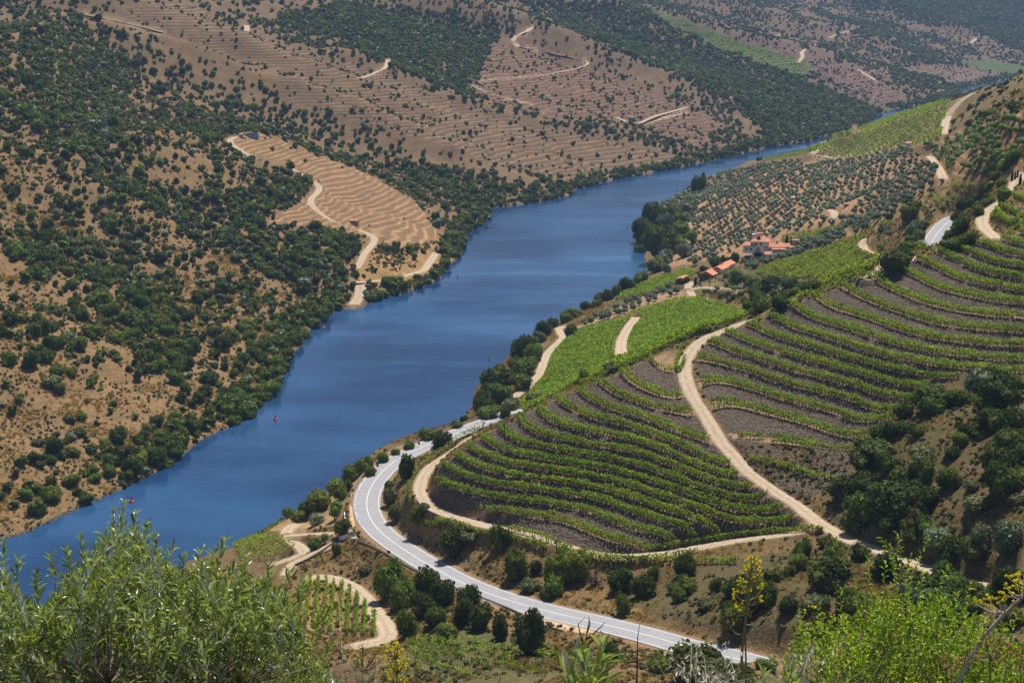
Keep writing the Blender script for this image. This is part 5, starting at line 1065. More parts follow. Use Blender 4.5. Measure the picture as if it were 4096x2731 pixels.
# ---- olive groves
OL=[]
def grove(px,rows):
    n=len(rows); x,y=rows[:,0],rows[:,1]; k=(y>100)&(np.abs(x/np.maximum(y,1))<.6); x,y=x[k],y[k]; z=zat(x,y); u,v=proj(x,y,z); k=inpoly(u,v,px)
    for a,b,c in zip(x[k],y[k],z[k]): OL.append((a,b,c))
def gridrows(c,R_,sp,al,ang,j=.5):
    a=np.arange(-R_,R_,al);b=np.arange(-R_,R_,sp); A,B=np.meshgrid(a,b); A=A.ravel()+r6.normal(size=A.size)*j; B=B.ravel()+r6.normal(size=B.size)*j*.6
    m=r6.random(A.size)>.10; A,B=A[m],B[m]; return np.stack([c[0]+A*math.cos(ang)-B*math.sin(ang),c[1]+A*math.sin(ang)+B*math.cos(ang)],1)
GBP=[(2610,870),(2690,830),(2800,770),(2900,735),(2990,690),(3080,650),(3200,640),(3230,700),(3205,780),(3250,850),(3345,905),(3240,915),(3130,948),(2960,1000),(2850,1040),(2760,1060),(2700,1010),(2640,950)]
pc=at([2950],[850])[0]; grove(GBP,gridrows(pc,330,8.,5.4,1.02))
GAP=[(3205,640),(3300,650),(3420,640),(3560,602),(3640,602),(3740,680),(3790,740),(3700,800),(3600,860),(3500,890),(3400,905),(3340,905),(3240,890),(3225,830),(3208,780),(3240,700)]
pc=at([3260],[880])[0]; ar=[]
for k in range(4,60):
    rad_=k*7.2; m=int(2*math.pi*rad_/4.6); t=np.linspace(0,2*math.pi,m,endpoint=False)+r6.normal(size=m)*.3/rad_
    m_=r6.random(m)>.08; ar.append(np.stack([pc[0]+rad_*np.cos(t),pc[1]+rad_*np.sin(t)],1)[m_])
grove(GAP,np.vstack(ar)+r6.normal(size=(sum(map(len,ar)),2))*.35)
GCP=[(3000,1082),(2960,1055),(3060,1038),(3130,1012),(3200,975),(3330,920),(3480,870),(3520,862),(3480,920),(3300,988),(3200,1018),(3100,1052)]
pc=at([3250],[960])[0]; grove(GCP,gridrows(pc,220,4.6,4.4,.8,1.1))
GDP=[(2290,1330),(2330,1292),(2420,1242),(2560,1192),(2690,1150),(2730,1175),(2610,1215),(2480,1268),(2330,1315)]
pc=at([2500],[1240])[0]; grove(GDP,gridrows(pc,90,6.,5.6,.7,.8))
GEP=[(2620,820),(2700,780),(2830,710),(2960,675),(3060,655),(3050,665),(2960,720),(2860,770),(2700,840),(2640,870)]
pc=at([2830],[760])[0]; grove(GEP,gridrows(pc,260,6.5,6.5,.4,2.2))
OL=np.array(OL); OU,OV=proj(OL[:,0],OL[:,1],OL[:,2])
OLW=[]
for u_,v_ in zip(OU,OV):
    if inpoly(np.array([u_]),np.array([v_]),GDP)[0]: OLW.append('in the small riverside plot, '+('river end' if u_<2420 else 'middle' if u_<2580 else 'barn end'))
    elif inpoly(np.array([u_]),np.array([v_]),GCP)[0]: OLW.append('in the band above the bright vineyard, '+('near the farmhouse' if u_<3180 else 'middle' if u_<3350 else 'near the panel wall'))
    elif u_<3200: OLW.append('in the lower ploughed grove, '+('by the dark point' if u_<2850 else 'behind the farmhouse' if v_>900 else 'middle'))
    else: OLW.append('in the upper grove of curved rows, '+('near the terraces' if u_>3550 else 'front edge' if v_>830 else 'middle'))
sz=1/np.hypot(OL[:,1],CAMH-OL[:,2]); vis=VIS.ravel(); o_=np.argsort(-sz)
orad=np.clip(r6.normal(1.95,.32,len(OL)),1.1,2.8); orad[np.hypot(OL[:,0]-pc[0],OL[:,1]-pc[1])<0]*=1
print('olives',len(OL))
mb=MB(); mb.tube([(0,0,-.4),(.05,.03,.5)],[.16,.10],5); mb.tube([(.05,.03,.45),(.35,.1,1.)],[.09,.05],4); mb.tube([(.05,.03,.45),(-.3,-.12,1.)],[.09,.05],4); otr=mesh('trunk',mb.v,mb.f,[mBARK])
for i in o_[:300]:
    e=empty('olive_tree',(OL[i][0],OL[i][1],OL[i][2]),float(r6.uniform(0,6.28))); tag(e,('large ' if orad[i]>2.15 else 'small ' if orad[i]<1.75 else '')+'grey green olive tree '+OLW[i],'olive tree','olive trees in the groves by the river')
    q=orad[i]; link('crown',SM['v'][int(r6.integers(4))],e,(0,0,.75*q*.5),0.,(q,q,q*.95)); link('trunk',otr,e,(0,0,0),0.,(q*.55,q*.55,q*.8))
m=o_[300:]; nm=len(m); q=orad[m]
if nm: scatter('far_olive_trees',OL[m]+np.array([0,0,.3]),np.stack([q,q,q*.95],1),np.stack([0*q,0*q,r6.uniform(0,6.28,nm)],1),r6.integers(0,3,nm),SMALL['v'],'rows of grey green olive trees in the far part of the grove')
# ---- young trees on the upper right terraces
c3=lambda L:[(2696+a*.5952,b*.5952) for a,b in L]
for k,L in enumerate([[(1690,985),(1800,1020),(1900,1050),(2000,1090),(2100,1115)],[(1830,940),(1950,990),(2050,1030),(2150,1060),(2210,1070)],[(1900,920),(2000,960),(2100,1000),(2200,1020),(2290,1022)],[(1980,890),(2100,940),(2200,970),(2352,1010)],[(2060,860),(2150,890),(2250,905),(2352,900)],[(2120,820),(2200,840),(2352,850)],[(1770,1060),(1850,1100),(1870,1120)],[(1940,1130),(2020,1170),(2060,1190)]]):
    P=pxline(c3(L),Z,4.6)
    for j,p in enumerate(P):
        if r6.random()<.06 or (VIS_at(p)<1): continue
        q=float(r6.uniform(1.5,2.3)); e=empty('almond_tree',(p[0]+r6.normal()*.3,p[1]+r6.normal()*.3,zat(p[0],p[1])[0]),float(r6.uniform(0,6)))
        tag(e,'young green tree in the %s row down the upper right orchard terraces'%ordw([6,5,4,3,2,1,7,8][k]),'tree','young trees on the upper right terraces')
        link('crown',SM['a'][int(r6.integers(3))],e,(0,0,q*.45),0.,(q,q,q*.9)); link('trunk',otr,e,(0,0,0),0.,(q*.35,q*.35,q*.7))
# ---------------------------------------------------------------- buildings
mWHITE=pbr('white render',(.74,.73,.71),.85,.06,2.)
mPINK=pbr('pinkish render',(.62,.47,.42),.85,.08,2.)
mTILE,n,o=newmat('terracotta tiles'); p=N(n,'ShaderNodeBsdfPrincipled'); tc=N(n,'ShaderNodeTexCoord'); 
f=noise(n,tc.outputs['Object'],1.2,5,.7); wv=N(n,'ShaderNodeTexWave'); wv.inputs['Scale'].default_value=1.6; wv.inputs['Distortion'].default_value=.3; n.links.new(tc.outputs['Object'],wv.inputs[0])
n.links.new(ramp(n,f,[(.3,(.50,.165,.075)),(.55,(.62,.235,.11)),(.8,(.70,.33,.18))]),p.inputs['Base Color']); p.inputs['Roughness'].default_value=.8
n.links.new(bump(n,wv.outputs[1],.4,.05),p.inputs['Normal']); n.links.new(p.outputs[0],o.inputs[0])
mBRICK=pbr('grey brown brickwork',(.30,.25,.22),.9,.2,5.)
mDARKW=pbr('dark schist wall',(.12,.095,.08),.95,.35,3.,bmp=.4)
mGLASS=pbr('dark window glass',(.02,.025,.03),.15,.1,1.,.6)
mDOOR=pbr('dark door',(.05,.04,.035),.7,.2,3.)
mMETAL=pbr('galvanised steel',(.52,.53,.54),.45,.1,3.,.5,.7)
mGREYP=pbr('grey concrete panels',(.36,.345,.34),.85,.1,1.5)
mPOLE=pbr('dark wooden pole',(.065,.05,.04),.9,.3,4.)
mCPOLE=pbr('concrete pole',(.42,.40,.38),.9,.1,4.)
mBLK=pbr('sign black',(.02,.018,.015),.5,.1,3.)
mORG=pbr('sign orange',(.75,.27,.02),.5,.08,3.)
mSTEEL=pbr('pylon steel',(.30,.32,.33),.6,.1,3.,.5,.4)
mREDB=pbr('buoy red',(.60,.015,.03),.45,.1,3.)
mGRNB=pbr('buoy green',(.0,.26,.10),.45,.1,3.)
mORB=pbr('buoy orange',(.80,.22,.02),.45,.1,3.)
mBLUE=pbr('blue paint',(.05,.16,.42),.45,.1,3.)
def azi(p): return -math.atan2(p[0],p[1])
def P1(u,v): return at([u],[v],None,90.)[0]
def roof_gable(mb,L,Wd,z0,rise,ov=.35,m=0,hip=0.):
    """ridge along x"""
    l,w=L/2+ov,Wd/2+ov; t=.16
    for dz in (0,): 
        V=[(-l,-w,z0),(l,-w,z0),(l,w,z0),(-l,w,z0),(-l+hip,0,z0+rise),(l-hip,0,z0+rise)]
        V+= [(a,b,c-t) for a,b,c in V]
        mb.add(V,[(0,1,5,4),(2,3,4,5),(0,4,3),(1,2,5),(6,10,11,7),(8,11,10,9),(6,9,10),(7,11,8),(0,6,7,1),(1,7,8,2),(2,8,9,3),(3,9,6,0)],m)
def house(name,p,rz,L,Wd,h,rise,label,cat='house',wall=None,hip=0.,wins=(),doors=(),chim=(),sink=.6,gable_m=None,gl=None):
    e=empty(name,p,rz); tag(e,label,cat); wall=wall or mWHITE
    mb=MB(); mb.box((0,0,(h-sink)/2),(L,Wd,h+sink),0,0)
    if not hip: mb.add([(-L/2,-Wd/2+.02,h),(-L/2,Wd/2-.02,h),(-L/2,0,h+rise-.2),(L/2,-Wd/2+.02,h),(L/2,Wd/2-.02,h),(L/2,0,h+rise-.2)],[(0,2,1),(3,4,5),(0,3,5,2),(1,2,5,4)],0)
    mb.build('wall',[wall],e)
    mb=MB(); roof_gable(mb,L,Wd,h+.06,rise,.4,0,hip); rf=mb.build('roof',[mTILE],e)
    for (x,y,w_,d_,hh,mt) in chim:
        mb=MB(); mb.box((x,y,h+rise*.4+hh/2),(w_,d_,hh+rise*.6)); mb.box((x,y,h+rise*.7+hh),(w_*1.2,d_*1.2,.12)); mb.build('chimney',[mt],rf)
    for side,x,z,w_,hh in wins:
        mb=MB(); y=-Wd/2-.03 if side=='f' else 0
        if side=='f': mb.box((x,-Wd/2-.02,z),(w_+.16,.08,hh+.16),0,0); mb.box((x,-Wd/2-.05,z),(w_,.06,hh),0,1)
        else:
            s=-1 if side=='l' else 1
            mb.box((s*(L/2+.02),x,z),(.08,w_+.16,hh+.16),0,0); mb.box((s*(L/2+.05),x,z),(.06,w_,hh),0,1)
        mb.build('window',[mWHITE if wall is not mWHITE else mBRICK,mGLASS],e)
    for side,x,w_,hh in doors:
        mb=MB()
        if side=='f': mb.box((x,-Wd/2-.04,hh/2),(w_,.08,hh))
        else: mb.box(((-1 if side=='l' else 1)*(L/2+.04),x,hh/2),(.08,w_,hh))
        mb.build('door',[mDOOR],e)
    return e
# long farmhouse with veranda, tower and left wing: one building
p=P1(3120,1006); ppm=F/np.linalg.norm(p-[0,0,CAMH]); rz=azi(p); k=1/ppm
e=house('farmhouse',p,rz,122*k,46*k,3.0,1.9,'white farmhouse with long orange tiled roofs, a tower and pink chimney','house',chim=[(-12*k,4*k,1.0,.8,2.2,mWHITE),(56*k,2*k,3.6*1.0,1.2,2.6,mPINK)],wins=[('f',-40*k,1.4,1.,1.2),('f',40*k,1.4,1.,1.2)],doors=[('f',0,1.1,2.1)])
mb=MB(); mb.add([(-30*k,-23*k,2.75),(38*k,-23*k,2.75),(38*k,-23*k-2.6,2.3),(-30*k,-23*k-2.6,2.3),(-30*k,-23*k,2.62),(38*k,-23*k,2.62),(38*k,-23*k-2.6,2.17),(-30*k,-23*k-2.6,2.17)],[(0,1,2,3),(4,7,6,5),(0,3,7,4),(1,5,6,2),(2,6,7,3),(0,4,5,1)]); mb.build('veranda_roof',[mTILE],e)
for q in range(5): mb=MB(); mb.box((-29*k+q*16.5*k,-23*k-2.3,1.0),(.28,.28,2.4)); mb.build('pillar',[mWHITE],e)
mb=MB(); mb.box((4*k,-23*k-2.4,-.1),(80*k,5.,.3)); mb.build('terrace',[mconc],e)
tx=-78*k
mb=MB(); mb.box((tx,2*k,2.6),(64*k,50*k,6.4)); w_=mb.build('tower_wall',[mWHITE],e)
mb=MB(); roof_gable(mb,64*k,50*k,5.85,2.2,.5,0,22*k); V=mb.v; mb.v=[(a+tx,b+2*k,c) for a,b,c in V]; tr_o=mb.build('tower_roof',[mTILE],e)
for q in (-16,4): mb=MB(); mb.box((tx+q*k,2*k-25*k-.03,4.4),(1.,.1,1.2)); mb.build('window',[mGLASS],e)
mb=MB(); mb.box((tx-12*k,22*k,5.),(40*k,16*k,8.0)); mb.build('upper_wall',[mWHITE],e)
mb=MB(); a0=tx-34*k;a1=tx+10*k; mb.add([(a0,13*k,8.8),(a1,13*k,10.0),(a1,32*k,10.),(a0,32*k,8.8),(a0,13*k,8.55),(a1,13*k,9.75),(a1,32*k,9.75),(a0,32*k,8.55)],[(0,1,2,3),(4,7,6,5),(0,4,5,1),(1,5,6,2),(2,6,7,3),(3,7,4,0)]); mb.build('shed_roof',[mTILE],e)
mb=MB(); mb.add([(tx-32*k,14*k,8.9),(tx+8*k,14*k,8.9),(tx+8*k,14*k,9.8),(tx-32*k,30*k,8.9),(tx+8*k,30*k,8.9),(tx+8*k,30*k,9.8)],[(0,1,2),(3,5,4),(1,4,5,2),(0,2,5,3)]); mb.build('gable_infill',[mWHITE],e)
wx=tx-42*k
mb=MB(); mb.box((wx,-8*k,1.4),(44*k,40*k,4.2)); mb.build('wing_wall',[mWHITE],e)
mb=MB(); roof_gable(mb,44*k,40*k,3.55,1.7,.5,0,16*k); mb.v=[(a+wx,b-8*k,c) for a,b,c in mb.v]; mb.build('wing_roof',[mTILE],e)
for q in (-10,8): mb=MB(); mb.box((wx+q*k,-28*k-.03,1.6),(.9,.1,1.3)); mb.build('window',[mGLASS],e)
p=P1(3068,1038); k=np.linalg.norm(p-[0,0,CAMH])/F
house('white_shed',p,azi(p)+.5,30*k,26*k,3.2,1.3,'small white shed with orange roof below the farmhouse','shed',doors=[('r',0,1.,2.)],wins=[('f',0,1.7,.7,.7)])
# barns, gable ends to the viewer: ridge along local x turned away from the camera
def barn(u,v,w_px,len_m,label,turn,h=2.6,rise=1.9,wall=mDARKW):
    p=P1(u,v); k=np.linalg.norm(p-[0,0,CAMH])/F; Wd=w_px*k; rz=azi(p)+math.pi/2-turn
    c=p+np.array([math.cos(rz)*len_m/2,math.sin(rz)*len_m/2,0])
    return house('barn',c,rz,len_m,Wd,h,rise,label,'barn',wall,doors=[('l',0,2.2,2.1)],sink=2.5)
barn(2824,1118,56,14,'large orange roofed barn with a dark gable facing the river track',.38)
barn(2868,1098,40,10,'middle orange roofed barn joined behind the large one',.38,2.9,1.4,mWHITE)
barn(2893,1084,40,10,'hindmost barn with a redder roof at the end of the row',.38,3.1,1.4,mWHITE)
barn(2722,1137,42,8,'separate dark barn with orange roof left of the driveway',.30,2.4,1.3)
p=P1(2628,1172); k=np.linalg.norm(p-[0,0,CAMH])/F
house('small_shed',p,azi(p)+.2,26*k,16*k,1.8,.9,'small shed with dull red roof among the riverside olive trees','shed')
p=P1(3633,588); k=np.linalg.norm(p-[0,0,CAMH])/F
house('white_hut',p,azi(p)+.15,22*k,20*k,15*k,5*k,'white hut with orange hipped roof above the olive grove','hut',hip=7*k,wins=[('f',0,1.6,.5,.5)],doors=[])
p=P1(1418,897); k=np.linalg.norm(p-[0,0,CAMH])/F
house('brick_hut',p,azi(p)-.25,31*k,20*k,2.5,1.1,'grey brick hut with bright orange roof on the bare tan spur','hut',mBRICK,doors=[('l',0,1.8,1.9)],wins=[('f',4*k,1.3,.8,.9),('f',-8*k,1.3,.7,.8)])
p=P1(3385,826); k=np.linalg.norm(p-[0,0,CAMH])/F
house('field_shelter',p,azi(p)+.3,16*k,10*k,1.6,.4,'tiny pale roofed shelter among the olive trees','shed',mBRICK)
p=P1(2530,478); k=np.linalg.norm(p-[0,0,CAMH])/F
e=empty('field_shed',p,azi(p)); tag(e,'low pale shed at the foot of the brown terraced hill','shed'); mb=MB(); mb.box((0,0,.9),(26*k,3,2.4)); mb.build('wall',[mGREYP],e); mb=MB(); mb.box((0,0,2.25),(28*k,3.6,.2)); mb.build('roof',[mCPOLE],e)
# water tank and pump shed on the spur
p=P1(1009,546); k=np.linalg.norm(p-[0,0,CAMH])/F
e=empty('water_tank',p); tag(e,'round blue grey water tank on top of the tan spur','tank'); mb=MB(); mb.lathe([(26*k,-1.5),(26*k,1.9),(26*k-.3,1.9),(26*k-.3,1.3)],32); mb.build('tank_wall',[pbr('blue grey tank',(.20,.26,.34),.7,.1,1.)],e); mb=MB(); mb.lathe([(26*k-.35,1.0),(26*k-.36,1.3)],32); mb.build('tank_water',[mw],e)
p=P1(965,549); e=empty('pump_shed',p,azi(p)); tag(e,'little grey pump shed beside the round water tank','shed'); mb=MB(); mb.box((0,0,.8),(2.8,2.2,2.4)); mb.build('wall',[mGREYP],e); mb=MB(); mb.box((0,0,2.1),(3.1,2.5,.18)); mb.build('roof',[mCPOLE],e)
# grey panel wall beside the upper road
a,b=P1(3535,938),P1(3571,905); d=b-a; L=np.hypot(d[0],d[1]); 
if L>34: b=a+d*(34/L); L=34.
rz=math.atan2(d[1],d[0]); e=empty('panel_wall',a,rz); tag(e,'tall grey panel wall on the slope beside the upper road','wall')
for q in range(8):
    x=L*(q+.5)/8; z=float(zat(a[0]+d[0]*(q+.5)/8,a[1]+d[1]*(q+.5)/8)[0]-a[2]); z=max(z,0)*.7
    mb=MB(); mb.box((x,0,1.4+z),(L/8-.3,.16,3.8)); mb.build('panel',[mGREYP],e)
for q in range(9): mb=MB(); mb.box((L*q/8,0,1.6+max(float(zat(a[0]+d[0]*q/8,a[1]+d[1]*q/8)[0]-a[2]),0)*.7),(.26,.3,4.2)); mb.build('post',[mCPOLE],e)
# ---------------------------------------------------------------- roadside things
def strip_wall(px,name,label,cat,mat,h,t,sink=.4,part='wall'):
    P=pxline(px,Z,.8); zsm(P,4); e=empty(name,P[0]); tag(e,label,cat); c=P[0]
    T=np.gradient(P[:,:2],axis=0);T/=np.linalg.norm(T,axis=1)[:,None]+1e-9;Nn=np.stack([T[:,1],-T[:,0]],1); V=[];Fa=[]
    for i in range(len(P)):
        for s,z in ((-1,-sink),(-1,h),(1,h),(1,-sink)): V.append((P[i,0]+Nn[i,0]*s*t/2-c[0],P[i,1]+Nn[i,1]*s*t/2-c[1],P[i,2]+z-c[2]))
    for i in range(len(P)-1):
        for q in range(4): Fa.append((i*4+q,i*4+(q+1)%4,i*4+4+(q+1)%4,i*4+4+q))
    Fa+= [(3,2,1,0),tuple(len(V)-4+q for q in range(4))]
    link(part,mesh(part,V,Fa,[mat]),e); return e,P
strip_wall([(1438,2166),(1496,2189),(1559,2224),(1635,2269),(1679,2291)],'parapet','low dark stone parapet on the lower edge of the road bend','wall',mDARKW,.35,.45)
strip_wall([(1790,2338),(1818,2352),(1842,2362),(1904,2383),(1979,2412),(2042,2437),(2086,2458)],'parapet','low dark stone parapet along the road beside the gravel layby','wall',mDARKW,.35,.45)
strip_wall([(2171,2500),(2210,2512),(2250,2523)],'parapet','short dark stone parapet below the gravel layby','wall',mDARKW,.3,.45)
strip_wall([(1357,2157),(1375,2152),(1393,2146)],'white_wall','low white wall with straight top under the small roadside tree','wall',mWHITE,.9,.3,.6)
strip_wall([(1378,2058),(1379,2072),(1382,2088)],'white_wall','thin white parapet end beside the verge above the small tree','wall',mWHITE,.9,.25,.6)
strip_wall([(1180,2262),(1230,2240),(1290,2205),(1330,2175),(1352,2158)],'stone_wall','low dry stone wall running down from the white wall','wall',mDARKW,.5,.4)
strip_wall([(3650,1050),(3668,1020),(3680,990)],'white_wall','pale kerb wall on the left edge of the upper road','wall',mconc,.45,.3)
def offs_px(P,o): return P
def guardrail(i0,i1,label,o):
    P=road[i0:i1]; T=np.gradient(P[:,:2],axis=0);T/=np.linalg.norm(T,axis=1)[:,None];Nn=np.stack([T[:,1],-T[:,0]],1); Q=P.copy(); Q[:,:2]+=Nn*o
    c=Q[0]; e=empty('guard_rail',c); tag(e,label,'guard rail'); V=[];Fa=[]
    prof=[(0,.48),(.06,.54),(0,.60),(.06,.68),(0,.76),(-.05,.76),(-.05,.48)]
    for i in range(len(Q)):
        for a_,z in prof: V.append((Q[i,0]-Nn[i,0]*a_*np.sign(o)-c[0],Q[i,1]-Nn[i,1]*a_*np.sign(o)-c[1],Q[i,2]+z-c[2]))
    m_=len(prof)
    for i in range(len(Q)-1):
        for q in range(m_): Fa.append((i*m_+q,i*m_+(q+1)%m_,(i+1)*m_+(q+1)%m_,(i+1)*m_+q))
    link('rail',mesh('rail',V,Fa,[mMETAL]),e)
    pm=None
    for i in range(0,len(Q),3):
        if pm is None: mb=MB(); mb.box((0,0,.2),(.12,.14,1.1)); pm=mesh('post',mb.v,mb.f,[mMETAL])
        link('post',pm,e,(Q[i,0]+Nn[i,0]*.12*np.sign(o)-c[0],Q[i,1]+Nn[i,1]*.12*np.sign(o)-c[1],Q[i,2]-c[2]),math.atan2(T[i,1],T[i,0]))
def road_i(u,v):
    p=P1(u,v); return int(np.argmin(np.hypot(road[:,0]-p[0],road[:,1]-p[1])))
sgn=-1
i0,i1=road_i(1405,2010),len(road)-1
w0=P1(1462,1918); i=road_i(1462,1918); T=road[i+1]-road[i]; Nn_=np.array([T[1],-T[0]]); sgn=np.sign(np.dot(w0[:2]-road[i,:2],Nn_))
guardrail(min(i0,i1),max(i0,i1),'galvanised guard rail along the river side of the road bend',sgn*(HW+.95))
def chevron(u,v,label,ang):
    p=P1(u,v); e=empty('chevron_sign',p,ang); tag(e,label,'road sign','chevron signs round the bend')
    mb=MB(); mb.tube([(0,0,-.4),(0,0,1.25)],.045,6); mb.build('pole',[mMETAL],e)
    mb=MB(); mb.box((0,0,1.5),(.82,.05,.78)); mb.build('panel',[mBLK],e)
    mb=MB()
    for s in (1,-1): mb.add([(-.26,-.032,1.5+s*.30),(-.02,-.032,1.5+s*.30),(.26,-.032,1.5),(.02,-.032,1.5)],[(0,1,2,3) if s<0 else (3,2,1,0)])
    mb.build('chevron',[mORG],e)
CH=[(1403,2122,0.5),(1389,2034,.5),(1412,1979,.55),(1452,1924,.6),(1511,1880,.5),(1594,1834,.4),(1676,1789,.3),(1787,1745,.2)]
for q,(u,v,a) in enumerate(CH): chevron(u,v,'orange on black chevron sign behind the river side rail, %s from the nearest'%ordw(q+1),a-.3)
for q,(u,v) in enumerate([(1434,2166),(1556,2228),(1679,2293),(1815,2352)]):
    chevron(u,v,'chevron sign seen from behind on the lower road edge, %s from the left'%ordw(q+1),math.pi*.9)
p=P1(2914,2590); e=empty('road_sign',p,.3); tag(e,'small pale sign on the verge right of the motorcycle','road sign'); mb=MB(); mb.tube([(0,0,-.3),(0,0,1.1)],.04,6); mb.build('pole',[mMETAL],e); mb=MB(); mb.add([(-.35,0,1.0),(.35,0,1.0),(0,0,1.65),(-.35,.04,1.0),(.35,.04,1.0),(0,.04,1.65)],[(0,1,2),(5,4,3),(0,3,4,1),(1,4,5,2),(2,5,3,0)]); mb.build('panel',[mPINK],e)
# motorcycle and rider
i=road_i(2839,2596); d=road[i-1]-road[i+1]; rz=math.atan2(d[1],d[0]); pm_=road[i].copy(); nn=np.array([d[1],-d[0]])/np.hypot(d[0],d[1]); pm_[:2]+=nn*1.7
e=empty('motorcycle',pm_,rz); tag(e,'dark blue touring motorcycle riding along the road','motorcycle')
for x in (-.72,.75):
    mb=MB(); R_=[]; 
    for q in range(16): 
        t=2*math.pi*q/16; R_.append((x+.30*math.cos(t),0,.33+.30*math.sin(t)))
    mb.tube(R_+[R_[0]],.07,6); wl_=mb.build('wheel',[mBLK],e); mb=MB(); mb.tube([(x,-.05,.33),(x,.05,.33)],.16,10); mb.build('rim',[mMETAL],wl_)
mb=MB(); mb.tube([(-.55,0,.62),(-.2,0,.72),(.15,0,.86),(.42,0,.84),(.55,0,.7)],[.10,.14,.19,.17,.08],8); mb.box((.0,0,.48),(.55,.30,.34)); mb.build('body',[mBLUE],e)
mb=MB(); mb.tube([(-.75,0,.84),(-.4,0,.80),(-.02,0,.86)],[.09,.13,.10],8); mb.build('saddle',[mBLK],e)
mb=MB(); mb.tube([(.75,.07,.33),(.52,.07,1.0)],.03,6); mb.tube([(.75,-.07,.33),(.52,-.07,1.0)],.03,6); mb.build('fork',[mMETAL],e)
mb=MB(); mb.tube([(.42,.36,1.04),(.5,.1,1.0),(.5,-.1,1.0),(.42,-.36,1.04)],.02,6); mb.build('handlebar',[mBLK],e)
for s in (-1,1): mb=MB(); mb.box((-.62,s*.27,.62),(.42,.16,.32)); mb.build('pannier',[mBLK],e)
mb=MB(); mb.box((.60,0,1.08),(.06,.34,.36)); mb.build('windscreen',[mGLASS],e)
# rider: one skinned body
def person(loc,rz):
    me=bpy.data.meshes.new('person'); 
    V=[(-.28,0,.92),(-.26,0,1.12),(-.16,0,1.34),(-.10,0,1.44),(-.06,0,1.62),(-.15,.20,1.36),(.08,.29,1.18),(.40,.33,1.08),(-.15,-.20,1.36),(.08,-.29,1.18),(.40,-.33,1.08),(-.22,.12,.92),(.16,.21,.82),(.02,.22,.40),(.16,.22,.36),(-.22,-.12,.92),(.16,-.21,.82),(.02,-.22,.40),(.16,-.22,.36)]
    E=[(0,1),(1,2),(2,3),(3,4),(2,5),(5,6),(6,7),(2,8),(8,9),(9,10),(0,11),(11,12),(12,13),(13,14),(0,15),(15,16),(16,17),(17,18)]
    R_=[.15,.15,.17,.07,.10,.08,.06,.045,.08,.06,.045,.11,.085,.06,.055,.11,.085,.06,.055]
    me.from_pydata(V,E,[]); o_=link('person',me,None,loc,rz); s=o_.modifiers.new('skin','SKIN'); 
    for q,r_ in zip(me.skin_vertices[0].data,R_): q.radius=(r_,r_)
    me.skin_vertices[0].data[0].use_root=True
    sb=o_.modifiers.new('sub','SUBSURF'); sb.levels=1; sb.render_levels=1
    me.materials.append(pbr('dark riding clothes',(.035,.035,.045),.7,.2,4.)); tag(o_,'motorcycle rider in dark clothes and helmet leaning to the bars','person')
    mb=MB(); mb.lathe([(.02,-.15),(.11,-.11),(.145,-.02),(.14,.06),(.09,.13),(.02,.155)],12); h=mb.build('helmet',[mBLK],o_,(-.05,0,1.64),0.,True); return o_
person(pm_,rz)
# ---------------------------------------------------------------- poles, pylons, lamps
def pole(u,v,hpx,label,mat=None,cross=True,name='utility_pole'):
    p=P1(u,v)
    if np.isnan(p[0]): return
    k=np.linalg.norm(p-[0,0,CAMH])/F; h=hpx*k; e=empty(name,p,azi(p)+.4); tag(e,label,'utility pole')
    mb=MB(); mb.tube([(0,0,-.6),(0,0,h)],[.14+.02*k*4,.10+.01*k*4],6); mb.build('pole',[mat or mPOLE],e)
    if cross: mb=MB(); mb.box((0,.12,h-.35),(1.5,.1,.12)); mb.build('crossarm',[mat or mPOLE],e); 
    for x in (-.6,0,.6): mb=MB(); mb.lathe([(.03,0),(.06,.05),(.06,.14),(.02,.2)],6,(x,.12,h-.29)); mb.build('insulator',[mWHITE],e)
for u,v,h,l in [(2034,1477,34,'dark pole on the bare river bank'),(2018,1765,78,'dark pole at the nose of the front terraces'),(2121,1972,80,'dark pole on the slate wall in the front terraces'),(2226,2232,78,'dark pole below the lowest track of the terraces'),(3698,962,58,'dark pole on the left verge of the upper road'),(3794,860,42,'dark pole at the far end of the upper road'),(3845,817,46,'dark pole among the small terraces beyond the road'),(2764,1114,34,'dark pole behind the separate barn'),(2923,1095,32,'pole right of the hindmost barn'),(2840,1138,38,'pole in front of the large barn'),(2740,1194,40,'dark pole on the riverside edge of the driveway'),(2932,1139,38,'thin pole in the gully below the barns'),(2966,1057,34,'pole beside the yard below the farmhouse'),(3644,560,8,'short pole above the far vineyard')]: pole(u,v,h,l)
for u,v,h,l in [(515,567,38,'pale pole right of the lattice pylon'),(673,141,58,'pale pole on the crest of the upper left hill'),(842,78,42,'pale pole near the top edge left of centre'),(967,547,28,'thin pole beside the pump shed on the spur'),(835,558,26,'short pale pole left of the tan spur'),(2150,440,22,'pale pole at the foot of the brown terraces')]: pole(u,v,h,l,mCPOLE,True)
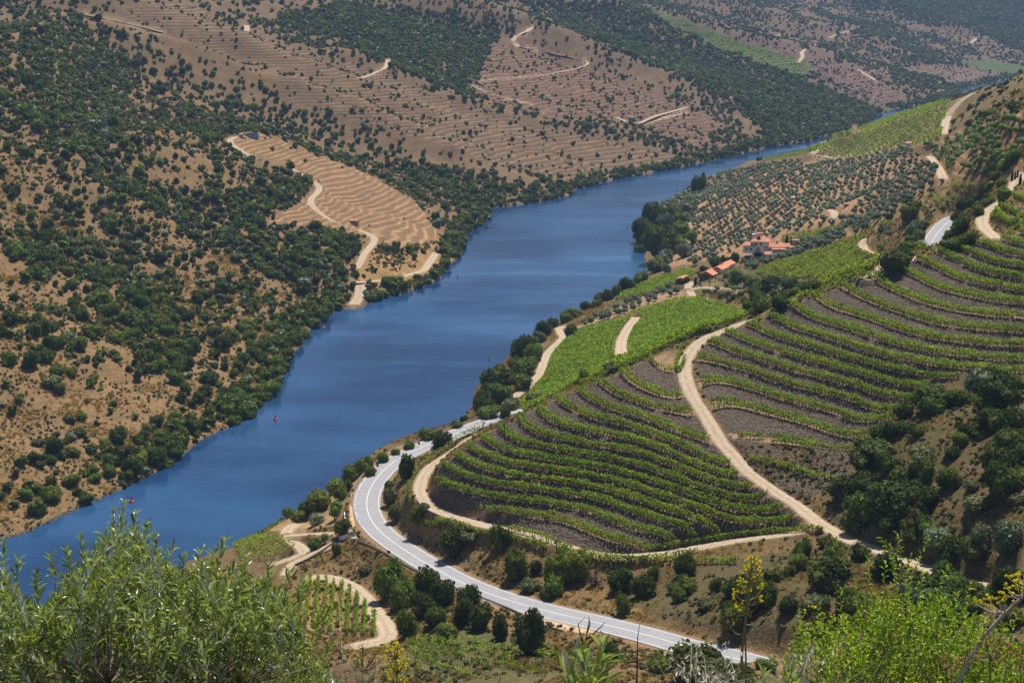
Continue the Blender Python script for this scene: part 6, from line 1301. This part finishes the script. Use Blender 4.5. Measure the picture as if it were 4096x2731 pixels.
def pylon(u,v,hpx,label):
    p=P1(u,v)
    if np.isnan(p[0]): return
    k=np.linalg.norm(p-[0,0,CAMH])/F; h=hpx*k; e=empty('lattice_pylon',p,azi(p)+.5); tag(e,label,'pylon')
    b=h*.075; t=.35; L_=[(-1,-1),(1,-1),(1,1),(-1,1)]
    for sx,sy in L_: mb=MB(); mb.tube([(sx*b,sy*b,-.5),(sx*t,sy*t,h)],.09,4); mb.build('leg',[mSTEEL],e)
    mb=MB(); nz=9
    for q in range(nz):
        z0,z1=h*q/nz,h*(q+1)/nz; a0=b+(t-b)*q/nz;a1=b+(t-b)*(q+1)/nz
        for f in range(4):
            (x0,y0),(x1,y1)=L_[f],L_[(f+1)%4]; mb.tube([(x0*a0,y0*a0,z0),(x1*a1,y1*a1,z1)],.05,3); mb.tube([(x1*a0,y1*a0,z0),(x0*a1,y0*a1,z1)],.05,3)
    mb.build('bracing',[mSTEEL],e)
    for z in (.80,.89,.97): mb=MB(); mb.tube([(-h*.11,0,h*z),(0,0,h*z+.5),(h*.11,0,h*z)],.08,4); mb.build('arm',[mSTEEL],e)
pylon(426,566,118,'grey lattice power pylon among dark woods on the left hill')
pylon(1290,168,46,'far lattice pylon above the wooded gully')
def lamp(u,v,hpx,label):
    p=P1(u,v); k=np.linalg.norm(p-[0,0,CAMH])/F; h=hpx*k; e=empty('street_lamp',p,azi(p)); tag(e,label,'street lamp')
    mb=MB(); mb.tube([(0,0,-.5),(0,0,h-.4),(-.25,0,h),(-1.1,0,h+.1)],[.09,.07,.05,.05],6); mb.build('pole',[mCPOLE],e); mb=MB(); mb.box((-1.3,0,h+.08),(.6,.3,.16)); mb.build('lamp_head',[mWHITE],e)
lamp(3098,1182,42,'grey street lamp with white head in the scrubby gully')
# ---------------------------------------------------------------- on the water
def buoy(u,v,mat,hpx,label):
    x,y=pz(u,v,0.); x,y=float(x),float(y); k=math.sqrt(x*x+y*y+CAMH**2)/F; s=hpx*k/1.9
    e=empty('channel_buoy',(x,y,0),.3); tag(e,label,'buoy'); e.scale=(s,s,s)
    mb=MB(); mb.lathe([(.35,-.2),(.75,.0),(.8,.18),(.6,.32),(.25,.38)],14); mb.build('float',[mat],e,None,None,True)
    mb=MB(); mb.lathe([(.30,.3),(.20,1.0),(.16,1.35),(.05,1.4)],10); mb.build('tower',[mat],e); mb=MB(); mb.lathe([(.03,1.3),(.22,1.45),(.22,1.75),(.03,1.9)],10); mb.build('topmark',[mat],e)
for q in [(1102,1678,mREDB,22,'red channel buoy off the left bank in mid view'),(527,2006,mREDB,26,'nearest red channel buoy just above the olive tree tip'),(1295,1310,mORB,15,'orange buoy by the corner of the left bank'),(1831,1109,mREDB,13,'small red buoy near the tan headland'),(1957,1434,mGRNB,15,'green channel buoy off the wooded right bank'),(2511,913,mGRNB,10,'small green buoy off the dark wooded point'),(2323,787,mREDB,9,'tiny red buoy in the far reach'),(2709,764,mGRNB,9,'tiny green buoy by the cypress point')]: buoy(*q)
x,y=pz(1790,1093,0.); e=empty('rowing_boat',(float(x),float(y),0),.4); tag(e,'small blue boat moored under the headland trees','boat')
V=[];ns_=7
for q in range(ns_):
    t=q/(ns_-1)*2-1; w_=.75*(1-max(0,t)**2.2)*(1-.25*max(0,-t)); V+=[(t*2.2,-w_,.5+.15*t*t),(t*2.2,-w_*.6,-.1),(t*2.2,w_*.6,-.1),(t*2.2,w_,.5+.15*t*t)]
Fa=[(q*4+j,q*4+j+1,q*4+5+j,q*4+4+j) for q in range(ns_-1) for j in range(3)]+[(0,3,2,1)]
link('hull',mesh('hull',V,Fa,[mBLUE]),e); 
for xx in (-.8,.5): mb=MB(); mb.box((xx,0,.32),(.25,1.2,.05)); mb.build('bench',[mWOOD],e)
# ---------------------------------------------------------------- plants close to the camera
r7=np.random.default_rng(5)
def twoface(name,top,under,trans=.3,rough=.38,spec=.5,vary=.35):
    m,n,o=newmat(name); g=N(n,'ShaderNodeNewGeometry'); at2=g.outputs['Random Per Island']; oi=N(n,'ShaderNodeObjectInfo')
    rnd=math_(n,'FRACT',math_(n,'ADD',at2,oi.outputs['Random']))
    ct_=ramp(n,rnd,[(0,hsv(top,1-vary)),(.8,hsv(top,1+vary)),(1.,(top[0]*2.,top[1]*1.5,top[2]*1.2))])
    c=mixc(n,g.outputs['Backfacing'],ct_,under); p=N(n,'ShaderNodeBsdfPrincipled'); n.links.new(c,p.inputs['Base Color']); p.inputs['Roughness'].default_value=rough; p.inputs['Specular IOR Level'].default_value=spec
    t=N(n,'ShaderNodeBsdfTranslucent'); n.links.new(mixc(n,1.,ct_,(1.8,1.75,.6),'MULTIPLY'),t.inputs[0]); x=N(n,'ShaderNodeMixShader'); x.inputs[0].default_value=trans; n.links.new(p.outputs[0],x.inputs[1]); n.links.new(t.outputs[0],x.inputs[2]); n.links.new(x.outputs[0],o.inputs[0]); return m
mOLF=twoface('olive leaf near',(.16,.215,.045),(.58,.60,.48),.34,.28,.6)
mALF=twoface('shrub leaf near',(.17,.26,.018),(.24,.31,.05),.45,.36,.5)
mTWIG=pbr('twig bark',(.20,.165,.12),.8,.3,20.)
mSTEM=pbr('fennel stem',(.20,.17,.08),.7,.25,8.)
mDRYS=pbr('dry grey stem',(.40,.33,.27),.8,.2,12.)
mPALE=pbr('bleached dry grass',(.62,.55,.40),.8,.2,20.)
mYEL=leafmat('yellow umbel flowers',(.66,.57,.008),(.82,.74,.02),.25,.6,.2,.2,40.)
mBRN=leafmat('dried umbel heads',(.34,.19,.06),(.52,.33,.13),.15,.7,.2,.3,40.)
mTWD=pbr('dark bare twig',(.07,.045,.035),.85,.3,15.)
# unit leaf along +y, curved, folded a little at the midrib (normal +z)
LS=[(0,.03,0),(.22,.75,.02),(.5,1.,.0),(.78,.72,-.05),(1.,.04,-.14)]
LV=[];LF=[]
for y,w_,z in LS: LV+=[(-.5*w_,y,z+.10*w_),(0,y,z),(.5*w_,y,z+.10*w_)]
for q in range(4): b=q*3; LF+=[(b,b+1,b+4,b+3),(b+1,b+2,b+5,b+4)]
LV=np.array(LV);LF=np.array(LF)
def wpt(u,v,d):
    xr,yr,zr=ray(u,v); k=d/yr; return np.array([xr*k,d,CAMH+zr*k])
def norm(a): return a/(np.linalg.norm(a,axis=-1,keepdims=True)+1e-9)
def shrub_near(name,label,cat,envelope,dr,ns,slen,lf,pitch,leaf,lw,mat,base,tops=(),nparts=300,opp=True,limbs=9,upw=.8,lim_r=.02,ang=.75,curl=1.,trunk_r=.05):
    E_=np.array(envelope,float); lo,hi=E_.min(0),E_.max(0); S_=[]
    while len(S_)<ns:
        u,v=r7.uniform(lo[0],hi[0]),r7.uniform(lo[1],hi[1])
        if inpoly(np.array([u]),np.array([v]),E_)[0]:
            S_.append((u,v,r7.uniform(*dr)))
    base=np.array(base,float)
    tips=[]; 
    for u,v,d in S_:
        tip=wpt(u,v,d); di=norm(np.array([r7.normal()*.45,r7.normal()*.45,upw+.3*r7.random()])); L_=slen*r7.uniform(.6,1.25); tips.append((tip-di*L_,tip,di,L_))
    for u0,v0,u1,v1,d in tops:
        a,b=wpt(u0,v0,d),wpt(u1,v1,d+r7.uniform(-.1,.1)); tips.append((a,b,norm(b-a),np.linalg.norm(b-a)))
    e=empty(name,base); tag(e,label,cat)
    # limbs
    B=np.array([t[0] for t in tips]); cen=B[r7.choice(len(B),limbs,replace=False)]
    for _ in range(6):
        a=((B[:,None]-cen[None])**2).sum(2).argmin(1); cen=np.array([B[a==q].mean(0) if (a==q).any() else cen[q] for q in range(limbs)])
    cen2=cen.copy(); cen2[:,2]-=.25*slen
    fork=base+(cen2.mean(0)-base)*.45
    mb=MB(); mb.tube([base-base-np.array([0,0,.3]),(fork-base)*.5+np.array([.03,.02,0]),fork-base],[trunk_r*1.3,trunk_r,trunk_r*.8],8); mb.build('trunk',[mBARK],e)
    for q in range(limbs):
        mid=(fork+cen2[q])/2+r7.normal(size=3)*.05; mb=MB(); mb.tube([fork-base,mid-base,cen2[q]-base],[lim_r,lim_r*.75,lim_r*.45],6); mb.build('branch',[mBARK],e)
    tw=MB(); LVs=[];meta=[]
    for (b,t,di,L_),q in zip(tips,a):
        bend=norm(np.cross(di,r7.normal(size=3)))*L_*.10; midp=(b+t)/2+bend
        tw.tube([cen2[q]-base,(b*.9+cen2[q]*.1)-base,midp-base,t-base],[.0045,.0035,.0022,.001],3)
        k=int(L_/pitch); side=norm(np.cross(di,r7.normal(size=3)))
        for j in range(k):
            f=(j+.6)/k; c=b*(1-f)**2+2*midp*f*(1-f)+t*f*f
            rot=j*1.57 if opp else j*2.4
            s1=side*math.cos(rot)+np.cross(di,side)*math.sin(rot)
            for sg in ((1,-1) if opp else (1,)):
                if r7.random()<.10: continue
                dirn=norm(s1*sg*ang*(1-.35*f)+di*.85+r7.normal(size=3)*.18); 
                up_=norm(di-dirn*np.dot(di,dirn)+r7.normal(size=3)*.35); xx=norm(np.cross(dirn,up_)); zz=np.cross(xx,dirn)
                l=leaf*r7.uniform(.7,1.2)*(1-.25*max(0,f-.75)*4*.6); w_=lw*r7.uniform(.8,1.2)
                meta.append((c,xx,dirn,zz,l,w_))
    tw.build('twigs',[mTWIG],e)
    C=np.array([m_[0] for m_ in meta]); d_=np.linalg.norm(C-[0,0,CAMH],axis=1); u_,v_=proj(C[:,0],C[:,1],C[:,2]); inside=(u_>0)&(u_<4096)&(v_>0)&(v_<2731)
    L__=np.array([m_[4] for m_ in meta]); o_=np.argsort(-(L__/d_)*inside*(1+.0*d_)); part=set(o_[:nparts].tolist())
    lm_=[mesh('leaf',[(x,y,z*s) for x,y,z in LV],LF.tolist(),[mat],None,True) for s in (1.,1.8,.3)]
    VV=[];FF=[];nb_=0
    for i,(c,xx,yy,zz,l,w_) in enumerate(meta):
        if i in part:
            M_=Matrix(((xx[0]*w_,yy[0]*l,zz[0]*l*curl,c[0]-base[0]),(xx[1]*w_,yy[1]*l,zz[1]*l*curl,c[1]-base[1]),(xx[2]*w_,yy[2]*l,zz[2]*l*curl,c[2]-base[2]),(0,0,0,1)))
            o2=bpy.data.objects.new('leaf',lm_[i%3]); COL.objects.link(o2); o2.parent=e; o2.matrix_local=M_
        else:
            VV.append(c-base+LV[:,:1]*w_*xx+LV[:,1:2]*l*yy+LV[:,2:]*l*curl*(.6+.8*(i%5)/4)*zz); FF.append(LF+nb_); nb_+=len(LV)
    tag(link('leaves',fastmesh('leaves',np.vstack(VV),np.vstack(FF),[mat],True),e),kind='stuff'); return e
k_=1.7415
OENV=[(0,1290),(25,1320),(60,1370),(100,1400),(140,1330),(180,1295),(220,1265),(250,1215),(285,1195),(320,1230),(360,1265),(400,1290),(450,1300),(510,1290),(560,1300),(610,1330),(660,1370),(690,1420),(705,1480),(740,1530),(770,1568),(780,1640),(-60,1640),(-60,1290)]
OENV=[(a*k_,b*k_) for a,b in OENV]
TOPS=[(500,2250,497,2010,8.4),(470,2230,455,2040,8.5),(540,2240,548,2050,8.3),(570,2260,590,2095,8.2),(610,2300,622,2140,8.3),(430,2260,405,2135,8.6),(350,2280,325,2140,8.4),(290,2330,262,2200,8.3),(230,2340,200,2225,8.4),(640,2330,690,2190,8.2),(780,2350,800,2200,8.),(870,2330,902,2160,7.9),(850,2330,860,2200,8.1),(960,2370,985,2220,7.8),(1050,2420,1075,2260,7.8),(1180,2480,1215,2310,7.6),(1150,2450,1160,2290,7.7),(10,2280,15,2170,8.),(60,2360,70,2240,8.1),(1240,2600,1275,2440,7.5),(1290,2690,1330,2560,7.4),(150,2420,140,2290,8.4),(720,2330,735,2215,8.3)]
shrub_near('olive_tree','large leafy olive tree filling the lower left foreground','tree',OENV,(6.9,9.2),1150,.32,22,.021,.072,.0155,mOLF,(-1.9,8.2,161.6),TOPS,300,True,11,.75,.022,.8,1.,.09)
AENV=[(3190,2500),(3260,2470),(3360,2450),(3440,2420),(3500,2380),(3580,2330),(3680,2340),(3760,2380),(3860,2430),(3960,2480),(4110,2520),(4150,2640),(4150,2860),(3240,2860),(3215,2700)]
ATOP=[(3600,2330,3524,2150,9.6),(3600,2300,3586,2132,9.7),(3640,2330,3718,2148,9.5),(3490,2400,3473,2218,9.8),(3740,2400,3791,2272,9.6),(3860,2470,3885,2332,9.4),(3440,2440,3430,2338,9.7),(3370,2480,3363,2379,9.8),(3290,2540,3275,2420,9.6),(3230,2560,3195,2450,9.7),(3620,2360,3640,2230,9.4),(3680,2400,3690,2280,9.6),(3920,2500,3960,2420,9.5),(3990,2560,4050,2480,9.3),(3540,2380,3545,2250,9.7),(3580,2330,3560,2180,9.6),(3820,2470,3830,2370,9.5),(4040,2560,4080,2440,9.4)]
shrub_near('leafy_shrub','bright green leafy shrub with upright shoots at lower right','shrub',AENV,(8.4,10.6),760,.40,20,.017,.047,.0145,mALF,(2.75,9.6,161.2),ATOP,300,False,10,.9,.018,.95,1.6,.06)
# spray of large olive leaves poking up at the bottom edge
BENV=[(2250,2640),(2300,2620),(2350,2600),(2400,2610),(2440,2660),(2430,2800),(2250,2800)]
shrub_near('olive_shoot','blurred spray of long green leaves at the bottom edge','shrub',BENV,(3.6,4.2),9,.20,9,.024,.075,.013,mOLF,(.32,3.9,166.5),[(2380,2780,2405,2570,3.9),(2340,2790,2330,2610,3.8),(2420,2790,2440,2620,4.),(2290,2800,2262,2650,3.9)],60,True,3,.9,.006,.6,1.,.01)
for q,(u,d) in enumerate([(3130,5.5),(3020,5.2)]):
    shrub_near('olive_shoot','thin pale green blades rising at the bottom edge, %s'%('right spray','left spray')[q],'shrub',[(u,2690),(u+70,2690),(u+60,2820),(u,2820)],(d-.2,d+.2),5,.16,8,.03,.09,.012,mOLF,(float(wpt(u,2731,d)[0]),d,166.4),[],20,True,2,.9,.004,.6,1.,.008)
# ---- giant fennel
def ball(r_,n,c,rad,leaf):
    d=r_.normal(size=(n,3)); d[:,2]=np.abs(d[:,2])*.9-.25; d=norm(d); return quads(np.array(c)+d*rad*r_.uniform(.75,1.05,(n,1)),norm(d+r_.normal(size=(n,3))*.3),leaf*r_.uniform(.7,1.3,n),r_)
def fennel(name,label,stem,d,umb,rad,mat,smat,base_r,top_r,nodes,nball=4,cat='plant'):
    P=[wpt(u,v,d) for u,v in stem]; base=P[0]-np.array([0,0,0]); g=base.copy()
    zg_=float(zat(base[0],base[1])[0]); P=[np.array([base[0]+.05,base[1],min(zg_,base[2]-.3)])]+P; base=P[0]
    e=empty(name,base); tag(e,label,cat)
    mb=MB(); n_=len(P); mb.tube([p_-base for p_ in P],[base_r+(top_r-base_r)*q/(n_-1) for q in range(n_)],7); mb.build('stem',[smat],e)
    for q,(u,v) in enumerate(umb):
        c=wpt(u,v,d+r7.uniform(-.12,.12)); j=min(range(len(nodes)),key=lambda j:abs(nodes[j][1]-v-35)+.2*abs(nodes[j][0]-u)) ; s=wpt(*nodes[j],d)
        mb=MB(); m_=(s+c)/2-np.array([0,0,.02]); mb.tube([s-base,m_-base,c-base-np.array([0,0,rad*.6])],[.004,.003,.002],4)
        V=[];Fq=[];nv=0
        for b_ in range(nball):
            o_=r7.normal(size=3)*rad*.75; mb.tube([c-base-np.array([0,0,rad*.6]),c-base+o_*.8],[.0015,.001],3)
            v_,f_=ball(r7,26,c-base+o_,rad*.55,rad*.24); V.append(v_);Fq.append(f_+nv);nv+=len(v_)
        st_=mb.build('branch',[smat],e); link('umbel',fastmesh('umbel',np.vstack(V),np.vstack(Fq),[mat]),st_)
    return e
z34=lambda L:[(2700+a*.34014,2201+b*.34014) for a,b in L]
f1s=z34([(770,1700),(790,1150),(820,900),(850,600),(870,400),(900,220),(915,120)])
f1u=z34([(895,75),(940,95),(980,100),(1000,125),(965,150),(990,200),(830,135),(860,170),(895,175),(800,230),(845,215),(1000,270),(915,300),(950,330),(735,345),(785,345),(770,395),(820,385),(1005,405),(1025,445),(860,445),(805,465),(880,480),(690,490),(670,530),(715,510),(985,525),(1015,560),(1000,605),(740,640),(715,675),(790,680)])
fennel('giant_fennel','tall yellow flowering fennel standing before the road at lower right of centre',f1s,7.2,f1u,.0125,mYEL,mSTEM,.009,.005,z34([(845,740),(850,640),(855,590),(868,420),(885,310),(905,215),(912,140)]),3)
fennel('giant_fennel','low browned fennel sprig on the tall stem beside the road',z34([(835,1300),(820,900),(836,868)]),7.25,z34([(1035,810),(650,870)]),.013,mBRN,mSTEM,.006,.004,z34([(836,868),(770,990)]),3)
z67=lambda L:[(3296+a*.6694,2131+b*.6694) for a,b in L]
f2s=z67([(770,960),(880,730),(960,610),(1080,480),(1195,375),(1300,300)])
f2u=z67([(900,410),(945,395),(985,385),(960,425),(1005,450),(1045,400),(1060,350),(1090,320),(1120,365),(1110,265),(1140,285),(1165,245),(1190,300),(1160,335),(1185,345),(1130,425),(1085,385),(1205,255),(1150,240)])
fennel('giant_fennel','leaning grey fennel stem with yellow umbels at the right edge',f2s,6.4,f2u,.014,mYEL,mDRYS,.013,.007,z67([(1080,480),(1060,490),(1195,375),(1230,330)]),4)
f3u=z67([(930,650),(970,630),(1025,665),(1045,630),(970,690),(1010,740),(900,690),(920,740),(1060,690),(1090,740),(1040,745),(890,750),(1080,650),(980,660),(1100,690)])
fennel('dried_fennel','brown dried fennel head in the lower right corner',z67([(990,980),(992,860),(990,740)]),6.2,f3u,.015,mBRN,mSTEM,.006,.004,z67([(990,742)]),3)
fennel('dried_fennel','smaller brown dried fennel head left of the leaning stem',z67([(755,960),(760,860)]),6.8,z67([(740,740),(780,750),(720,790),(800,790),(760,815),(700,760),(810,760)]),.017,mBRN,mSTEM,.005,.003,z67([(760,850)]),3)
fennel('dried_fennel','brown dried fennel head cut by the right edge',z67([(1180,980),(1175,820)]),6.5,z67([(1150,720),(1190,690),(1180,760),(1160,790),(1200,740)]),.018,mBRN,mSTEM,.005,.003,z67([(1175,800)]),3)
fennel('giant_fennel','faded yellow fennel among the left shoots of the leafy shrub',[(3280,2790),(3260,2600),(3255,2500)],9.4,[(2696+a*.5952,1801+b*.5952) for a,b in ((920,1040),(960,1050),(1000,1100),(910,1170),(930,1210),(1060,1110),(905,1290),(905,1345),(925,1400),(890,1080),(950,1440))],.013,mYEL,mSTEM,.006,.004,[(3262,2620),(3256,2520),(3275,2700)],3)
# ---- yellow flowering clump and grasses at the bottom, left of centre
def z74(L): return [(1300+a*.744,2500+b*.744) for a,b in L]
yu=[(r7.uniform(335,438),r7.uniform(85,300)) for _ in range(60)]; yu=[(a,b) for a,b in yu if not (a>400 and b<120)]
fennel('yellow_flower_clump','dense clump of small yellow flowers at the bottom edge by the dirt track',z74([(390,420),(385,250),(380,120)]),7.0,z74(yu),.0105,mYEL,mSTEM,.006,.003,z74([(385,250),(388,330),(382,180)]),3)
yu=[(r7.uniform(90,330),r7.uniform(100,310)) for _ in range(44)]
fennel('yellow_flower_clump','sparse yellow sprigs among dry grass beside the olive tree',z74([(210,430),(205,330),(200,240)]),7.4,z74(yu),.008,mYEL,mSTEM,.004,.002,z74([(205,330),(120,340),(300,340),(200,250)]),2)
def grass(name,label,px,d,n,h,mat,bend=.35,spik=None,cat='grass',w=.0022):
    c=wpt(*px[0],d); e=empty(name,c-np.array([0,0,.3])); b=np.array(e.location); tag(e,label,cat); mb=MB(); V=[];Fq=[];nv=0
    for _ in range(n):
        q=px[int(r7.integers(len(px)))]; a=wpt(q[0]+r7.normal()*14,q[1]+r7.normal()*10,d+r7.normal()*.15); a[2]-=.12
        t=r7.normal(size=2)*bend; L_=h*r7.uniform(.5,1.2); P=[a,a+np.array([t[0]*.25*L_,t[1]*.25*L_,.5*L_]),a+np.array([t[0]*.8*L_,t[1]*.8*L_,.9*L_])]
        mb.tube([p_-b for p_ in P],[w,w*.7,w*.4],3)
        if spik is not None:
            for k in range(7):
                f=r7.uniform(.55,1.); pp=P[1]*(1-f)+P[2]*f+r7.normal(size=3)*.015; dn=norm(np.array([r7.normal()*.6,r7.normal()*.6,-.7])); xx=norm(np.cross(dn,r7.normal(size=3))); zz=np.cross(xx,dn)
                V.append(pp-b+LV[:,:1]*.007*xx+LV[:,1:2]*.026*dn+LV[:,2:]*.02*zz); Fq.append(LF+nv); nv+=len(LV)
    mb.build('stalks',[mat],e)
    if V: tag(link('seed_heads',fastmesh('seed_heads',np.vstack(V),np.vstack(Fq),[spik],True),e),kind='stuff')
    return tag(e,None,None,None,None)
z59=lambda L:[(2250+a*.5952,2350+b*.5952) for a,b in L]
grass('dry_oats','pale dry oat grass with drooping seed heads at the bottom edge',z59([(930,640),(1000,660),(1080,640),(1140,620),(900,600)]),5.2,46,.22,mPALE,.5,mPALE)
grass('dry_oats','second tuft of pale oat seed heads left of the leafy shrub',[(3180,2731),(3200,2700),(3230,2690)],6.,16,.26,mPALE,.4,mPALE)
grass('dry_stalks','tangle of bleached bare stalks at the bottom edge right of centre',z59([(500,700),(600,690),(700,700),(760,690),(850,690)]),5.6,14,.30,mDRYS,.6,None,'grass',.0018)
grass('dry_stalks','tall thin dry grass beside the yellow clump at bottom left',z74([(150,330),(220,330),(300,330),(100,320)]),6.6,50,.42,mPALE,.35,None,'grass',.0012)
grass('dry_stalks','dry grass tuft at the foot of the leafy shrub',[(3300,2740),(3360,2740),(3420,2740)],6.,24,.25,mDRYS,.5,None,'grass',.0015)
def twig(label,px,d):
    P=[wpt(u,v,d) for u,v in px[0]]; b=P[0]; e=empty('bare_twig',b); tag(e,label,'twig')
    for q,L in enumerate(px):
        mb=MB(); W_=[wpt(u,v,d+.03*q)-b for u,v in L]; mb.tube(W_,[.004-.003*i/(len(W_)-1) for i in range(len(W_))],5); mb.build('branch',[mTWD],e)
twig('dark leafless twig in front of the road below the layby',[z59([(180,560),(150,420),(165,300),(180,200)]),z59([(150,420),(120,310),(105,245),(150,195)]),z59([(155,350),(190,320),(260,260),(285,230)]),z59([(165,300),(185,240),(175,190)]),z59([(170,380),(230,330),(250,310)])],5.)
twig('tall thin bare stalk rising over the road at the bottom edge',[z59([(500,640),(502,480),(505,330),(520,240)])],5.5)
# ---- thin blue air over the valley
zt=float(max(Z.max(),CAMH))+6
mh,n,o=newmat('valley haze'); pv=N(n,'ShaderNodeVolumePrincipled'); pv.inputs['Color'].default_value=(.42,.62,1.,1); pv.inputs['Density'].default_value=HAZE_DENSITY; pv.inputs['Anisotropy'].default_value=.0
n.links.new(pv.outputs[0],o.inputs['Volume'])
mb=MB(); mb.box((0,1850,(zt-13)/2),(5400,4200,zt+13)); hz_o=mb.build('haze',[mh]); tag(hz_o,'thin bluish haze over the valley',None,None,'stuff')
print('script',time.time()-T00)
